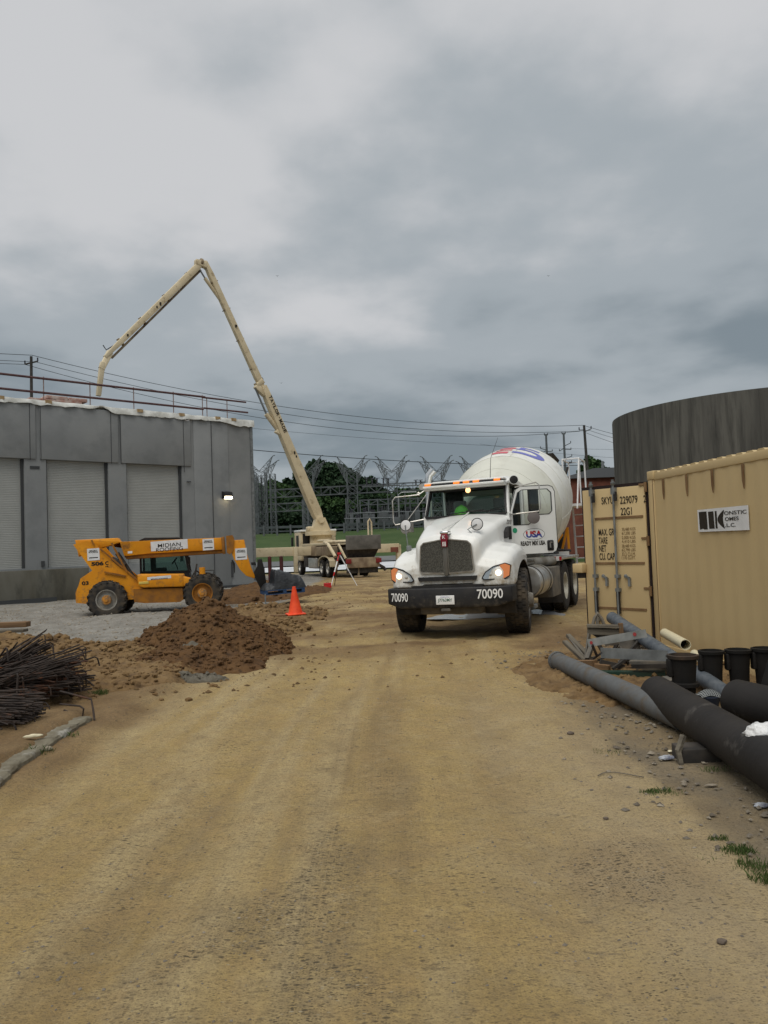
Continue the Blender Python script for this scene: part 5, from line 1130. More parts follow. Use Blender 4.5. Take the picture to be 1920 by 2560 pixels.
# traffic cone
cp_=at(739,1536,16.6); cz=gz(cp_.x,cp_.y)
cn=thing('traffic_cone','scuffed bright orange traffic cone on the low soil ridge','traffic cone',(cp_.x,cp_.y,cp_.z),(R(1.5),R(-2),0.3))
mb=MB(); mb.lathe((0,0,0.03),(0,0,1),[(0,0.155),(0.02,0.145),(0.30,0.085),(0.52,0.042),(0.56,0.034),(0.565,0.02)],32,caps=False); mb.build('cone_body',M['cone'],cn)
mb=MB(); mb.rbox(-0.19,0.19,-0.19,0.19,0,0.03,0.012); mb.build('cone_base',M['cone'],cn)
mb=MB(); mb.add([Vector((cp_.x-0.3,cp_.y+0.02,cp_.z-0.02)),Vector((cp_.x+0.1,cp_.y-0.3,cp_.z-0.02))],[]); 
b_=MB(); b_.rbox(-0.35,0.35,-0.12,0.12,-0.03,0.0,0.01); b2=b_.build('wood_board',M['wood_tan'],None); b2.location=(cp_.x-0.22,cp_.y+0.12,cp_.z-0.005); b2.rotation_euler=(0,R(4),0.9); tag(b2,'short tan board lying under the edge of the orange cone','plank')

# ------------------------------------------------------------------ concrete pump truck (local x right, y forward = away, z up)
PO=Vector((-1.47,44.0,gz(-1.47,44)+0.0)); PR=R(20)
pt=thing('concrete_pump_truck','cream concrete pump truck with its tall folded boom raised over the warehouse','truck',PO,(0,0,PR))
PMI=(Matrix.Translation(PO)@Matrix.Rotation(PR,4,'Z')).inverted()
mb=MB(); mb.bb(-0.45,-0.33,0.2,10,0.75,1.05); mb.bb(0.33,0.45,0.2,10,0.75,1.05); mb.bb(-0.9,0.9,0.3,8,1.0,1.2); mb.build('chassis',M['undercarriage'],pt)
mb=MB(); mb.rbox(-1.25,1.2,8.6,10.4,0.9,2.85,0.12); pcab=mb.build('cab',M['cream'],pt)
mb=MB(); mb.bb(-1.27,-1.24,9.1,9.75,1.8,2.6); mb.build('side_window',M['black'],pcab)
mb=MB(); mb.bb(-1.1,-0.55,8.57,8.62,1.85,2.7); mb.build('rear_window',M['black'],pcab)
mb=MB(); mb.bb(0.15,0.85,8.57,8.62,1.75,2.5); mb.build('rear_window',M['black'],pcab)
mb=MB(); mb.rbox(-1.27,1.22,8.5,10.4,2.82,2.96,0.04); mb.build('cab_roof',M['white'],pcab)
mb=MB(); mb.rbox(-1.5,-1.35,10.2,10.3,1.9,2.5,0.02); mb.build('side_mirror',M['black'],pcab)
# deck boxes
mb=MB(); mb.rbox(-1.22,1.22,4.9,8.3,1.22,1.86,0.04); mb.build('deck_box',M['cream_dirty'],pt)
mb=MB(); mb.rbox(-1.2,1.2,2.6,8.45,1.86,2.02,0.03); mb.build('deck_top',M['cream'],pt)
mb=MB(); mb.rbox(-1.22,-0.6,2.2,4.8,1.25,1.8,0.04); mb.rbox(0.6,1.22,2.2,4.8,1.25,1.8,0.04); mb.build('side_locker',M['cream_dirty'],pt)
for a,b in ((-1.0,-5.0),(1.0,4.75)):
    mb=MB(); mb.rbox(min(a,b),max(a,b),6.05,6.45,1.28,1.84,0.02); ou=mb.build('outrigger_beam',M['cream'],pt)
    s=1 if b>0 else -1
    mb=MB(); mb.rbox(b-0.14,b+0.14,6.08,6.42,0.22,1.75,0.02); mb.cyl((b,6.25,0.02),(b,6.25,0.25),0.05,n=10); mb.build('outrigger_leg',M['cream'],ou)
    mb=MB(); mb.cyl((b,6.25,-0.02),(b,6.25,0.06),0.3,n=16); mb.build('foot_pad',M['cream_dirty'],ou)
    if s>0: 
        mb=MB(); mb.bb(b-0.62,b-0.08,6.035,6.05,1.28,1.60); mb.build('red_marker',mat('faded_red',(0.25,0.08,0.05),(0.16,0.06,0.04),4,0.7),ou)
mb=MB(); mb.rbox(-2.35,-2.12,5.9,6.2,0.25,1.85,0.02); mb.build('outrigger_leg',M['cream'],pt)
for s in (-1,1):
    for y in (2.4,3.75,9.3):
        q=tyre_mb(0.52,0.50 if y<5 else 0.32,0.29); t=q.build('wheel',M['rubber_clean'],pt); t.location=(s*(0.98 if y<5 else 1.05),y,0.50)
        rim_mb(0.29,0.50 if y<5 else 0.32,s,0.14).build('rim',M['alu'],t)
mb=MB()
for s in (-1,):
    rings=[]
    for i in range(13):
        a=pi*i/12; y=3.07+1.28*cos(a); z=0.78+0.42*sin(a) if 0<i<12 else 0.6
        rings.append([Vector((s*1.25,y,z)),Vector((s*0.7,y,z)),Vector((s*0.7,y,z+0.06)),Vector((s*1.25,y,z+0.06))])
    mb.loft(rings,True,False)
mb.build('wheel_fender',M['cream'],pt)
mb=MB(); mb.rbox(-1.2,-0.75,5.0,7.0,0.45,1.12,0.08); mb.build('fuel_tank',M['alu'],pt)
mb=MB(); mb.rbox(-1.15,-0.7,7.2,8.3,0.5,1.2,0.03); mb.build('tool_box',M['undercarriage'],pt)
# rear: hopper, agitator panel, lights
mb=MB(); mb.loft([[Vector((-0.65,-0.1,0.75)),Vector((0.65,-0.1,0.75)),Vector((0.65,0.9,0.75)),Vector((-0.65,0.9,0.75))],[Vector((-0.98,-0.75,1.72)),Vector((0.98,-0.75,1.72)),Vector((0.98,1.1,1.72)),Vector((-0.98,1.1,1.72))]],True,False); mb.build('hopper',M['undercarriage'],pt)
mb=MB(); mb.rbox(-1.02,1.02,-0.82,-0.74,1.55,2.35,0.03); mb.build('hopper_splash_guard',mat('dirty_rubber',(0.09,0.085,0.075),(0.15,0.14,0.125),3,0.9),pt)
mb=MB(); mb.rbox(-0.95,0.95,-0.72,-0.62,0.55,1.12,0.02); rp=mb.build('rear_panel',M['cream_dirty'],pt)
for s in (-1,1):
    mb=MB(); mb.rbox(s*0.88-0.16,s*0.88+0.16,-0.76,-0.71,0.80,1.05,0.01); mb.build('tail_light',mat('tail_red',(0.20,0.02,0.02),rough=0.4),rp)
mb=MB(); mb.rbox(-1.15,-0.75,-0.3,0.5,0.9,2.3,0.04) if False else mb.bar((-1.1,0.4,1.9),(-1.0,-0.6,1.1),0.10); mb.bar((1.02,0.6,1.0),(1.02,0.6,2.0),0.14); mb.bar((0.9,0.4,0.9),(1.15,0.9,1.8),0.10); mb.build('rear_frame',M['cream'],pt)
mb=MB(); mb.tube([(0.85,0.8,1.9),(0.85,0.8,3.15),(0.95,0.8,3.3),(1.05,0.8,3.1),(1.05,0.8,1.9)],0.055,8); mb.build('grab_rail',M['cream'],pt)
mb=MB(); mb.cyl((-1.4,2.0,2.05),(0.2,1.6,2.05),0.10,n=12); mb.tube([(-1.4,2.2,2.05),(-1.55,0.9,1.9),(-1.35,0.2,1.2)],0.10,10); mb.cyl((-1.0,5.0,2.15),(-1.0,2.3,2.15),0.09,n=10); mb.build('delivery_pipe',M['cream'],pt)
mb=MB(); mb.rbox(-0.9,0.9,-0.55,-0.3,0.25,0.6,0.03); mb.tube([(0.9,-0.5,0.7),(1.25,-0.5,0.5),(1.35,-0.5,0.35)],0.09,10); mb.build('rear_bumper',M['undercarriage'],pt)
mb=MB(); mb.cyl((-0.25,-0.5,0.05),(-0.25,-0.5,0.12),0.28,n=14); mb.cyl((-0.25,-0.5,0.1),(-0.25,-0.5,0.75),0.06,n=8); mb.build('rear_jack',M['cream_dirty'],pt)
mb=MB(); mb.tube([(-0.9,4.8,1.1),(-0.5,3,1.35),(-0.9,1.2,1.3),(-0.6,0.4,1.5)],0.06,6); mb.build('hydraulic_hose',M['black'],pt)
# turret
tb=PMI@at(802,1340,51.4); tbx,tby=tb.x,tb.y
mb=MB(); mb.lathe((tbx,tby,1.9),(0,0,1),[(0,0.74),(0.65,0.72),(0.66,1.02),(0.92,1.02),(0.94,0.7)],32); mb.build('turret_base',M['cream'],pt)
# boom
def bd(px): return 51.4-(800-px)/550*9.0
def bp(px,py): return PMI@at(px,py,bd(px))
A0=bp(799,1300); A9=bp(247,985); pl_=Vector((A9.x-A0.x,A9.y-A0.y,0)).normalized(); pn=Vector((0,0,1)).cross(pl_)
def boomseg(name,a,b,w0,w1,th=0.36,par=pt,m='cream',off=0.0,taper=None):
    a=Vector(a); b=Vector(b); d=(b-a).normalized(); u=d.cross(pn).normalized(); q=[(-1,-1),(1,-1),(1,1),(-1,1)]
    secs=taper or [(0,w0),(1,w1)]
    rings=[[a+(b-a)*t+u*(i*w/2)+pn*(j*th/2+off) for i,j in q] for t,w in secs]
    mb=MB(); mb.loft(rings,True,False); return mb.build(name,M[m],par,bevel=0.02)
mb=MB(); u=A0
mb.loft([[Vector((tbx-0.62,tby-0.3,2.8)),Vector((tbx+0.62,tby-0.3,2.8)),Vector((tbx+0.62,tby+0.3,2.8)),Vector((tbx-0.62,tby+0.3,2.8))],[A0+Vector((-0.30,-0.3,0.15)),A0+Vector((0.30,-0.3,0.15)),A0+Vector((0.30,0.3,0.15)),A0+Vector((-0.30,0.3,0.15))]],True,False); mb.cyl(A0+Vector((0,-0.4,0)),A0+Vector((0,0.4,0)),0.22,n=16); mb.rbox(tbx-0.95,tbx-0.5,tby-0.3,tby+0.3,2.8,3.15,0.1); mb.build('turret',M['cream'],pt)
b1e=bp(657,965)
b1=boomseg('boom_section',bp(799,1302),b1e,0.66,0.44,0.42,taper=[(0,0.45),(0.06,0.66),(0.35,0.66),(0.62,0.56),(0.90,0.48),(1,0.34)])
boomseg('boom_rib',bp(780,1262),bp(664,985),0.05,0.05,0.03,b1,'cream_dirty',-0.23)
b2=boomseg('boom_section',bp(655,968),bp(512,655),0.40,0.30,0.30,taper=[(0,0.30),(0.08,0.42),(0.5,0.36),(0.9,0.34),(1,0.22)])
b3=boomseg('boom_section',bp(508,653),bp(262,893),0.34,0.24,0.26,taper=[(0,0.20),(0.07,0.40),(0.5,0.36),(0.85,0.30),(1,0.18)])
b4=boomseg('boom_section',bp(275,880),bp(254,922),0.34,0.3,0.22)
b5=boomseg('end_hose',bp(256,905),bp(246,990),0.27,0.25,0.22,taper=[(0,0.2),(0.15,0.28),(1,0.24)])
boomseg('elbow_link',bp(638,965),bp(662,985),0.30,0.40,0.34,taper=[(0,0.22),(0.3,0.34),(1,0.42)]); 
boomseg('elbow_link',bp(640,963),bp(656,952),0.22,0.34,0.34)
def cylb(name,a,b,r,m,par=pt,off=0.0):
    mb=MB(); mb.cyl(bp(*a)+pn*off,bp(*b)+pn*off,r,n=12); return mb.build(name,M[m],par)
cylb('piston_rod',(638,970),(668,1040),0.06,'galv'); cylb('lift_cylinder',(665,1035),(708,1092),0.15,'cream'); cylb('piston_rod',(498,672),(514,698),0.05,'galv'); cylb('lift_cylinder',(512,695),(549,747),0.11,'cream')
boomseg('cylinder_bracket',bp(690,1075),bp(716,1092),0.36,0.3,0.3)
boomseg('joint_plate',bp(488,655),bp(513,662),0.30,0.42,0.34); 
cylb('joint_pin',(500,655),(505,657),0.24,'cream_dirty',off=0)
# delivery pipe along the booms
for a,b,o_ in (((793,1290),(670,990),(6,-2)),((655,965),(520,665),(-5,2)),((498,668),(275,888),(6,6))):
    p=(a[0]+o_[0],a[1]+o_[1]); q=(b[0]+o_[0],b[1]+o_[1]); cylb('boom_pipe',p,q,0.065,'pipe_cream' if 'pipe_cream' in M else 'cream_dirty',off=-0.12)
for a,b in (((799,1302),(657,965)),((655,968),(512,655)),((508,653),(262,893))):
    for t in (0.15,0.38,0.62,0.84):
        p=(a[0]+(b[0]-a[0])*t,a[1]+(b[1]-a[1])*t); d=bp(*p); dd=(bp(*b)-bp(*a)).normalized(); u=dd.cross(pn).normalized()
        mb=MB(); mb.box((0,0,0),(0.05,0.44,0.34)); m3=Matrix((dd,u,pn)).transposed().to_4x4(); m3.translation=d-pn*0.02+u*0.0; mb.xf(m3); mb.build('pipe_clamp',M['cream_dirty'],pt)
mb=MB()
for pts,r in (([(655,975),(664,960),(662,945),(652,935)],0.05),([(700,1072),(712,1076),(722,1092),(726,1110)],0.05),([(806,1295),(822,1303),(826,1318),(820,1325)],0.07),([(520,672),(513,665),(512,655)],0.04),([(262,860),(270,872),(290,860)],0.03)):
    mb.tube([bp(*p)-pn*0.28 for p in pts],r,6)
mb.build('hydraulic_hose',M['black'],pt)
p0=bp(673,985); p1=bp(718,1086); dd=(p1-p0).normalized(); u=dd.cross(pn); 
for i,ch in enumerate('TAYLOR-MADE'):
    t=(i+0.5)/11; c=bp(670+40*t,990+93*t)
    f_=-pn if pn.y>0 else pn
    rv=dd; uv=f_.cross(rv)
    if ch=='-': text('-',M['ink'],pt,c+f_*0.235+uv*0.0,rv,uv,0.04,0.10,thick=0.02)
    else: text(ch,M['ink'],pt,c+f_*0.235+uv*0.0,rv,uv,0.24,0.20,thick=0.03)
for (px_,py_,s_) in ((396,762,0.2),(388,770,0.14),(586,817,0.16),(316,840,0.12),(731,1133,0.2),(736,1142,0.14)):
    mb=MB(); c=bp(px_,py_)-pn*0.0; f_=-pn if pn.y>0 else pn; mb.box(c+f_*0.215,(s_*0.8,0.03,s_)); mb.build('black_decal',M['ink'],pt)

# red posts, tripod and box
for i,(px_,lb) in enumerate(((675,'left dark red steel post standing behind the blue pallet load'),(704,'right dark red steel post standing behind the blue pallet load'))):
    p=at(px_,1430,36); z=gz(p.x,p.y); mb=MB(); mb.cyl((p.x,p.y,z-0.1),(p.x,p.y,1.28),0.085,n=14); mb.lathe((p.x,p.y,1.28),(0,0,1),[(0,0.085),(0.03,0.07),(0.05,0.001)],14)
    tag(mb.build('bollard',mat('post_red%d'%i,(0.085,0.018,0.018),(0.05,0.016,0.015),6,0.6),None),lb,'bollard',group='dark red posts')
ap=at(848,1384,33.0); tz=gz(ap.x,ap.y)
tp=thing('survey_tripod','white and red surveying tripod standing on the churned soil','tripod',(ap.x,ap.y,ap.z))
for px_,py_,d,m_ in ((827,1470,32.6,'paper'),(893,1468,32.8,'sign_white'),(836,1462,34.2,'wood_tan')):
    f_=at(px_,py_,d); f_.z=gz(f_.x,f_.y); v=f_-ap; mb=MB(); mb.bar((0.0,0,0),v*0.55,0.05,0.03); mb.bar(v*0.45,v,0.03,0.02); lg=mb.build('leg',M[m_],tp)
    if m_=='paper': mb=MB(); mb.bar(v*0.0+Vector((0,-0.03,0)),v*0.22+Vector((0,-0.03,0)),0.05,0.02); mb.bar(v*0.55+Vector((0,-0.03,0)),v*0.66+Vector((0,-0.03,0)),0.05,0.02); mb.build('red_mark',M['red'],lg)
mb=MB(); mb.cyl((0,0,-0.03),(0,0,0.05),0.09,n=14); mb.build('head_plate',M['red'],tp)
bx=at(819,1468,32.2); bx.z=gz(bx.x,bx.y); tb_=thing('tool_box','small red tool box on the soil by the foot of the tripod','tool box',bx,(0,0,0.2))
mb=MB(); mb.rbox(-0.15,0.15,-0.1,0.1,0,0.15,0.015); mb.build('box_body',M['red'],tb_); mb=MB(); mb.rbox(-0.155,0.155,-0.105,0.105,0.15,0.20,0.02); mb.build('lid',M['red'],tb_); mb=MB(); mb.tube([(-0.05,0,0.2),(-0.05,0,0.235),(0.05,0,0.235),(0.05,0,0.2)],0.01,6); mb.build('handle',M['black'],tb_)

# ------------------------------------------------------------------ substation
def lattice_col(mb, x,y,z0,z1,w,d,r=0.055,step=1.5,r2=None):
    r2=r2 or r*0.6
    c=[(x-w/2,y-d/2),(x+w/2,y-d/2),(x+w/2,y+d/2),(x-w/2,y+d/2)]
    for a,b in c: mb.bar((a,b,z0),(a,b,z1),r*1.6)
    n=max(2,int((z1-z0)/step)); zs=np.linspace(z0,z1,n+1)
    for k in range(n):
        for i in range(4):
            p=c[i]; q=c[(i+1)%4]; 
            if k%2: p,q=q,p
            mb.bar((p[0],p[1],zs[k]),(q[0],q[1],zs[k+1]),r2*1.3); mb.bar((p[0],p[1],zs[k+1]),(q[0],q[1],zs[k+1]),r2)
            mb.bar((q[0],q[1],zs[k]),(p[0],p[1],zs[k+1]),r2*1.3)
def truss(mb,a,b,h,d,r=0.05,step=1.2):
    a=Vector(a);b=Vector(b); L_=(b-a).length; n=max(2,int(L_/step)); t=(b-a)/n; s_=Vector((0,d,0)); u_=Vector((0,0,h))
    for o_ in (Vector(),s_): mb.bar(a+o_,b+o_,r*1.5); mb.bar(a+o_+u_,b+o_+u_,r*1.5)
    for k in range(n):
        p=a+t*k; q=a+t*(k+1)
        for o_ in (Vector(),s_):
            if k%2: mb.bar(p+o_,q+o_+u_,r)
            else: mb.bar(p+o_+u_,q+o_,r)
            mb.bar(q+o_,q+o_+u_,r*0.8)
TD=110.0
tw_=[(655,None,'hidden partly behind the right corner of the warehouse'),(775,None,'standing just right of the pump boom base section'),(885,None,'beside the large dark green tree'),(985,None,'left of the white mixer truck cab'),(1097,None,'directly above the roof of the mixer truck cab'),(1195,None,'just left of the mixer drum')]
for i,(px_,_,pos) in enumerate(tw_):
    pb=at(px_,1340,TD); zt_=at(px_,1181,TD).z; zg=gz(pb.x,TD)
    t=thing('lattice_tower','galvanised lattice tower with forked horns '+pos,'tower',(pb.x,TD,zg),group='lattice towers of the substation')
    mb=MB(); lattice_col(mb,0,0,0,zt_-zg,1.4,1.8,0.06,1.15); mb.build('mast',M['lattice'],t)
    for s in (-1,1):
        for y in (-0.9,0.9):
            base=[Vector((s*0.7,y,zt_-zg)),Vector((s*0.0,y,zt_-zg+0.1)),Vector((s*0.7,y,zt_-zg-1.6))]
            tip=Vector((s*(1.95+0.35*(y>0)),y,zt_-zg+2.15-0.5*(y>0)))
            mb=MB()
            mid=[b_+(tip-b_)*0.5 for b_ in base]; q3=[b_+(tip-b_)*0.25 for b_ in base]; q4=[b_+(tip-b_)*0.75 for b_ in base]
            for b_ in base: mb.bar(b_,tip,0.065)
            for r_a,r_b in ((base,q3),(q3,mid),(mid,q4)):
                mb.bar(r_b[0],r_b[2],0.055); mb.bar(r_a[0],r_b[2],0.05); mb.bar(r_a[2],r_b[0],0.05); mb.bar(r_b[0],r_b[1],0.05); mb.bar(r_a[1],r_b[0],0.05)
            mb.bar(tip,tip+Vector((s*0.35,0,0.12)),0.10); mb.build('horn',M['lattice'],t)
def z_at(py,d=TD,px_=850): return at(px_,py,d).z
def gx(px_,d=TD): return at(px_,1340,d).x
beams=[((640,1226),(1240,1195),1.1,'upper lattice beam running between the substation towers'),((640,1262),(768,1255),1.1,'lower lattice beam left of the pump boom'),((900,1250),(1180,1240),0.7,'lower lattice beam between the tower and the mixer cab')]
for (a,b,h,lb) in beams:
    pa_=at(*a,TD+0.2); pb_=at(*b,TD+0.2); mb=MB(); pa_.z-=h; pb_.z-=h; truss(mb,pa_,pb_,h,1.4,0.055,1.3); tag(mb.build('lattice_beam',M['lattice'],None),lb,'beam',group='lattice beams of the substation')
cols=[(642,1190),(651,1195),(664,1188),(686,1185),(765,1250),(780,1255)]
for i,(px_,py_) in enumerate(cols):
    x=gx(px_,106); z0=gz(x,106); zt_=z_at(py_,106,px_); mb=MB(); lattice_col(mb,x,106,z0,zt_,0.7,0.9,0.05,0.9); 
    tag(mb.build('lattice_post',M['lattice'],None),('narrow lattice post beside the warehouse corner' if px_<700 else 'narrow lattice post behind the pump turret'),'post',group='narrow lattice posts '+('by the warehouse' if px_<700 else 'behind the pump turret'))
# pipe gantries
for px_,py_ in ((868,1245),(903,1250),(924,1250),(947,1247),(974,1245),(1016,1225),(1028,1240),(1048,1243),(1000,1235),(1075,1240)):
    x=gx(px_,104); mb=MB(); mb.cyl((x,104,gz(x,104)-0.2),(x,104,z_at(py_,104,px_)),0.09,n=8)
    tag(mb.build('steel_column',M['lattice'],None),'slim galvanised column of the substation frame','column',group='slim columns of the substation frame')
for a,b,lb in (((868,1284),(1010,1279),'upper pipe rail across the substation frame'),((860,1297),(1000,1294),'lower pipe rail across the substation frame'),((1000,1215),(1240,1205),'pipe rail level with the mixer cab roof'),((1010,1280),(1240,1272),'pipe rail behind the mixer cab window')):
    pa_=at(*a,103.8); pb_=at(*b,103.8); mb=MB(); mb.cyl(pa_,pb_,0.08,n=8); tag(mb.build('pipe_rail',M['lattice'],None),lb,'rail')
pa_=at(1010,1245,103); mb=MB(); mb.tube([Vector((pa_.x-0.7,103,gz(0,103))),Vector((pa_.x-0.7,103,z_at(1237,103,990))),Vector((pa_.x-0.3,103,z_at(1232,103,990))),Vector((gx(1045,103),103,z_at(1230,103,1045)))],0.12,8); tag(mb.build('bus_pipe',M['galv'],None),'bent grey bus pipe left of the mixer truck cab','pipe')
for i,px_ in enumerate((917,931,943,959,971)):
    p=at(px_,1216,107); q=at(px_,1196,107); mb=MB(); mb.lathe(p,(0,0,1),[(k*0.11,0.13 if k%2 else 0.08) for k in range(11)],10); mb.bar(q+Vector((-0.35,0,0)),q+Vector((0.35,0,0.05)),0.08); tag(mb.build('insulator',M['insul'],None),'dark upright insulator on the high bus support','insulator',group='dark insulators on the high bus')
mb=MB(); mb.bar(at(905,1217,107),at(1000,1213,107),0.18); tag(mb.build('bus_support',M['lattice_far'],None),'steel bar carrying the five dark insulators','beam')
for i,px_ in enumerate((1040,1052,1070,1110,1150)):
    p=at(px_,1213,107); mb=MB(); mb.lathe(p,(0,0,1),[(k*0.11,0.13 if k%2 else 0.08) for k in range(7)],10); mb.bar(p+Vector((-0.3,0,0.7)),p+Vector((0.3,0,0.72)),0.08); tag(mb.build('insulator',M['insul'],None),'short dark insulator level with the mixer cab roof','insulator',group='short insulators behind the mixer cab')
rnd=random.Random(4)
for i in range(16):
    px_=868+i*14+rnd.uniform(-4,4); x=gx(px_,105+rnd.uniform(-3,3)); y=105+rnd.uniform(-2,3); z=gz(x,y); h=rnd.uniform(1.4,2.6); w_=rnd.uniform(0.4,0.9)
    t=thing('switchgear','grey switchgear cabinet among the substation columns','switchgear',(x,y,z),group='switchgear cabinets of the substation')
    mb=MB(); mb.rbox(-w_/2,w_/2,-0.4,0.4,0.35,h,0.04); mb.bar((-w_/2,0,0),(-w_/2,0,0.4),0.1); mb.bar((w_/2,0,0),(w_/2,0,0.4),0.1); mb.build('cabinet',M['lattice_far'],t)
    for k in (-1,0,1):
        mb=MB(); mb.lathe((k*w_*0.35,0,h),(0,0,1),[(j*0.08,0.10 if j%2 else 0.06) for j in range(9)],8); mb.build('bushing',M['insul'],t)
# undergrowth between the wood and the substation
V=[];F=[]; rs_=np.random.RandomState(9); nU=60000
ux_=rs_.uniform(-42,62,nU); uy_=rs_.uniform(113,121,nU); hh_=(1.6+2.6*fbm(ux_*0.22,uy_*0.3,15,4))*rs_.rand(nU)**0.7; uz_=gh(ux_,uy_)+hh_
a_=rs_.randn(nU,3); a_/=np.linalg.norm(a_,axis=1)[:,None]; b_=np.cross(a_,rs_.randn(nU,3)); b_/=np.linalg.norm(b_,axis=1)[:,None]; s_=0.24*(0.5+rs_.rand(nU))[:,None]; c_=np.stack([ux_,uy_,uz_],-1)
q_=np.stack([c_-a_*s_-b_*s_*0.6,c_+a_*s_-b_*s_*0.4,c_+a_*s_*0.7+b_*s_,c_-a_*s_*0.6+b_*s_*0.8],1).reshape(-1,3)
me=bpy.data.meshes.new('undergrowth'); me.from_pydata(q_.tolist(),[],np.arange(4*nU).reshape(-1,4).tolist()); me.materials.append(M['leaf_dark']); o=bpy.data.objects.new('undergrowth',me); COL.objects.link(o); tag(o,'dense dark undergrowth along the edge of the wood','undergrowth',kind='stuff')
# guard rail / fence along the bank top
fy_=98.0; gr_=thing('guard_rail','long dark two-rail barrier along the top of the grass bank','barrier',(0,0,0))
xa_=gx(560,fy_); xb_=gx(1500,fy_); zz=lambda x: gz(x,fy_)
mb=MB(); mb.bb(xa_,xb_,fy_-0.05,fy_+0.05,zz(0)+0.70,zz(0)+1.0); mb.build('top_rail',M['railmetal'],gr_); mb=MB(); mb.bb(xa_,xb_,fy_-0.05,fy_+0.05,zz(0)+0.25,zz(0)+0.42); mb.build('lower_rail',M['railmetal'],gr_)
x=xa_
while x<xb_: mb=MB(); mb.bb(x-0.11,x+0.11,fy_-0.22,fy_-0.06,zz(x)-0.3,zz(0)+1.12); mb.build('rail_post',M['lattice_far'],gr_); x+=1.68

# ------------------------------------------------------------------ trees
def crown_mesh(seed, lobes, n, leaf):
    rs=np.random.RandomState(seed); V=[];F=[]
    for (cx_,cy_,cz_,rx,ry,rz,w_) in lobes:
        k=int(n*w_); d=rs.randn(k,3); d/=np.linalg.norm(d,axis=1)[:,None]; d[:,2]=np.where(d[:,2]<-0.5,-d[:,2],d[:,2])
        rad=0.62+0.40*rs.rand(k)**0.6
        bump=1+0.22*np.sin(d[:,0]*5+seed)*np.cos(d[:,1]*4+cx_)+0.12*np.sin(d[:,2]*9+cy_)
        c=np.array([cx_,cy_,cz_])+d*np.array([rx,ry,rz])*(rad*bump)[:,None]
        a=rs.randn(k,3); a/=np.linalg.norm(a,axis=1)[:,None]; b=np.cross(a,rs.randn(k,3)); b/=np.linalg.norm(b,axis=1)[:,None]
        s_=leaf*(0.5+rs.rand(k))[:,None]
        base=len(V)*1
        q=np.stack([c-a*s_-b*s_*0.6,c+a*s_-b*s_*0.4,c+a*s_*0.7+b*s_,c-a*s_*0.6+b*s_*0.8],1)
        V.append(q.reshape(-1,3))
    V=np.concatenate(V); F=np.arange(len(V)).reshape(-1,4)
    return V,F
def tree(name,label,x,y,h,w_,seed,m,n=5200,leaf=0.42,group=None,sh=0.0):
    z=gz(x,y); t=thing(name,label,'tree',(x,y,z),group=group); rs=random.Random(seed)
    lobes=[(0,0,h*0.58,w_*0.36,w_*0.36,h*0.36,0.35)]
    for i in range(9):
        a=i*2.4+rs.random(); rr=w_*rs.uniform(0.16,0.32); lobes.append((rr*cos(a),rr*sin(a),h*rs.uniform(0.32,0.80),w_*rs.uniform(0.13,0.22),w_*rs.uniform(0.13,0.22),h*rs.uniform(0.10,0.17),0.075))
    V,F=crown_mesh(seed,lobes,n,leaf); me=bpy.data.meshes.new('crown'); me.from_pydata(V.tolist(),[],F.tolist()); me.materials.append(m); o=bpy.data.objects.new('crown',me); COL.objects.link(o); o.parent=t
    # dark inner mass of twigs keeps the middle dense
    mb=MB()
    mb.tube([(0,0,-0.3),(0.1,0,h*0.2),(0,0.1,h*0.45),(0.1,0,h*0.75)],[w_*0.035,w_*0.028,w_*0.02,0.05],8)
    for i in range(7):
        a=i*2.1; z0=h*(0.2+0.06*i); mb.tube([(0,0,z0),(w_*0.15*cos(a),w_*0.15*sin(a),z0+h*0.12),(w_*0.3*cos(a),w_*0.3*sin(a),z0+h*0.2)],[w_*0.015,w_*0.01,0.03],6)
    mb.build('trunk',M['bark'],t); return t
def px_tree(px_,top,wpx,d,seed,m,label,group=None,n=5200,leaf=0.42):
    x=at(px_,1340,d).x; zt_=at(px_,top,d).z; z=gz(x,d); tree('tree',label,x,d,(zt_-z)/0.97,wpx/FPX*d*1.15,seed,m,n,leaf,group)
px_tree(828,1160,215,132,3,M['leaf_dark'],'largest dark green round-topped tree behind the substation',n=30000,leaf=0.27)
px_tree(905,1196,120,138,5,M['leaf_dark'],'dark green tree at the right shoulder of the largest tree',n=16000,leaf=0.27)
hz=[(600,1225,120,140),(652,1218,110,136),(700,1207,120,142),(745,1200,110,146),(680,1240,110,128),(640,1255,100,124),(735,1248,110,126),(780,1240,110,124),(860,1250,110,124),(920,1240,110,126),(975,1238,110,128),(1035,1235,120,132),(1095,1232,120,134),(1155,1230,120,136),(1220,1228,120,136),(950,1222,80,150),(1020,1222,90,150)]
for i,(a,b,c,d) in enumerate(hz): px_tree(a,b,c,d,20+i,M['leaf'] if i%3 else M['leaf_dark'],'mid green bushy tree in the wood behind the substation','trees of the wood behind the substation',n=12000,leaf=0.27)
px_tree(1492,1148,75,118,60,M['leaf'],'small green tree behind the brick building between pole and tank',n=10000,leaf=0.22)
px_tree(1512,1170,60,122,61,M['leaf_dark'],'low dark green tree hard against the left edge of the round tank',n=8000,leaf=0.22)

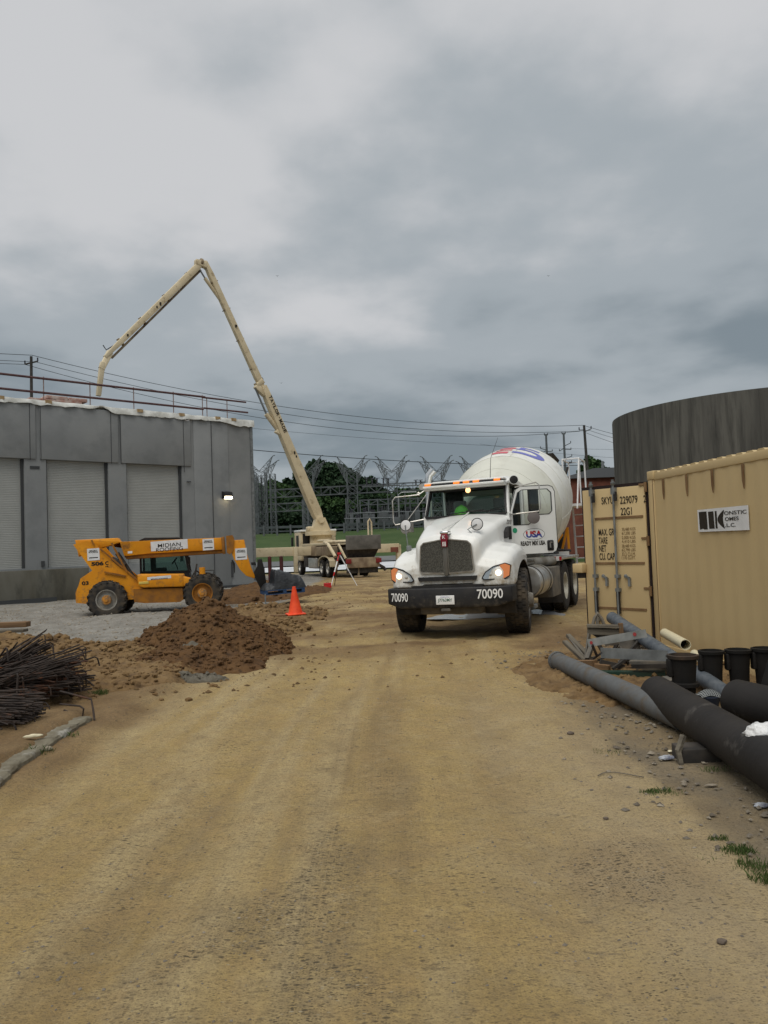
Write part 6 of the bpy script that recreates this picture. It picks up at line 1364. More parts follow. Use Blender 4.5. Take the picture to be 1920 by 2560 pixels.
# ------------------------------------------------------------------ brick building
p=at(1424,1300,62); bb_=thing('brick_building','low red brick building with grey roof behind the mixer truck','building',(p.x,62,gz(p.x,62)))
zt_=at(1450,1196,62).z; mb=MB(); mb.bb(0,11,0,9,-1,zt_-bb_.location.z); mb.build('wall',M['brick'],bb_)
mb=MB(); mb.prism([(-0.3,zt_-bb_.location.z),(11.3,zt_-bb_.location.z),(11.3,zt_-bb_.location.z+0.12),(9.0,zt_-bb_.location.z+0.75),(2.0,zt_-bb_.location.z+0.75),(-0.3,zt_-bb_.location.z+0.12)],'y',-0.3,9.3); mb.build('roof',M['roofgrey'],bb_)
mb=MB(); mb.bb(1.2,2.3,-0.04,0.0,1.2,2.6); mb.build('window',M['black'],bb_)
mb=MB(); mb.cyl((3.4,2,zt_-bb_.location.z+0.6),(3.4,2,zt_-bb_.location.z+1.5),0.12,n=10); mb.build('vent_pipe',M['galv'],bb_)

# ------------------------------------------------------------------ poles and wires
def pole(px_,top,d,label,lean=0.0,r=0.16,arms=(),name='utility_pole',m='pole'):
    p=at(px_,1340,d); zt_=at(px_,top,d); z=gz(zt_.x,d); t=thing(name,label,'utility pole',(zt_.x,d,z),group=None)
    mb=MB(); mb.cyl((lean,0,-0.5),(0,0,zt_.z-z),r*1.25,r*0.8,n=10); mb.build('shaft',M[m],t)
    for (zz_,x0,x1,dz,w_) in arms:
        mb=MB(); mb.bar((x0,0.0,zt_.z-z-zz_+ (0 if x0<0 and x1>0 else 0)),(x1,0.0,zt_.z-z-zz_+dz),w_); mb.build('crossarm',M[m],t)
        for xx,zq in ((x0,0),(x1,dz)):
            if abs(xx)>0.25: mb=MB(); mb.cyl((xx,0,zt_.z-z-zz_+zq),(xx,0,zt_.z-z-zz_+zq+0.35),0.07,n=8); mb.build('insulator',M['insul'],t)
    return Vector((zt_.x,d,zt_.z))
LP=pole(78,891,75,'wooden utility pole with one crossarm rising behind the warehouse roof',-0.2,0.16,((0.75,-0.62,0.62,0.25,0.12),))
RP=pole(1460,1063,100,'tallest wooden utility pole just left of the round tank',0.35,0.19,((0.85,0.05,0.9,0.35,0.10),(0.6,-0.65,-0.05,0.0,0.08)))
pole(1365,1086,140,'grey steel power pole above the mixer drum',0.0,0.22,((2.5,-1.1,-0.1,-0.3,0.13),(3.1,0.1,1.0,0.0,0.13),(3.3,-0.9,0,0.4,0.13),(0.1,-0.3,0.3,0,0.2)),m='lattice_far')
pole(1409,1083,140,'grey steel power pole with many short arms right of the drum',0.0,0.22,((2.3,0.1,1.2,0.5,0.13),(2.9,0.1,1.2,-0.1,0.13),(3.2,-0.9,0,0.5,0.13),(4.6,0.1,1.3,0.4,0.13),(5.2,0.1,1.2,-0.1,0.13),(0.1,-0.3,0.3,0,0.2)),m='lattice_far')
def wire(a,b,sag,label,r=0.02,n=40):
    a=Vector(a);b=Vector(b); pts=[a+(b-a)*(i/n)-Vector((0,0,sag*4*(i/n)*(1-i/n))) for i in range(n+1)]
    mb=MB(); mb.tube(pts,r,5,False); tag(mb.build('power_line',M['wire'],None),label,'cable',group='overhead power lines')
W=lambda px_,py_,d: at(px_,py_,d)
wire(W(80,888,75),W(1458,1063,100),2.3,'topmost overhead wire from the left pole to the tall right pole',0.028)
wire(W(90,905,75),W(1474,1076,100),2.5,'second overhead wire from the left pole crossarm to the tall right pole',0.026)
wire(W(62,911,75),W(1450,1078,100),3.0,'third overhead wire from the left pole crossarm to the tall right pole',0.026)
wire(W(-500,845,62),W(80,888,75),0.15,'topmost overhead wire running left out of the picture',0.028)
wire(W(-500,868,62),W(90,905,75),0.10,'second overhead wire running left out of the picture',0.024)
wire(W(-500,880,62),W(62,911,75),0.10,'third overhead wire running left out of the picture',0.024)
wire(W(1458,1063,100),W(1700,1115,85),0.3,'topmost overhead wire from the tall right pole towards the tank',0.026)
wire(W(1474,1076,100),W(1700,1128,85),0.3,'second overhead wire from the tall right pole towards the tank',0.024)
wire(W(1460,1080,100),W(1700,1150,85),0.3,'third overhead wire from the tall right pole towards the tank',0.024)
wire(W(300,1090,85),W(1480,1163,118),1.0,'thick low overhead wire crossing in front of the substation towers',0.045)
wire(W(560,1064,95),W(1900,1120,130),1.3,'thin overhead wire above the low thick one',0.018)
wire(W(1200,1110,120),W(1900,1150,130),1.0,'thin far wire passing behind the steel power poles',0.018)
for (px_,py_,lb) in ((693,690,'small bird in the sky right of the pump boom'),(1371,690,'small bird in the sky above the mixer truck'),(703,958,'small bird close to the pump boom elbow')):
    p=at(px_,py_,60); mb=MB(); mb.loft([[p+Vector((dx,dy*0.3,dz)) for dy,dz in ((-0.04,0),(0,0.015),(0.04,0),(0,-0.012))] for dx,dz_ in ((-0.02,0),(0.02,0))],True,True)
    mb.add([p+Vector((-0.13,0,0.05)),p+Vector((-0.05,-0.03,0.03)),p,p+Vector((-0.05,0.04,0.03))],[(0,1,2,3)]); mb.add([p+Vector((0.13,0,0.05)),p+Vector((0.05,-0.03,0.03)),p,p+Vector((0.05,0.04,0.03))],[(0,1,2,3)])
    mb.tube([p+Vector((-0.01,-0.07,0)),p,p+Vector((0.01,0.08,-0.01))],[0.004,0.02,0.006],6); tag(mb.build('bird',M['black'],None),lb,'bird')

# ------------------------------------------------------------------ shipping container (local: side face x=0, door end y=0, body towards -y)
CA=Vector((3.80,11.15,-0.03)); CR=math.atan2(0.109,0.994)
ct=thing('shipping_container','tan steel shipping container with corrugated side and its door swung open','container',CA,(0,0,CR))
CM=Matrix.Translation(CA)@Matrix.Rotation(CR,4,'Z'); CI=CM.inverted()
CLn=6.06; CW=2.44; CH=2.59
for q_ in ((-0.012,0.10,-0.17,0),(-0.012,0.10,-CLn,-CLn+0.17),(CW-0.1,CW,-0.17,0),(CW-0.1,CW,-CLn,-CLn+0.17)): mb=MB(); mb.bb(*q_,0,CH-0.02); mb.build('corner_post',M['cont'],ct,bevel=0.01)
mb=MB(); mb.bb(-0.004,0.08,-CLn+0.17,-0.17,CH-0.13,CH-0.03); mb.bb(-0.004,0.08,-CLn+0.17,-0.17,0.02,0.16); mb.bb(0.1,CW-0.1,-0.1,-0.0,CH-0.14,CH-0.03); mb.bb(0.1,CW-0.1,-0.1,-0.0,0.0,0.16); mb.build('frame_rail',M['cont'],ct,bevel=0.006)
mb=MB(); per=0.278; y=-0.17; rings=[]; seq=[]
while y>-CLn+0.17:
    for f_,x in ((0,0.006),(0.26,0.006),(0.50,0.012),(0.76,0.012)): seq.append((y-per*f_,x))
    y-=per
seq=[q for q in seq if q[0]>-CLn+0.17]; seq.append((-CLn+0.17,0.006))
mb.loft([[Vector((x,y,0.14)),Vector((x,y,CH-0.11)),Vector((x+0.006,y,CH-0.11)),Vector((x+0.006,y,0.14))] for y,x in seq],True,False); mb.build('corrugated_side',M['cont'],ct)
mb=MB(); y=-0.1; rr_=[]
while y>-CLn+0.1:
    for f_,z in ((0,0.0),(0.26,0.0),(0.40,0.022),(0.86,0.022)): rr_.append((y-0.21*f_,z))
    y-=0.21
mb.loft([[Vector((0.0,y,CH-0.028+z)),Vector((CW,y,CH-0.028+z)),Vector((CW,y,CH-0.036)),Vector((0.0,y,CH-0.036))] for y,z in rr_],True,False); mb.build('roof',M['cont'],ct)
mb=MB(); mb.bb(CW-0.03,CW,-CLn,-0.1,0.1,CH-0.05); mb.bb(0.05,CW-0.05,-CLn+0.0,-CLn+0.05,0.1,CH-0.05); mb.bb(0.05,CW-0.05,-CLn,-0.02,0.10,0.16); mb.build('far_wall',M['cont'],ct)
for px_ in (1660,1719,1784,1862):  # dark bars painting the corrugation shade below the top rail
    d=at(px_,1230,1.0); lo_=(CI.to_3x3()@(d-Vector((0,0,CAMZ)))); o_=CI@Vector((0,0,CAMZ)); t=(-0.004-o_.x)/lo_.x; y=o_.y+lo_.y*t
    mb=MB(); mb.prism([(y-0.012,CH-0.14),(y+0.03,CH-0.14),(y+0.025,CH-0.33),(y+0.0,CH-0.42),(y-0.01,CH-0.30)],'x',-0.016,-0.004); mb.build('corrugation_shade',M['cont_rust_shade'],ct)
mb=MB(); mb.bb(-0.016,-0.011,-0.160,-0.148,0.1,CH-0.1); mb.build('seam',M['cont_rust_shade'],ct)
for z in (0.0,CH-0.12):
    for y in (-0.19,-CLn): mb=MB(); mb.bb(-0.022,0.14,y,y+0.19,z,z+0.125); cc=mb.build('corner_casting',M['cont'],ct,bevel=0.012)
def hit(px_,py_,inv,plane_x=None,plane_y=None):
    d=inv.to_3x3()@(at(px_,py_,1.0)-Vector((0,0,CAMZ))); o_=inv@Vector((0,0,CAMZ))
    t=(plane_x-o_.x)/d.x if plane_x is not None else (plane_y-o_.y)/d.y
    return o_+d*t
# sign on the side
s0=hit(1744,1275,CI,-0.010); s1=hit(1870,1268,CI,-0.010); s2=hit(1747,1330,CI,-0.010)
ya,yb=s0.y,s1.y; zt2=s0.z; zb2=s2.z; 
mb=MB(); mb.bb(-0.014,-0.006,yb,ya,zb2,zt2); sg=mb.build('company_sign',M['sign_white'],ct)
wS=ya-yb; hS=zt2-zb2
def sp_(u,v,o=0.018): return Vector((-o,ya-wS*u,zt2-hS*v))
def spoly(pts,m,name='sign_mark',o=0.016):
    mb=MB(); mb.add([sp_(u,v,o) for u,v in pts],[tuple(range(len(pts)))]); return mb.build(name,m,sg)
spoly([(0.03,0.10),(0.20,0.10),(0.21,0.90),(0.13,0.90),(0.15,0.15),(0.12,0.80),(0.11,0.90),(0.04,0.90)][:4]+[(0.14,0.9),(0.11,0.86),(0.04,0.90)],M['ink'])
spoly([(0.23,0.12),(0.345,0.12),(0.355,0.88),(0.24,0.88)],M['ink']); spoly([(0.37,0.12),(0.41,0.12),(0.415,0.88),(0.375,0.88)],M['ink'])
n_=14; outer=[(0.55-0.13*sin(pi*i/n_),0.10+0.80*(i/n_)) for i in range(n_+1)]; inner=[(0.560-0.028*sin(pi*i/n_),0.13+0.74*(i/n_)) for i in range(n_,-1,-1)]
mb=MB(); 
for i in range(n_): mb.add([sp_(*outer[i],0.016),sp_(*outer[i+1],0.016),sp_(*inner[n_-i-1],0.016),sp_(*inner[n_-i],0.016)],[(0,1,2,3)])
mb.build('sign_mark',M['ink'],sg)
for s_,v,w_,u in (('ONSTIC',0.25,0.42,0.56),('OMES',0.50,0.26,0.57),('.L.C.',0.76,0.20,0.57)): text(s_,M['ink'],sg,sp_(u,v,0.016),(0,-1,0),(0,0,1),hS*0.16,wS*w_,align='L',thick=0.015)
# door leaf
hpt=CI@Vector((3.80,11.15,0)); fpt=CI@Vector((3.115,12.05,0)); dvec=Vector((fpt.x-0.0,fpt.y-0.02,0)); ang=math.atan2(dvec.y,dvec.x)
LM=Matrix.Translation((-0.02,0.03,0))@Matrix.Rotation(ang,4,'Z')       # leaf local: x from hinge to free edge
LW=CI=CM.inverted(); LI=(CM@LM).inverted()
LL=dvec.length; oside=1 if (LI@Vector((0,0,1.65))).y>0 else -1
yo=0.025*oside
mb=MB(); mb.bb(0.02,LL,-0.025,0.025,0.14,2.41); mb.xf(LM); leaf=mb.build('door',M['cont'],ct,bevel=0.006)
mb=MB(); mb.bb(-0.01,LL+0.035,-0.04,0.0,0.10,2.46) if oside>0 else mb.bb(-0.01,LL+0.035,0.0,0.04,0.10,2.46); mb.xf(LM); mb.build('door_gasket',M['gasket'],leaf)
def lh_(px_,py_): return hit(px_,py_,LI,None,yo)
def lseg(a,b,w_,m,name,proud=0.006):
    p=lh_(*a);q=lh_(*b); mb=MB(); mb.bar((p.x,yo+oside*proud/2,p.z),(q.x,yo+oside*proud/2,q.z),proud if False else 0.012,w_); mb.xf(LM); return mb.build(name,m,leaf)
for a,b in (((1488,1296),(1608,1291)),((1490,1409),(1612,1406)),((1492,1523),(1617,1519))):  # brown bars stand in for shade inside the door's horizontal grooves
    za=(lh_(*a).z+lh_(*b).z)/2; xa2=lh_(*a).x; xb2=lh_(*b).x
    mb=MB(); mb.bb(min(xa2,xb2),max(xa2,xb2),min(yo,yo+oside*0.012),max(yo,yo+oside*0.012),za-0.018,za+0.014); mb.xf(LM); mb.build('groove_shade',M['cont_rust_shade'],leaf)
for px_ in (1484,1539):
    x=lh_(px_,1260).x; mb=MB(); mb.cyl((x,yo+oside*0.05,0.16),(x,yo+oside*0.05,2.50),0.018,n=10); rod=None; mb.lathe((x,yo+oside*0.05,2.44),(0,0,1),[(0,0.018),(0.02,0.034),(0.05,0.034),(0.06,0.02),(0.09,0.022)],10); mb.xf(LM); rod=mb.build('locking_rod',M['galv'],leaf)
    for z in (2.36,1.10,0.90,0.45):
        mb=MB(); mb.box((x,yo+oside*0.035,z),(0.07,0.06,0.10 if z>2 else 0.05)); mb.xf(LM); mb.build('rod_guide',M['galv'],rod)
    mb=MB(); mb.box((x-0.03*1,yo+oside*0.05,2.28),(0.05,0.03,0.14)); mb.xf(LM); mb.build('rod_cam',M['black'],rod); mb=MB(); mb.box((x,yo+oside*0.045,0.72),(0.05,0.03,0.34)); mb.xf(LM); mb.build('rod_cam',M['black'],rod)
for px_ in (1509,1565):
    p=lh_(px_,1440); s_=-1
    mb=MB(); mb.lathe((p.x,yo,p.z),(0,oside,0),[(0,0.028),(0.02,0.024),(0.03,0.001)],12); mb.bar((p.x,yo+oside*0.02,p.z),(p.x-0.07,yo+oside*0.02,p.z-0.03),0.03); mb.bar((p.x-0.07,yo+oside*0.02,p.z-0.03),(p.x-0.07,yo+oside*0.02,p.z-0.15),0.035); mb.xf(LM); mb.build('door_latch',M['galv'],leaf)
mb=MB(); p=lh_(1474,1420); mb.bb(LL-0.02,LL+0.16,min(yo,yo+oside*0.12),max(yo,yo+oside*0.12),p.z-0.07,p.z+0.07); mb.xf(LM); mb.build('lock_box',M['cont'],leaf,bevel=0.01)
for (px_,py_) in ((1617,1217),(1622,1352),(1627,1478)):
    p=lh_(px_,py_); mb=MB(); mb.cyl((0.0,yo,p.z-0.07),(0.0,yo,p.z+0.07),0.022,n=10); mb.box((0.05,yo+oside*0.006,p.z+0.04),(0.10,0.02,0.03)); mb.xf(LM); mb.build('hinge',M['cont_rust_shade'],leaf)
R3=(LM.to_3x3()@Vector((-1,0,0)))
def ltext(s_,px_,py_,hp,wp,m='ink',th=0.012):
    p=lh_(px_,py_); a=lh_(px_-wp/2,py_); b=lh_(px_+wp/2,py_); w_=abs(a.x-b.x); h_=abs(lh_(px_,py_-hp/2).z-lh_(px_,py_+hp/2).z)
    q=LM@Vector((p.x,yo+oside*0.004,p.z)); 
    return text(s_,M[m],leaf,q,R3,(0,0,1),h_,w_,thick=th)
ltext('SKYU',1519,1251,18,30); ltext('229079',1572,1249,19,44); ltext('2',1612,1247,18,6); ltext('22G1',1566,1278,19,28)
ltext('MAX. GR.',1517,1330,17,40); ltext('TARE',1508,1351,16,22); ltext('NET',1507,1371,16,18); ltext('CU. CAP.',1519,1391,17,40)
for s_,y in (('30,480 KGS',1323),('67,200 LBS',1333),('2,000 KGS',1344),('4,410 LBS',1354),('28,480 KGS',1365),('62,790 LBS',1375),('33.2 CU.M.',1385),('1,172 CU.FT.',1395)): ltext(s_,1572,y,8.5,34,'ink_brown',0.0)

# ------------------------------------------------------------------ pipes and fittings by the container
def pipe(name,label,a,b,r,m,wall=0.012,flange=None,capa=False,cat='pipe'):
    a=Vector(a);b=Vector(b); d=(b-a).normalized(); L_=(b-a).length
    mb=MB(); pr=[(0,r-wall),(0,r),(L_,r),(L_,r-wall)]; mb.lathe(a,d,[(0.25,r-wall)]+pr+[(L_-0.25,r-wall)],40,caps=False)
    t=mb.build(name,M[m],None); tag(t,label,cat)
    if flange: mb=MB(); mb.lathe(a,d,[(-0.005,r-wall),(-0.005,r+flange),(0.055,r+flange),(0.055,r)],40,caps=False); mb.build('flange',M[m],t)
    mb=MB(); mb.lathe(a,d,[(0.24,0.001),(0.24,r-wall)],32,caps=False); mb.build('dark_inside',M['undercarriage'],t)
    return t
pipe('steel_pipe','long grey pipe with a collared end lying by the scrap pile',(2.10,9.85,gz(2.1,9.85)+0.115),(2.42,6.55,gz(2.4,6.6)+0.115),0.104,'pipe_grey',flange=0.012)
bpz=gz(2.5,7.3)+0.175
bpipe=pipe('steel_pipe','long black pipe with scuffed patches running out of the picture at lower right',(2.49,7.35,bpz),(2.23,2.6,bpz+0.05),0.160,'pipe_black')
pipe('steel_pipe','shorter black pipe lying behind the long scuffed black pipe',(2.90,6.6,0.25),(3.65,4.1,0.25),0.170,'pipe_black')
pipe('steel_pipe','blue grey pipe leaning down from the scrap pile along the container',at(1530,1544,10.75),at(1880,1778,7.15),0.080,'pipe_blue')
pipe('plastic_pipe','cream plastic pipe with its open mouth against the container side',at(1714,1612,8.9),at(1662,1583,10.1),0.060,'pvc',wall=0.006)
pipe('plastic_pipe','short cream plastic pipe glimpsed between the black fittings',at(1752,1648,8.35),at(1736,1634,8.8),0.045,'pvc',wall=0.005)
def fitting(px_,base,d,h,rr,label,lean=0.0,collar=False,rust=False):
    p=at(px_,base,d); z=gz(p.x,d); t=thing('pipe_fitting',label,'pipe fitting',(p.x,d,z),(0,lean,0),group=None)
    mb=MB(); mb.lathe((0,0,0),(0,0,1),[(0,rr*0.70),(h*0.45,rr*0.76),(h*0.80,rr*0.86),(h*0.93,rr*0.90)],32); body=mb.build('body',M['blackplastic'],t)
    mb=MB(); mb.lathe((0,0,h*0.93),(0,0,1),[(0,rr*0.9),(0.0,rr*1.02),(0.03,rr*1.04),(0.035,rr*0.86),(-0.02,rr*0.8)],32,caps=False); mb.build('rim',M['blackplastic'] if not rust else mat('rusty_rim',(0.07,0.045,0.03),(0.03,0.024,0.02),9,0.8),t)
    mb=MB(); mb.rbox(-rr*1.08,-rr*0.75,-0.04,0.04,h*0.55,h*0.92,0.015); mb.build('side_lug',M['blackplastic'],t)
    if collar: mb=MB(); mb.lathe((0,0,h*0.36),(0,0,1),[(0,rr*0.8),(0.0,rr*0.98),(0.03,rr*0.98),(0.04,rr*0.78)],32,caps=False); mb.build('collar',M['blackplastic'],t)
    return t
fitting(1712,1745,7.75,0.475,0.145,'black iron pipe fitting with rusty rim, nearest the grey leaning pipe',0.0,True,True)
fitting(1783,1722,8.10,0.455,0.126,'black iron pipe fitting second from the scrap pile')
fitting(1850,1715,8.05,0.465,0.126,'black iron pipe fitting third from the scrap pile')
fitting(1916,1715,8.0,0.475,0.126,'black iron pipe fitting at the right edge of the picture')
# elbow in front of the last fitting
mb=MB(); c=at(1908,1700,7.5); mb.tube([c+Vector((0.18,0,-0.22)),c+Vector((0.08,0,-0.05)),c+Vector((0.14,0,0.12)),c+Vector((0.30,0,0.2))],[0.09,0.10,0.10,0.09],16); tag(mb.build('pipe_elbow',M['blackplastic'],None),'black bent pipe elbow leaning on the rightmost fitting','pipe fitting')
# bucket with grate
p=at(1772,1755,7.2); z=gz(p.x,7.2); bk=thing('bucket','small dark blue bucket heaped with a tangle of wire mesh','bucket',(p.x,7.2,z+0.04))
mb=MB(); mb.lathe((0,0,0),(0,0,1),[(0,0.06),(0,0.075),(0.11,0.098),(0.12,0.104),(0.125,0.095),(0.02,0.066)],28,caps=False); mb.build('bucket_body',mat('bucket_blue',(0.018,0.026,0.045),rough=0.5),bk)
rs=random.Random(2)
mb=MB()
for i in range(9):
    for k_ in (0,1):
        o_=-0.08+0.02*i; pts=[]
        for j in range(7):
            a=-0.09+0.03*j; x_,y_=(o_,a) if k_ else (a,o_); pts.append((x_,y_,0.12+0.05*max(0,1-(x_*x_+y_*y_)/0.012)+0.006*sin(30*(x_+y_))+ (0.006 if k_ else 0)))
        mb.tube(pts,0.004,5)
mb.build('wire_mesh',M['galv'],bk)
# arched saddle
p=at(1676,1700,8.3); mb=MB(); rings=[]
for i in range(17):
    a=pi*i/16; rings.append([Vector((p.x+r_*cos(a),8.3+dy,gz(p.x,8.3)+r_*sin(a)*1.15)) for r_,dy in ((0.135,-0.12),(0.105,-0.12),(0.105,0.12),(0.135,0.12))])
mb.loft(rings,True,True); tag(mb.build('pipe_saddle',M['dirty_metal'],None),'grey half-round pipe saddle standing beside the rusty-rimmed fitting','pipe fitting')
# ------------------------------------------------------------------ scrap pile
def plank(label,a,b,d0_,d1_,w_,th,m,name='plank',cat='plank',roll=0.0):
    p=at(*a,d0_); q=at(*b,d1_); mb=MB(); L_=(q-p).length; d,u,v=mb.frame(p,q)
    bm=MB(); bm.bb(-L_/2,L_/2,-th/2,th/2,-w_/2,w_/2)
    x_=d; z_=v; y_=z_.cross(x_); m3=Matrix((x_,y_,z_)).transposed().to_4x4()@Matrix.Rotation(roll,4,'X'); o=bm.build(name,M[m],None); m3.translation=(p+q)/2; o.matrix_world=m3
    return tag(o,label,cat)
a1=plank('long pale sheet metal strip with a red spot lying across the scrap pile',(1470,1608),(1616,1583),9.5,9.0,0.092,0.012,'metal_sheet','metal_strip','metal strip')
mb=MB(); mb.lathe((0.24,-0.008,0.01),(0,-1,0),[(0,0.022),(0.002,0.022),(0.002,0.001)],14); q_=mb.build('red_spot',mat('red_spot',(0.35,0.05,0.05),rough=0.7),a1)
mb=MB(); mb.lathe((-0.33,-0.008,0.0),(0,-1,0),[(0,0.02),(0.002,0.02),(0.002,0.001)],14); mb.build('red_spot',bpy.data.materials['red_spot'],a1)
a2=plank('wide grey steel plate with bolt holes lying level in the scrap pile',(1502,1632),(1669,1640),9.0,8.6,0.118,0.010,'galv','steel_plate','steel plate')
for x in (-0.36,0.36):
    mb=MB(); mb.lathe((x,-0.006,0.0),(0,-1,0),[(0,0.011),(0.002,0.011),(0.002,0.001)],12); mb.build('bolt_hole',M['joint'],a2)
plank('weathered board on top of the scrap pile',(1467,1564),(1552,1566),10.0,9.9,0.03,0.16,'wood')
plank('rotten timber under the top board of the scrap pile',(1468,1577),(1548,1580),10.0,9.9,0.08,0.09,'wood')
plank('short upright block at the right end of the top board',(1551,1558),(1553,1584),9.85,9.85,0.05,0.05,'wood_tan')
plank('pale split stake pointing up left beside the scrap pile',(1412,1604),(1462,1652),10.2,9.7,0.035,0.07,'wood')
plank('second pale stake behind the first one at the scrap pile',(1420,1588),(1466,1636),10.4,9.9,0.04,0.06,'wood')
plank('thin dark stake between the two pale stakes',(1424,1596),(1462,1646),10.3,9.8,0.02,0.03,'dirty_metal')
plank('dark upright angle iron at the left end of the scrap pile',(1473,1585),(1464,1650),9.8,9.7,0.06,0.02,'dirty_metal','angle_iron','angle iron')
plank('dark leaning brace under the pale sheet metal strip',(1480,1612),(1468,1648),9.75,9.6,0.05,0.05,'dirty_metal','angle_iron','angle iron')
plank('raw tan timber offcut at the front left of the scrap pile',(1420,1660),(1487,1660),9.6,9.3,0.085,0.12,'wood_tan')
plank('splintered pale timber on the ground in front of the scrap pile',(1488,1665),(1524,1670),9.3,9.2,0.06,0.08,'wood_tan')
plank('dark steel channel lying under the wide steel plate',(1560,1600),(1500,1585),9.9,10.1,0.09,0.03,'dirty_metal','steel_channel','steel channel')
plank('black steel bar leaning behind the pale sheet metal strip',(1602,1598),(1548,1660),9.7,9.4,0.05,0.03,'undercarriage','steel_bar','steel bar')
plank('thin black steel bar crossing under the wide steel plate',(1575,1640),(1532,1672),9.3,9.2,0.03,0.03,'undercarriage','steel_bar','steel bar')
plank('short rusty bar at the lower left of the scrap pile',(1508,1630),(1470,1655),9.5,9.5,0.02,0.03,'rebar','steel_bar','steel bar')
plank('lower grey board stacked above the green beam',(1580,1665),(1678,1663),9.0,8.8,0.045,0.10,'undercarriage')
plank('upper dark board stacked above the green beam',(1575,1655),(1682,1654),9.05,8.85,0.03,0.12,'dirty_metal')
plank('dark green painted beam on the ground under the scrap pile',(1492,1689),(1664,1690),9.15,8.9,0.105,0.14,'greenbeam','beam','beam')
plank('long brown timber lying behind the green beam',(1500,1672),(1590,1672),9.5,9.4,0.06,0.1,'wood_tan')
plank('grey timber under the right end of the scrap pile',(1590,1672),(1700,1668),9.2,9.1,0.08,0.1,'wood')
plank('dull grey sheet leaning low in the middle of the scrap pile',(1545,1615),(1600,1612),9.9,9.8,0.14,0.01,'dirty_metal','metal_sheet','metal sheet')
plank('dark brace behind the timber at the top of the scrap pile',(1475,1575),(1510,1600),10.1,9.9,0.05,0.03,'undercarriage','steel_bar','steel bar')
plank('dark crooked board hanging below the wide steel plate',(1500,1655),(1560,1668),9.3,9.3,0.06,0.05,'undercarriage')
# small scrap
rs=random.Random(12)
for i in range(34):
    px_=rs.uniform(1468,1670); py_=rs.uniform(1596,1672) if px_<1560 else rs.uniform(1630,1672); d_=rs.uniform(9.3,9.9); l2=rs.uniform(14,46); a=rs.uniform(-1.2,1.2); 
    plank('dark piece of scrap metal or wood jumbled in the scrap pile',(px_-l2*cos(a)/2,py_-l2*sin(a)/2),(px_+l2*cos(a)/2,py_+l2*sin(a)/2),d_,d_+rs.uniform(-0.25,0.25),rs.uniform(0.02,0.06),rs.uniform(0.008,0.03),rs.choice(('dirty_metal','undercarriage','undercarriage','wood','galv','rebar')),'scrap_piece','scrap')['group']='small jumbled scrap pieces of the scrap pile'
# arched bracket
p=at(1495,1560,10.1); mb=MB(); mb.tube([p+Vector((-0.08,0,-0.05)),p+Vector((-0.04,0,0.08)),p+Vector((0.0,0,0.14)),p+Vector((0.05,0,0.07)),p+Vector((0.09,0,-0.05))],0.022,8); mb.bar(p+Vector((-0.005,0,0.12)),p+Vector((0.0,0,-0.04)),0.02); tag(mb.build('steel_bracket',M['dirty_metal'],None),'dark arched steel bracket standing at the top of the scrap pile','bracket')
# timber chock under the black pipe
cx0=gat(1703,1910,0.0); ck=thing('pipe_chock','dark timber chock with a pale upright edge board under the black pipe','chock',(cx0.x,cx0.y,gz(cx0.x,cx0.y)))
mb=MB(); mb.rbox(0.02,0.30,0.03,0.24,-0.02,0.09,0.008); mb.build('block',M['undercarriage'],ck)
mb=MB(); mb.bar((0.0,0.0,-0.02),(-0.01,0.02,0.09),0.035,0.03); mb.bar((-0.01,0.02,0.085),(0.045,0.05,0.19),0.035,0.03); mb.build('edge_board',M['wood'],ck)
# crumpled things
M['rag']=mat('rag_cloth',(0.42,0.44,0.46),(0.14,0.15,0.20),22,0.8)
def crumple(name,label,c,rx,ry,rz,m,seed,cat,sub=4):
    bm=bmesh.new(); bmesh.ops.create_icosphere(bm,subdivisions=sub,radius=1)
    for v in bm.verts:
        n=v.co.normalized(); k=0.60+0.5*abs(float(fbm(np.array(n.x*2.3+seed),np.array(n.y*2.3+n.z*1.9),seed,4))-0.1)+0.7*abs(float(fbm(np.array(n.x*5.3+n.z*3+seed),np.array(n.y*5.3-n.z*4),seed+5,3))-0.5)
        v.co=Vector((n.x*rx*k,n.y*ry*k,max(-0.35,n.z)*rz*k))
    me=bpy.data.meshes.new(name); bm.to_mesh(me); bm.free(); me.materials.append(M[m]); me.polygons.foreach_set('use_smooth',[name in ('plastic_bag','wood_chip')]*len(me.polygons)) ; o=bpy.data.objects.new(name,me); COL.objects.link(o); o.location=c; return tag(o,label,cat)
bg=crumple('plastic_bag','crumpled white plastic bag lying on the long black pipe',at(1905,1836,5.1)+Vector((0,0,0.0)),0.115,0.12,0.085,'plastic_bag',5,'plastic bag')
c=gat(1667,1900); crumple('rag','dirty blue and white rag on the ground beside the pipe chock',(c.x,c.y,gz(c.x,c.y)+0.012),0.06,0.035,0.022,'rag',8,'rag',3)
c=gat(1905,2018); crumple('plastic_scrap','clear crumpled plastic scrap on the asphalt at the right edge',(c.x,c.y,gz(c.x,c.y)+0.005),0.05,0.03,0.02,'rag',11,'litter',3)
c=gat(1676,1880); crumple('paper_scrap','small yellowish paper scrap above the dirty rag',(c.x,c.y,gz(c.x,c.y)+0.004),0.022,0.03,0.008,'pvc',13,'litter',2)
c=gat(1778,1965); crumple('paper_scrap','small grey paper scrap below the long black pipe',(c.x,c.y,gz(c.x,c.y)+0.004),0.05,0.02,0.01,'stone_light',17,'litter',2)
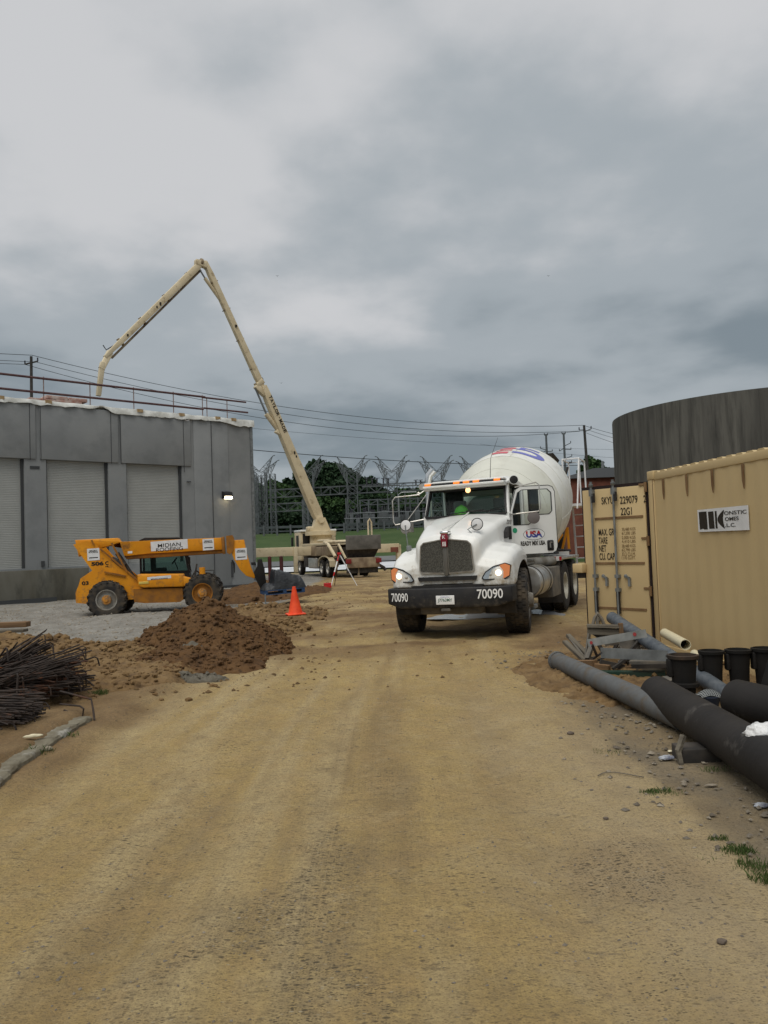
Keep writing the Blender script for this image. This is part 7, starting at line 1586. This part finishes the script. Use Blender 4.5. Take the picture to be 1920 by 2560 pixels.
for i,(px_,py_,r_,lb) in enumerate(((1426,1833,0.035,'brown rock on the road left of the pipe chock'),(1515,2047,0.02,'reddish rock on the road below the grass tuft'),(1805,2360,0.025,'reddish rock near the lower right corner'),(1515,1850,0.012,'small pale rock on the verge'),(120,1893,0.045,'pale rock at the rebar pile by the curb'),(40,1868,0.04,'grey pointed rock under the rebar'))):
    c=gat(px_,py_); M['rk']=big; crumple('rock',lb,(c.x,c.y,gz(c.x,c.y)+r_*0.3),r_,r_*0.7,r_*0.6,'rk' if i!=4 else 'stone_light',30+i,'rock',2)

# ------------------------------------------------------------------ curb
pts=[gat(*q) for q in ((-420,2420),(-200,2170),(-60,2040),(0,1992),(55,1938),(115,1893),(180,1851),(232,1818))]
def resample(P,n):
    P=[Vector(p) for p in P]; L_=[0]
    for i in range(1,len(P)): L_.append(L_[-1]+(P[i]-P[i-1]).length)
    out=[]
    for k_ in range(n):
        t=L_[-1]*k_/(n-1); i=max(j for j in range(len(L_)) if L_[j]<=t+1e-9); i=min(i,len(P)-2); out.append(P[i]+(P[i+1]-P[i])*((t-L_[i])/(L_[i+1]-L_[i])))
    return out
P=resample(pts,160); rings=[]
for i,p in enumerate(P):
    t=(P[min(i+1,159)]-P[max(i-1,0)]).normalized(); nrm=Vector((-t.y,t.x,0)); z=gz(p.x,p.y); w1=float(vn(np.array(i*0.35),np.array(2.0),3)); w2=float(vn(np.array(i*0.8),np.array(5.0),7)); w3=float(vn(np.array(i*0.22),np.array(9.0),9))
    w2=0.6*float(vn(np.array(i*0.25),np.array(5.0),7))+0.4*w2; w4=float(fbm(np.array(i*1.1),np.array(3.0),19,4)); h=0.06-0.010*w2-0.02*w3-0.025*(w4-0.5); a=0.0+0.035*(w4-0.5)+0.01*w3
    rings.append([Vector((p.x,p.y,z-0.08))+nrm*q_+Vector((0,0,zz_+0.08)) for q_,zz_ in ((a-0.0,-0.06),(a,h*0.55),(a+0.008+0.01*w1,h*0.85),(0.02+0.015*w2,h),(0.06,h+0.004*w1),(0.15+0.02*w3,h-0.006),(0.17,h-0.05),(0.17,-0.06))])
mb=MB(); mb.loft(rings,True,False); tag(mb.build('curb',M['curb'],None),'worn broken concrete curb at the left edge of the road','curb',kind=None)
# soil filling behind the curb
xs_=np.linspace(-6.5,-2.2,60); ys_=np.linspace(3.0,8.6,70); X,Y=np.meshgrid(xs_,ys_)
cxp=np.array([p.x for p in P]); cyp=np.array([p.y for p in P]); xc_=np.interp(Y,cyp[::1] if cyp[0]<cyp[-1] else cyp[::-1],cxp if cyp[0]<cyp[-1] else cxp[::-1])
in_=xc_-0.10-X; Z=gh(X,Y)+np.where(in_>0,0.075+0.03*(fbm(X*3,Y*3,5,4)-0.5)*2,-0.10)*np.clip(np.abs(in_)/0.05,0,1)*(1-ss(7.6,8.5,Y))-0.02*ss(7.6,8.5,Y)
grid_obj('soil_verge',X,Y,Z,np.ones((69,59),bool),GM); tag(bpy.data.objects['soil_verge'],'brown soil behind the broken curb',kind='structure')

# ------------------------------------------------------------------ rebar
def rebar(name,label,c,n,seed,length,spread,zr,tilt,hooks=0,up_=0.0,dirn=(1,0)):
    rs=random.Random(seed); t=thing(name,label,'rebar bundle',c); mb=MB(); dx,dy=dirn
    for i in range(n):
        oy=rs.gauss(0,0.10); oz=abs(rs.gauss(0,0.09)); a=rs.gauss(0,spread); b=rs.uniform(*tilt)
        L1=length*rs.uniform(0.75,1.0); c0=Vector((0,oy,oz+0.03)); back=Vector((-2.2,oy*2.2+rs.gauss(0,0.06),max(0.01,oz*0.8)))
        d=Vector((cos(a)*cos(b),sin(a)*cos(b),sin(b))); e1=c0+d*L1; e1.z=max(0.01,e1.z)
        pts=[back,c0-Vector((0.35,0,0)),c0,c0+d*L1*0.5,e1]
        if i<hooks:
            v=Vector((rs.uniform(-0.1,0.25),rs.uniform(-0.2,0.2),-1)).normalized(); k_=rs.uniform(0.10,0.2)
            pts+= [e1+d*0.03+v*0.03,e1+d*0.04+v*k_]
            if rs.random()<0.4: pts+=[e1-d*0.10+v*k_*1.05]
        R2=Matrix.Rotation(math.atan2(dy,dx),3,'Z'); mb.tube([R2@p for p in pts],rs.choice((0.007,0.008,0.010)),6)
    mb.build('bars',M['rebar'],t)
    mb=MB(); mb.tube([(0.0,0.24*cos(a),0.12+0.17*sin(a)) for a in [2*pi*k_/18 for k_ in range(19)]],0.006,5); mb.build('tie_wire',mat('rust_orange',(0.30,0.09,0.025),rough=0.9) if 'rust_orange' not in bpy.data.materials else bpy.data.materials['rust_orange'],t)
    return t
c=gat(20,1775); rebar('rebar_bundle','main rusty rebar bundle fanning out towards the curb',(c.x-0.1,c.y,gz(c.x,c.y)+0.10),170,3,1.0,0.36,0.1,(-0.12,0.30),14)
c=gat(-30,1740,0.1); rebar('rebar_bundle','upper rusty rebar bundle with bent hooks sticking up',(c.x-0.1,c.y+0.25,gz(c.x,c.y)+0.13),95,7,0.75,0.38,0.1,(0.08,0.62),16)
c=gat(-10,1850); rebar('rebar_bundle','lower dark rebar bundle nearest the curb',(c.x-0.1,c.y,gz(c.x,c.y)+0.10),110,11,0.50,0.25,0.1,(-0.25,0.05),3)
for i,(a,b,c_,lb) in enumerate((((160,1702),(200,1686),(235,1715),'single bent rebar hook lying on the soil beyond the bundle'),)):
    mb=MB(); q=[at(*a,9.0),at(*b,9.0),at(*c_,8.9)]; mb.tube(q,0.009,6); tag(mb.build('rebar_hook',M['rebar'],None),lb,'rebar')
mb=MB(); q=[at(150,1728,7.7),at(228,1748,7.65),at(233,1775,7.6),at(236,1800,7.55)]; mb.tube(q,0.010,6); q=[at(150,1760,7.7),at(200,1765,7.65),at(209,1772,7.6),at(206,1795,7.6),at(160,1775,7.7)]; tag(mb.build('rebar_hook',M['rebar'],None),'long bent rebar reaching over the end of the curb','rebar')
mb=MB(); mb.tube(q,0.009,6); tag(mb.build('rebar_loop',M['rebar'],None),'closed rebar loop beside the curb end','rebar')
# boards on the soil at left
c=at(10,1566,13.6); mb=MB(); mb.rbox(-1.0,0.42,-0.1,0.1,-0.02,0.07,0.008); o=mb.build('plank',M['wood_tan'],None); o.location=c; o.rotation_euler=(0,0,0.03); tag(o,'long tan timber on the soil bank at the left edge','plank')
c=at(20,1578,13.2); mb=MB(); mb.rbox(-1.0,0.30,-0.1,0.1,-0.02,0.03,0.008); o=mb.build('plank',M['wood'],None); o.location=c; tag(o,'thin grey board lying below the long tan timber','plank')
c=gat(85,1882); o=crumple('wood_chip','x y z w','',0.085,0.022,0.018,'pvc',41,'wood chip',3) if False else crumple('wood_chip','pale wood chip',(0,0,0),0.085,0.022,0.02,'pvc',41,'wood chip',3); o.location=(c.x,c.y,gz(c.x,c.y)+0.085); o.rotation_euler=(0.1,0,0.4); tag(o,'pale wood chip lying on top of the broken curb','wood chip')
mb=MB(); q=[gat(x,y)+Vector((0,0,0.012)) for x,y in ((1495,1942),(1510,1935),(1535,1934),(1560,1938),(1590,1943),(1610,1947))]; mb.tube([p+Vector((0,0,gz(p.x,p.y))) for p in q],0.004,5); tag(mb.build('twig',M['wood'],None),'thin curved twig lying on the road edge','twig')

# ------------------------------------------------------------------ grass
V=[];F=[]; rs=np.random.RandomState(6)
for (px_,py_,rx,ry,n,h) in ((1640,1980,0.11,0.035,200,0.026),(1660,1984,0.16,0.06,80,0.02),(1795,2098,0.06,0.03,100,0.024),(1845,2130,0.09,0.05,230,0.028),(1880,2165,0.08,0.06,190,0.028),(1915,2195,0.09,0.06,200,0.03),(1850,2150,0.2,0.16,120,0.02),(250,1752,0.10,0.10,220,0.045),(70,1900,0.22,0.1,150,0.05),(150,1862,0.2,0.08,90,0.04),(1520,1880,0.12,0.1,60,0.02),(1790,1925,0.10,0.05,70,0.03),(330,1690,0.2,0.2,50,0.03)):
    c=gat(px_,py_)
    for k_ in range(n):
        a=rs.rand()*6.28; r_=rs.rand()**0.6; x=c.x+rx*r_*cos(a); y=c.y+ry*r_*sin(a); z=gz(x,y)-0.003; th=rs.rand()*6.28; l_=h*(0.4+rs.rand()); w_=0.0018; ln=rs.rand()*0.8
        b=len(V); ox,oy=cos(th),sin(th); V+=[(x-oy*w_,y+ox*w_,z),(x+oy*w_,y-ox*w_,z),(x+ox*l_*0.45*ln+oy*w_*0.7,y+oy*l_*0.45*ln-ox*w_*0.7,z+l_*0.7),(x+ox*l_*ln,y+oy*l_*ln,z+l_)]; F+=[(b,b+1,b+2),(b,b+2,b+3)]
me=bpy.data.meshes.new('grass'); me.from_pydata(V,[],F); me.materials.append(M['grass']); o=bpy.data.objects.new('grass',me); COL.objects.link(o); tag(o,'short green grass tufts along the road edge','grass',kind='stuff')
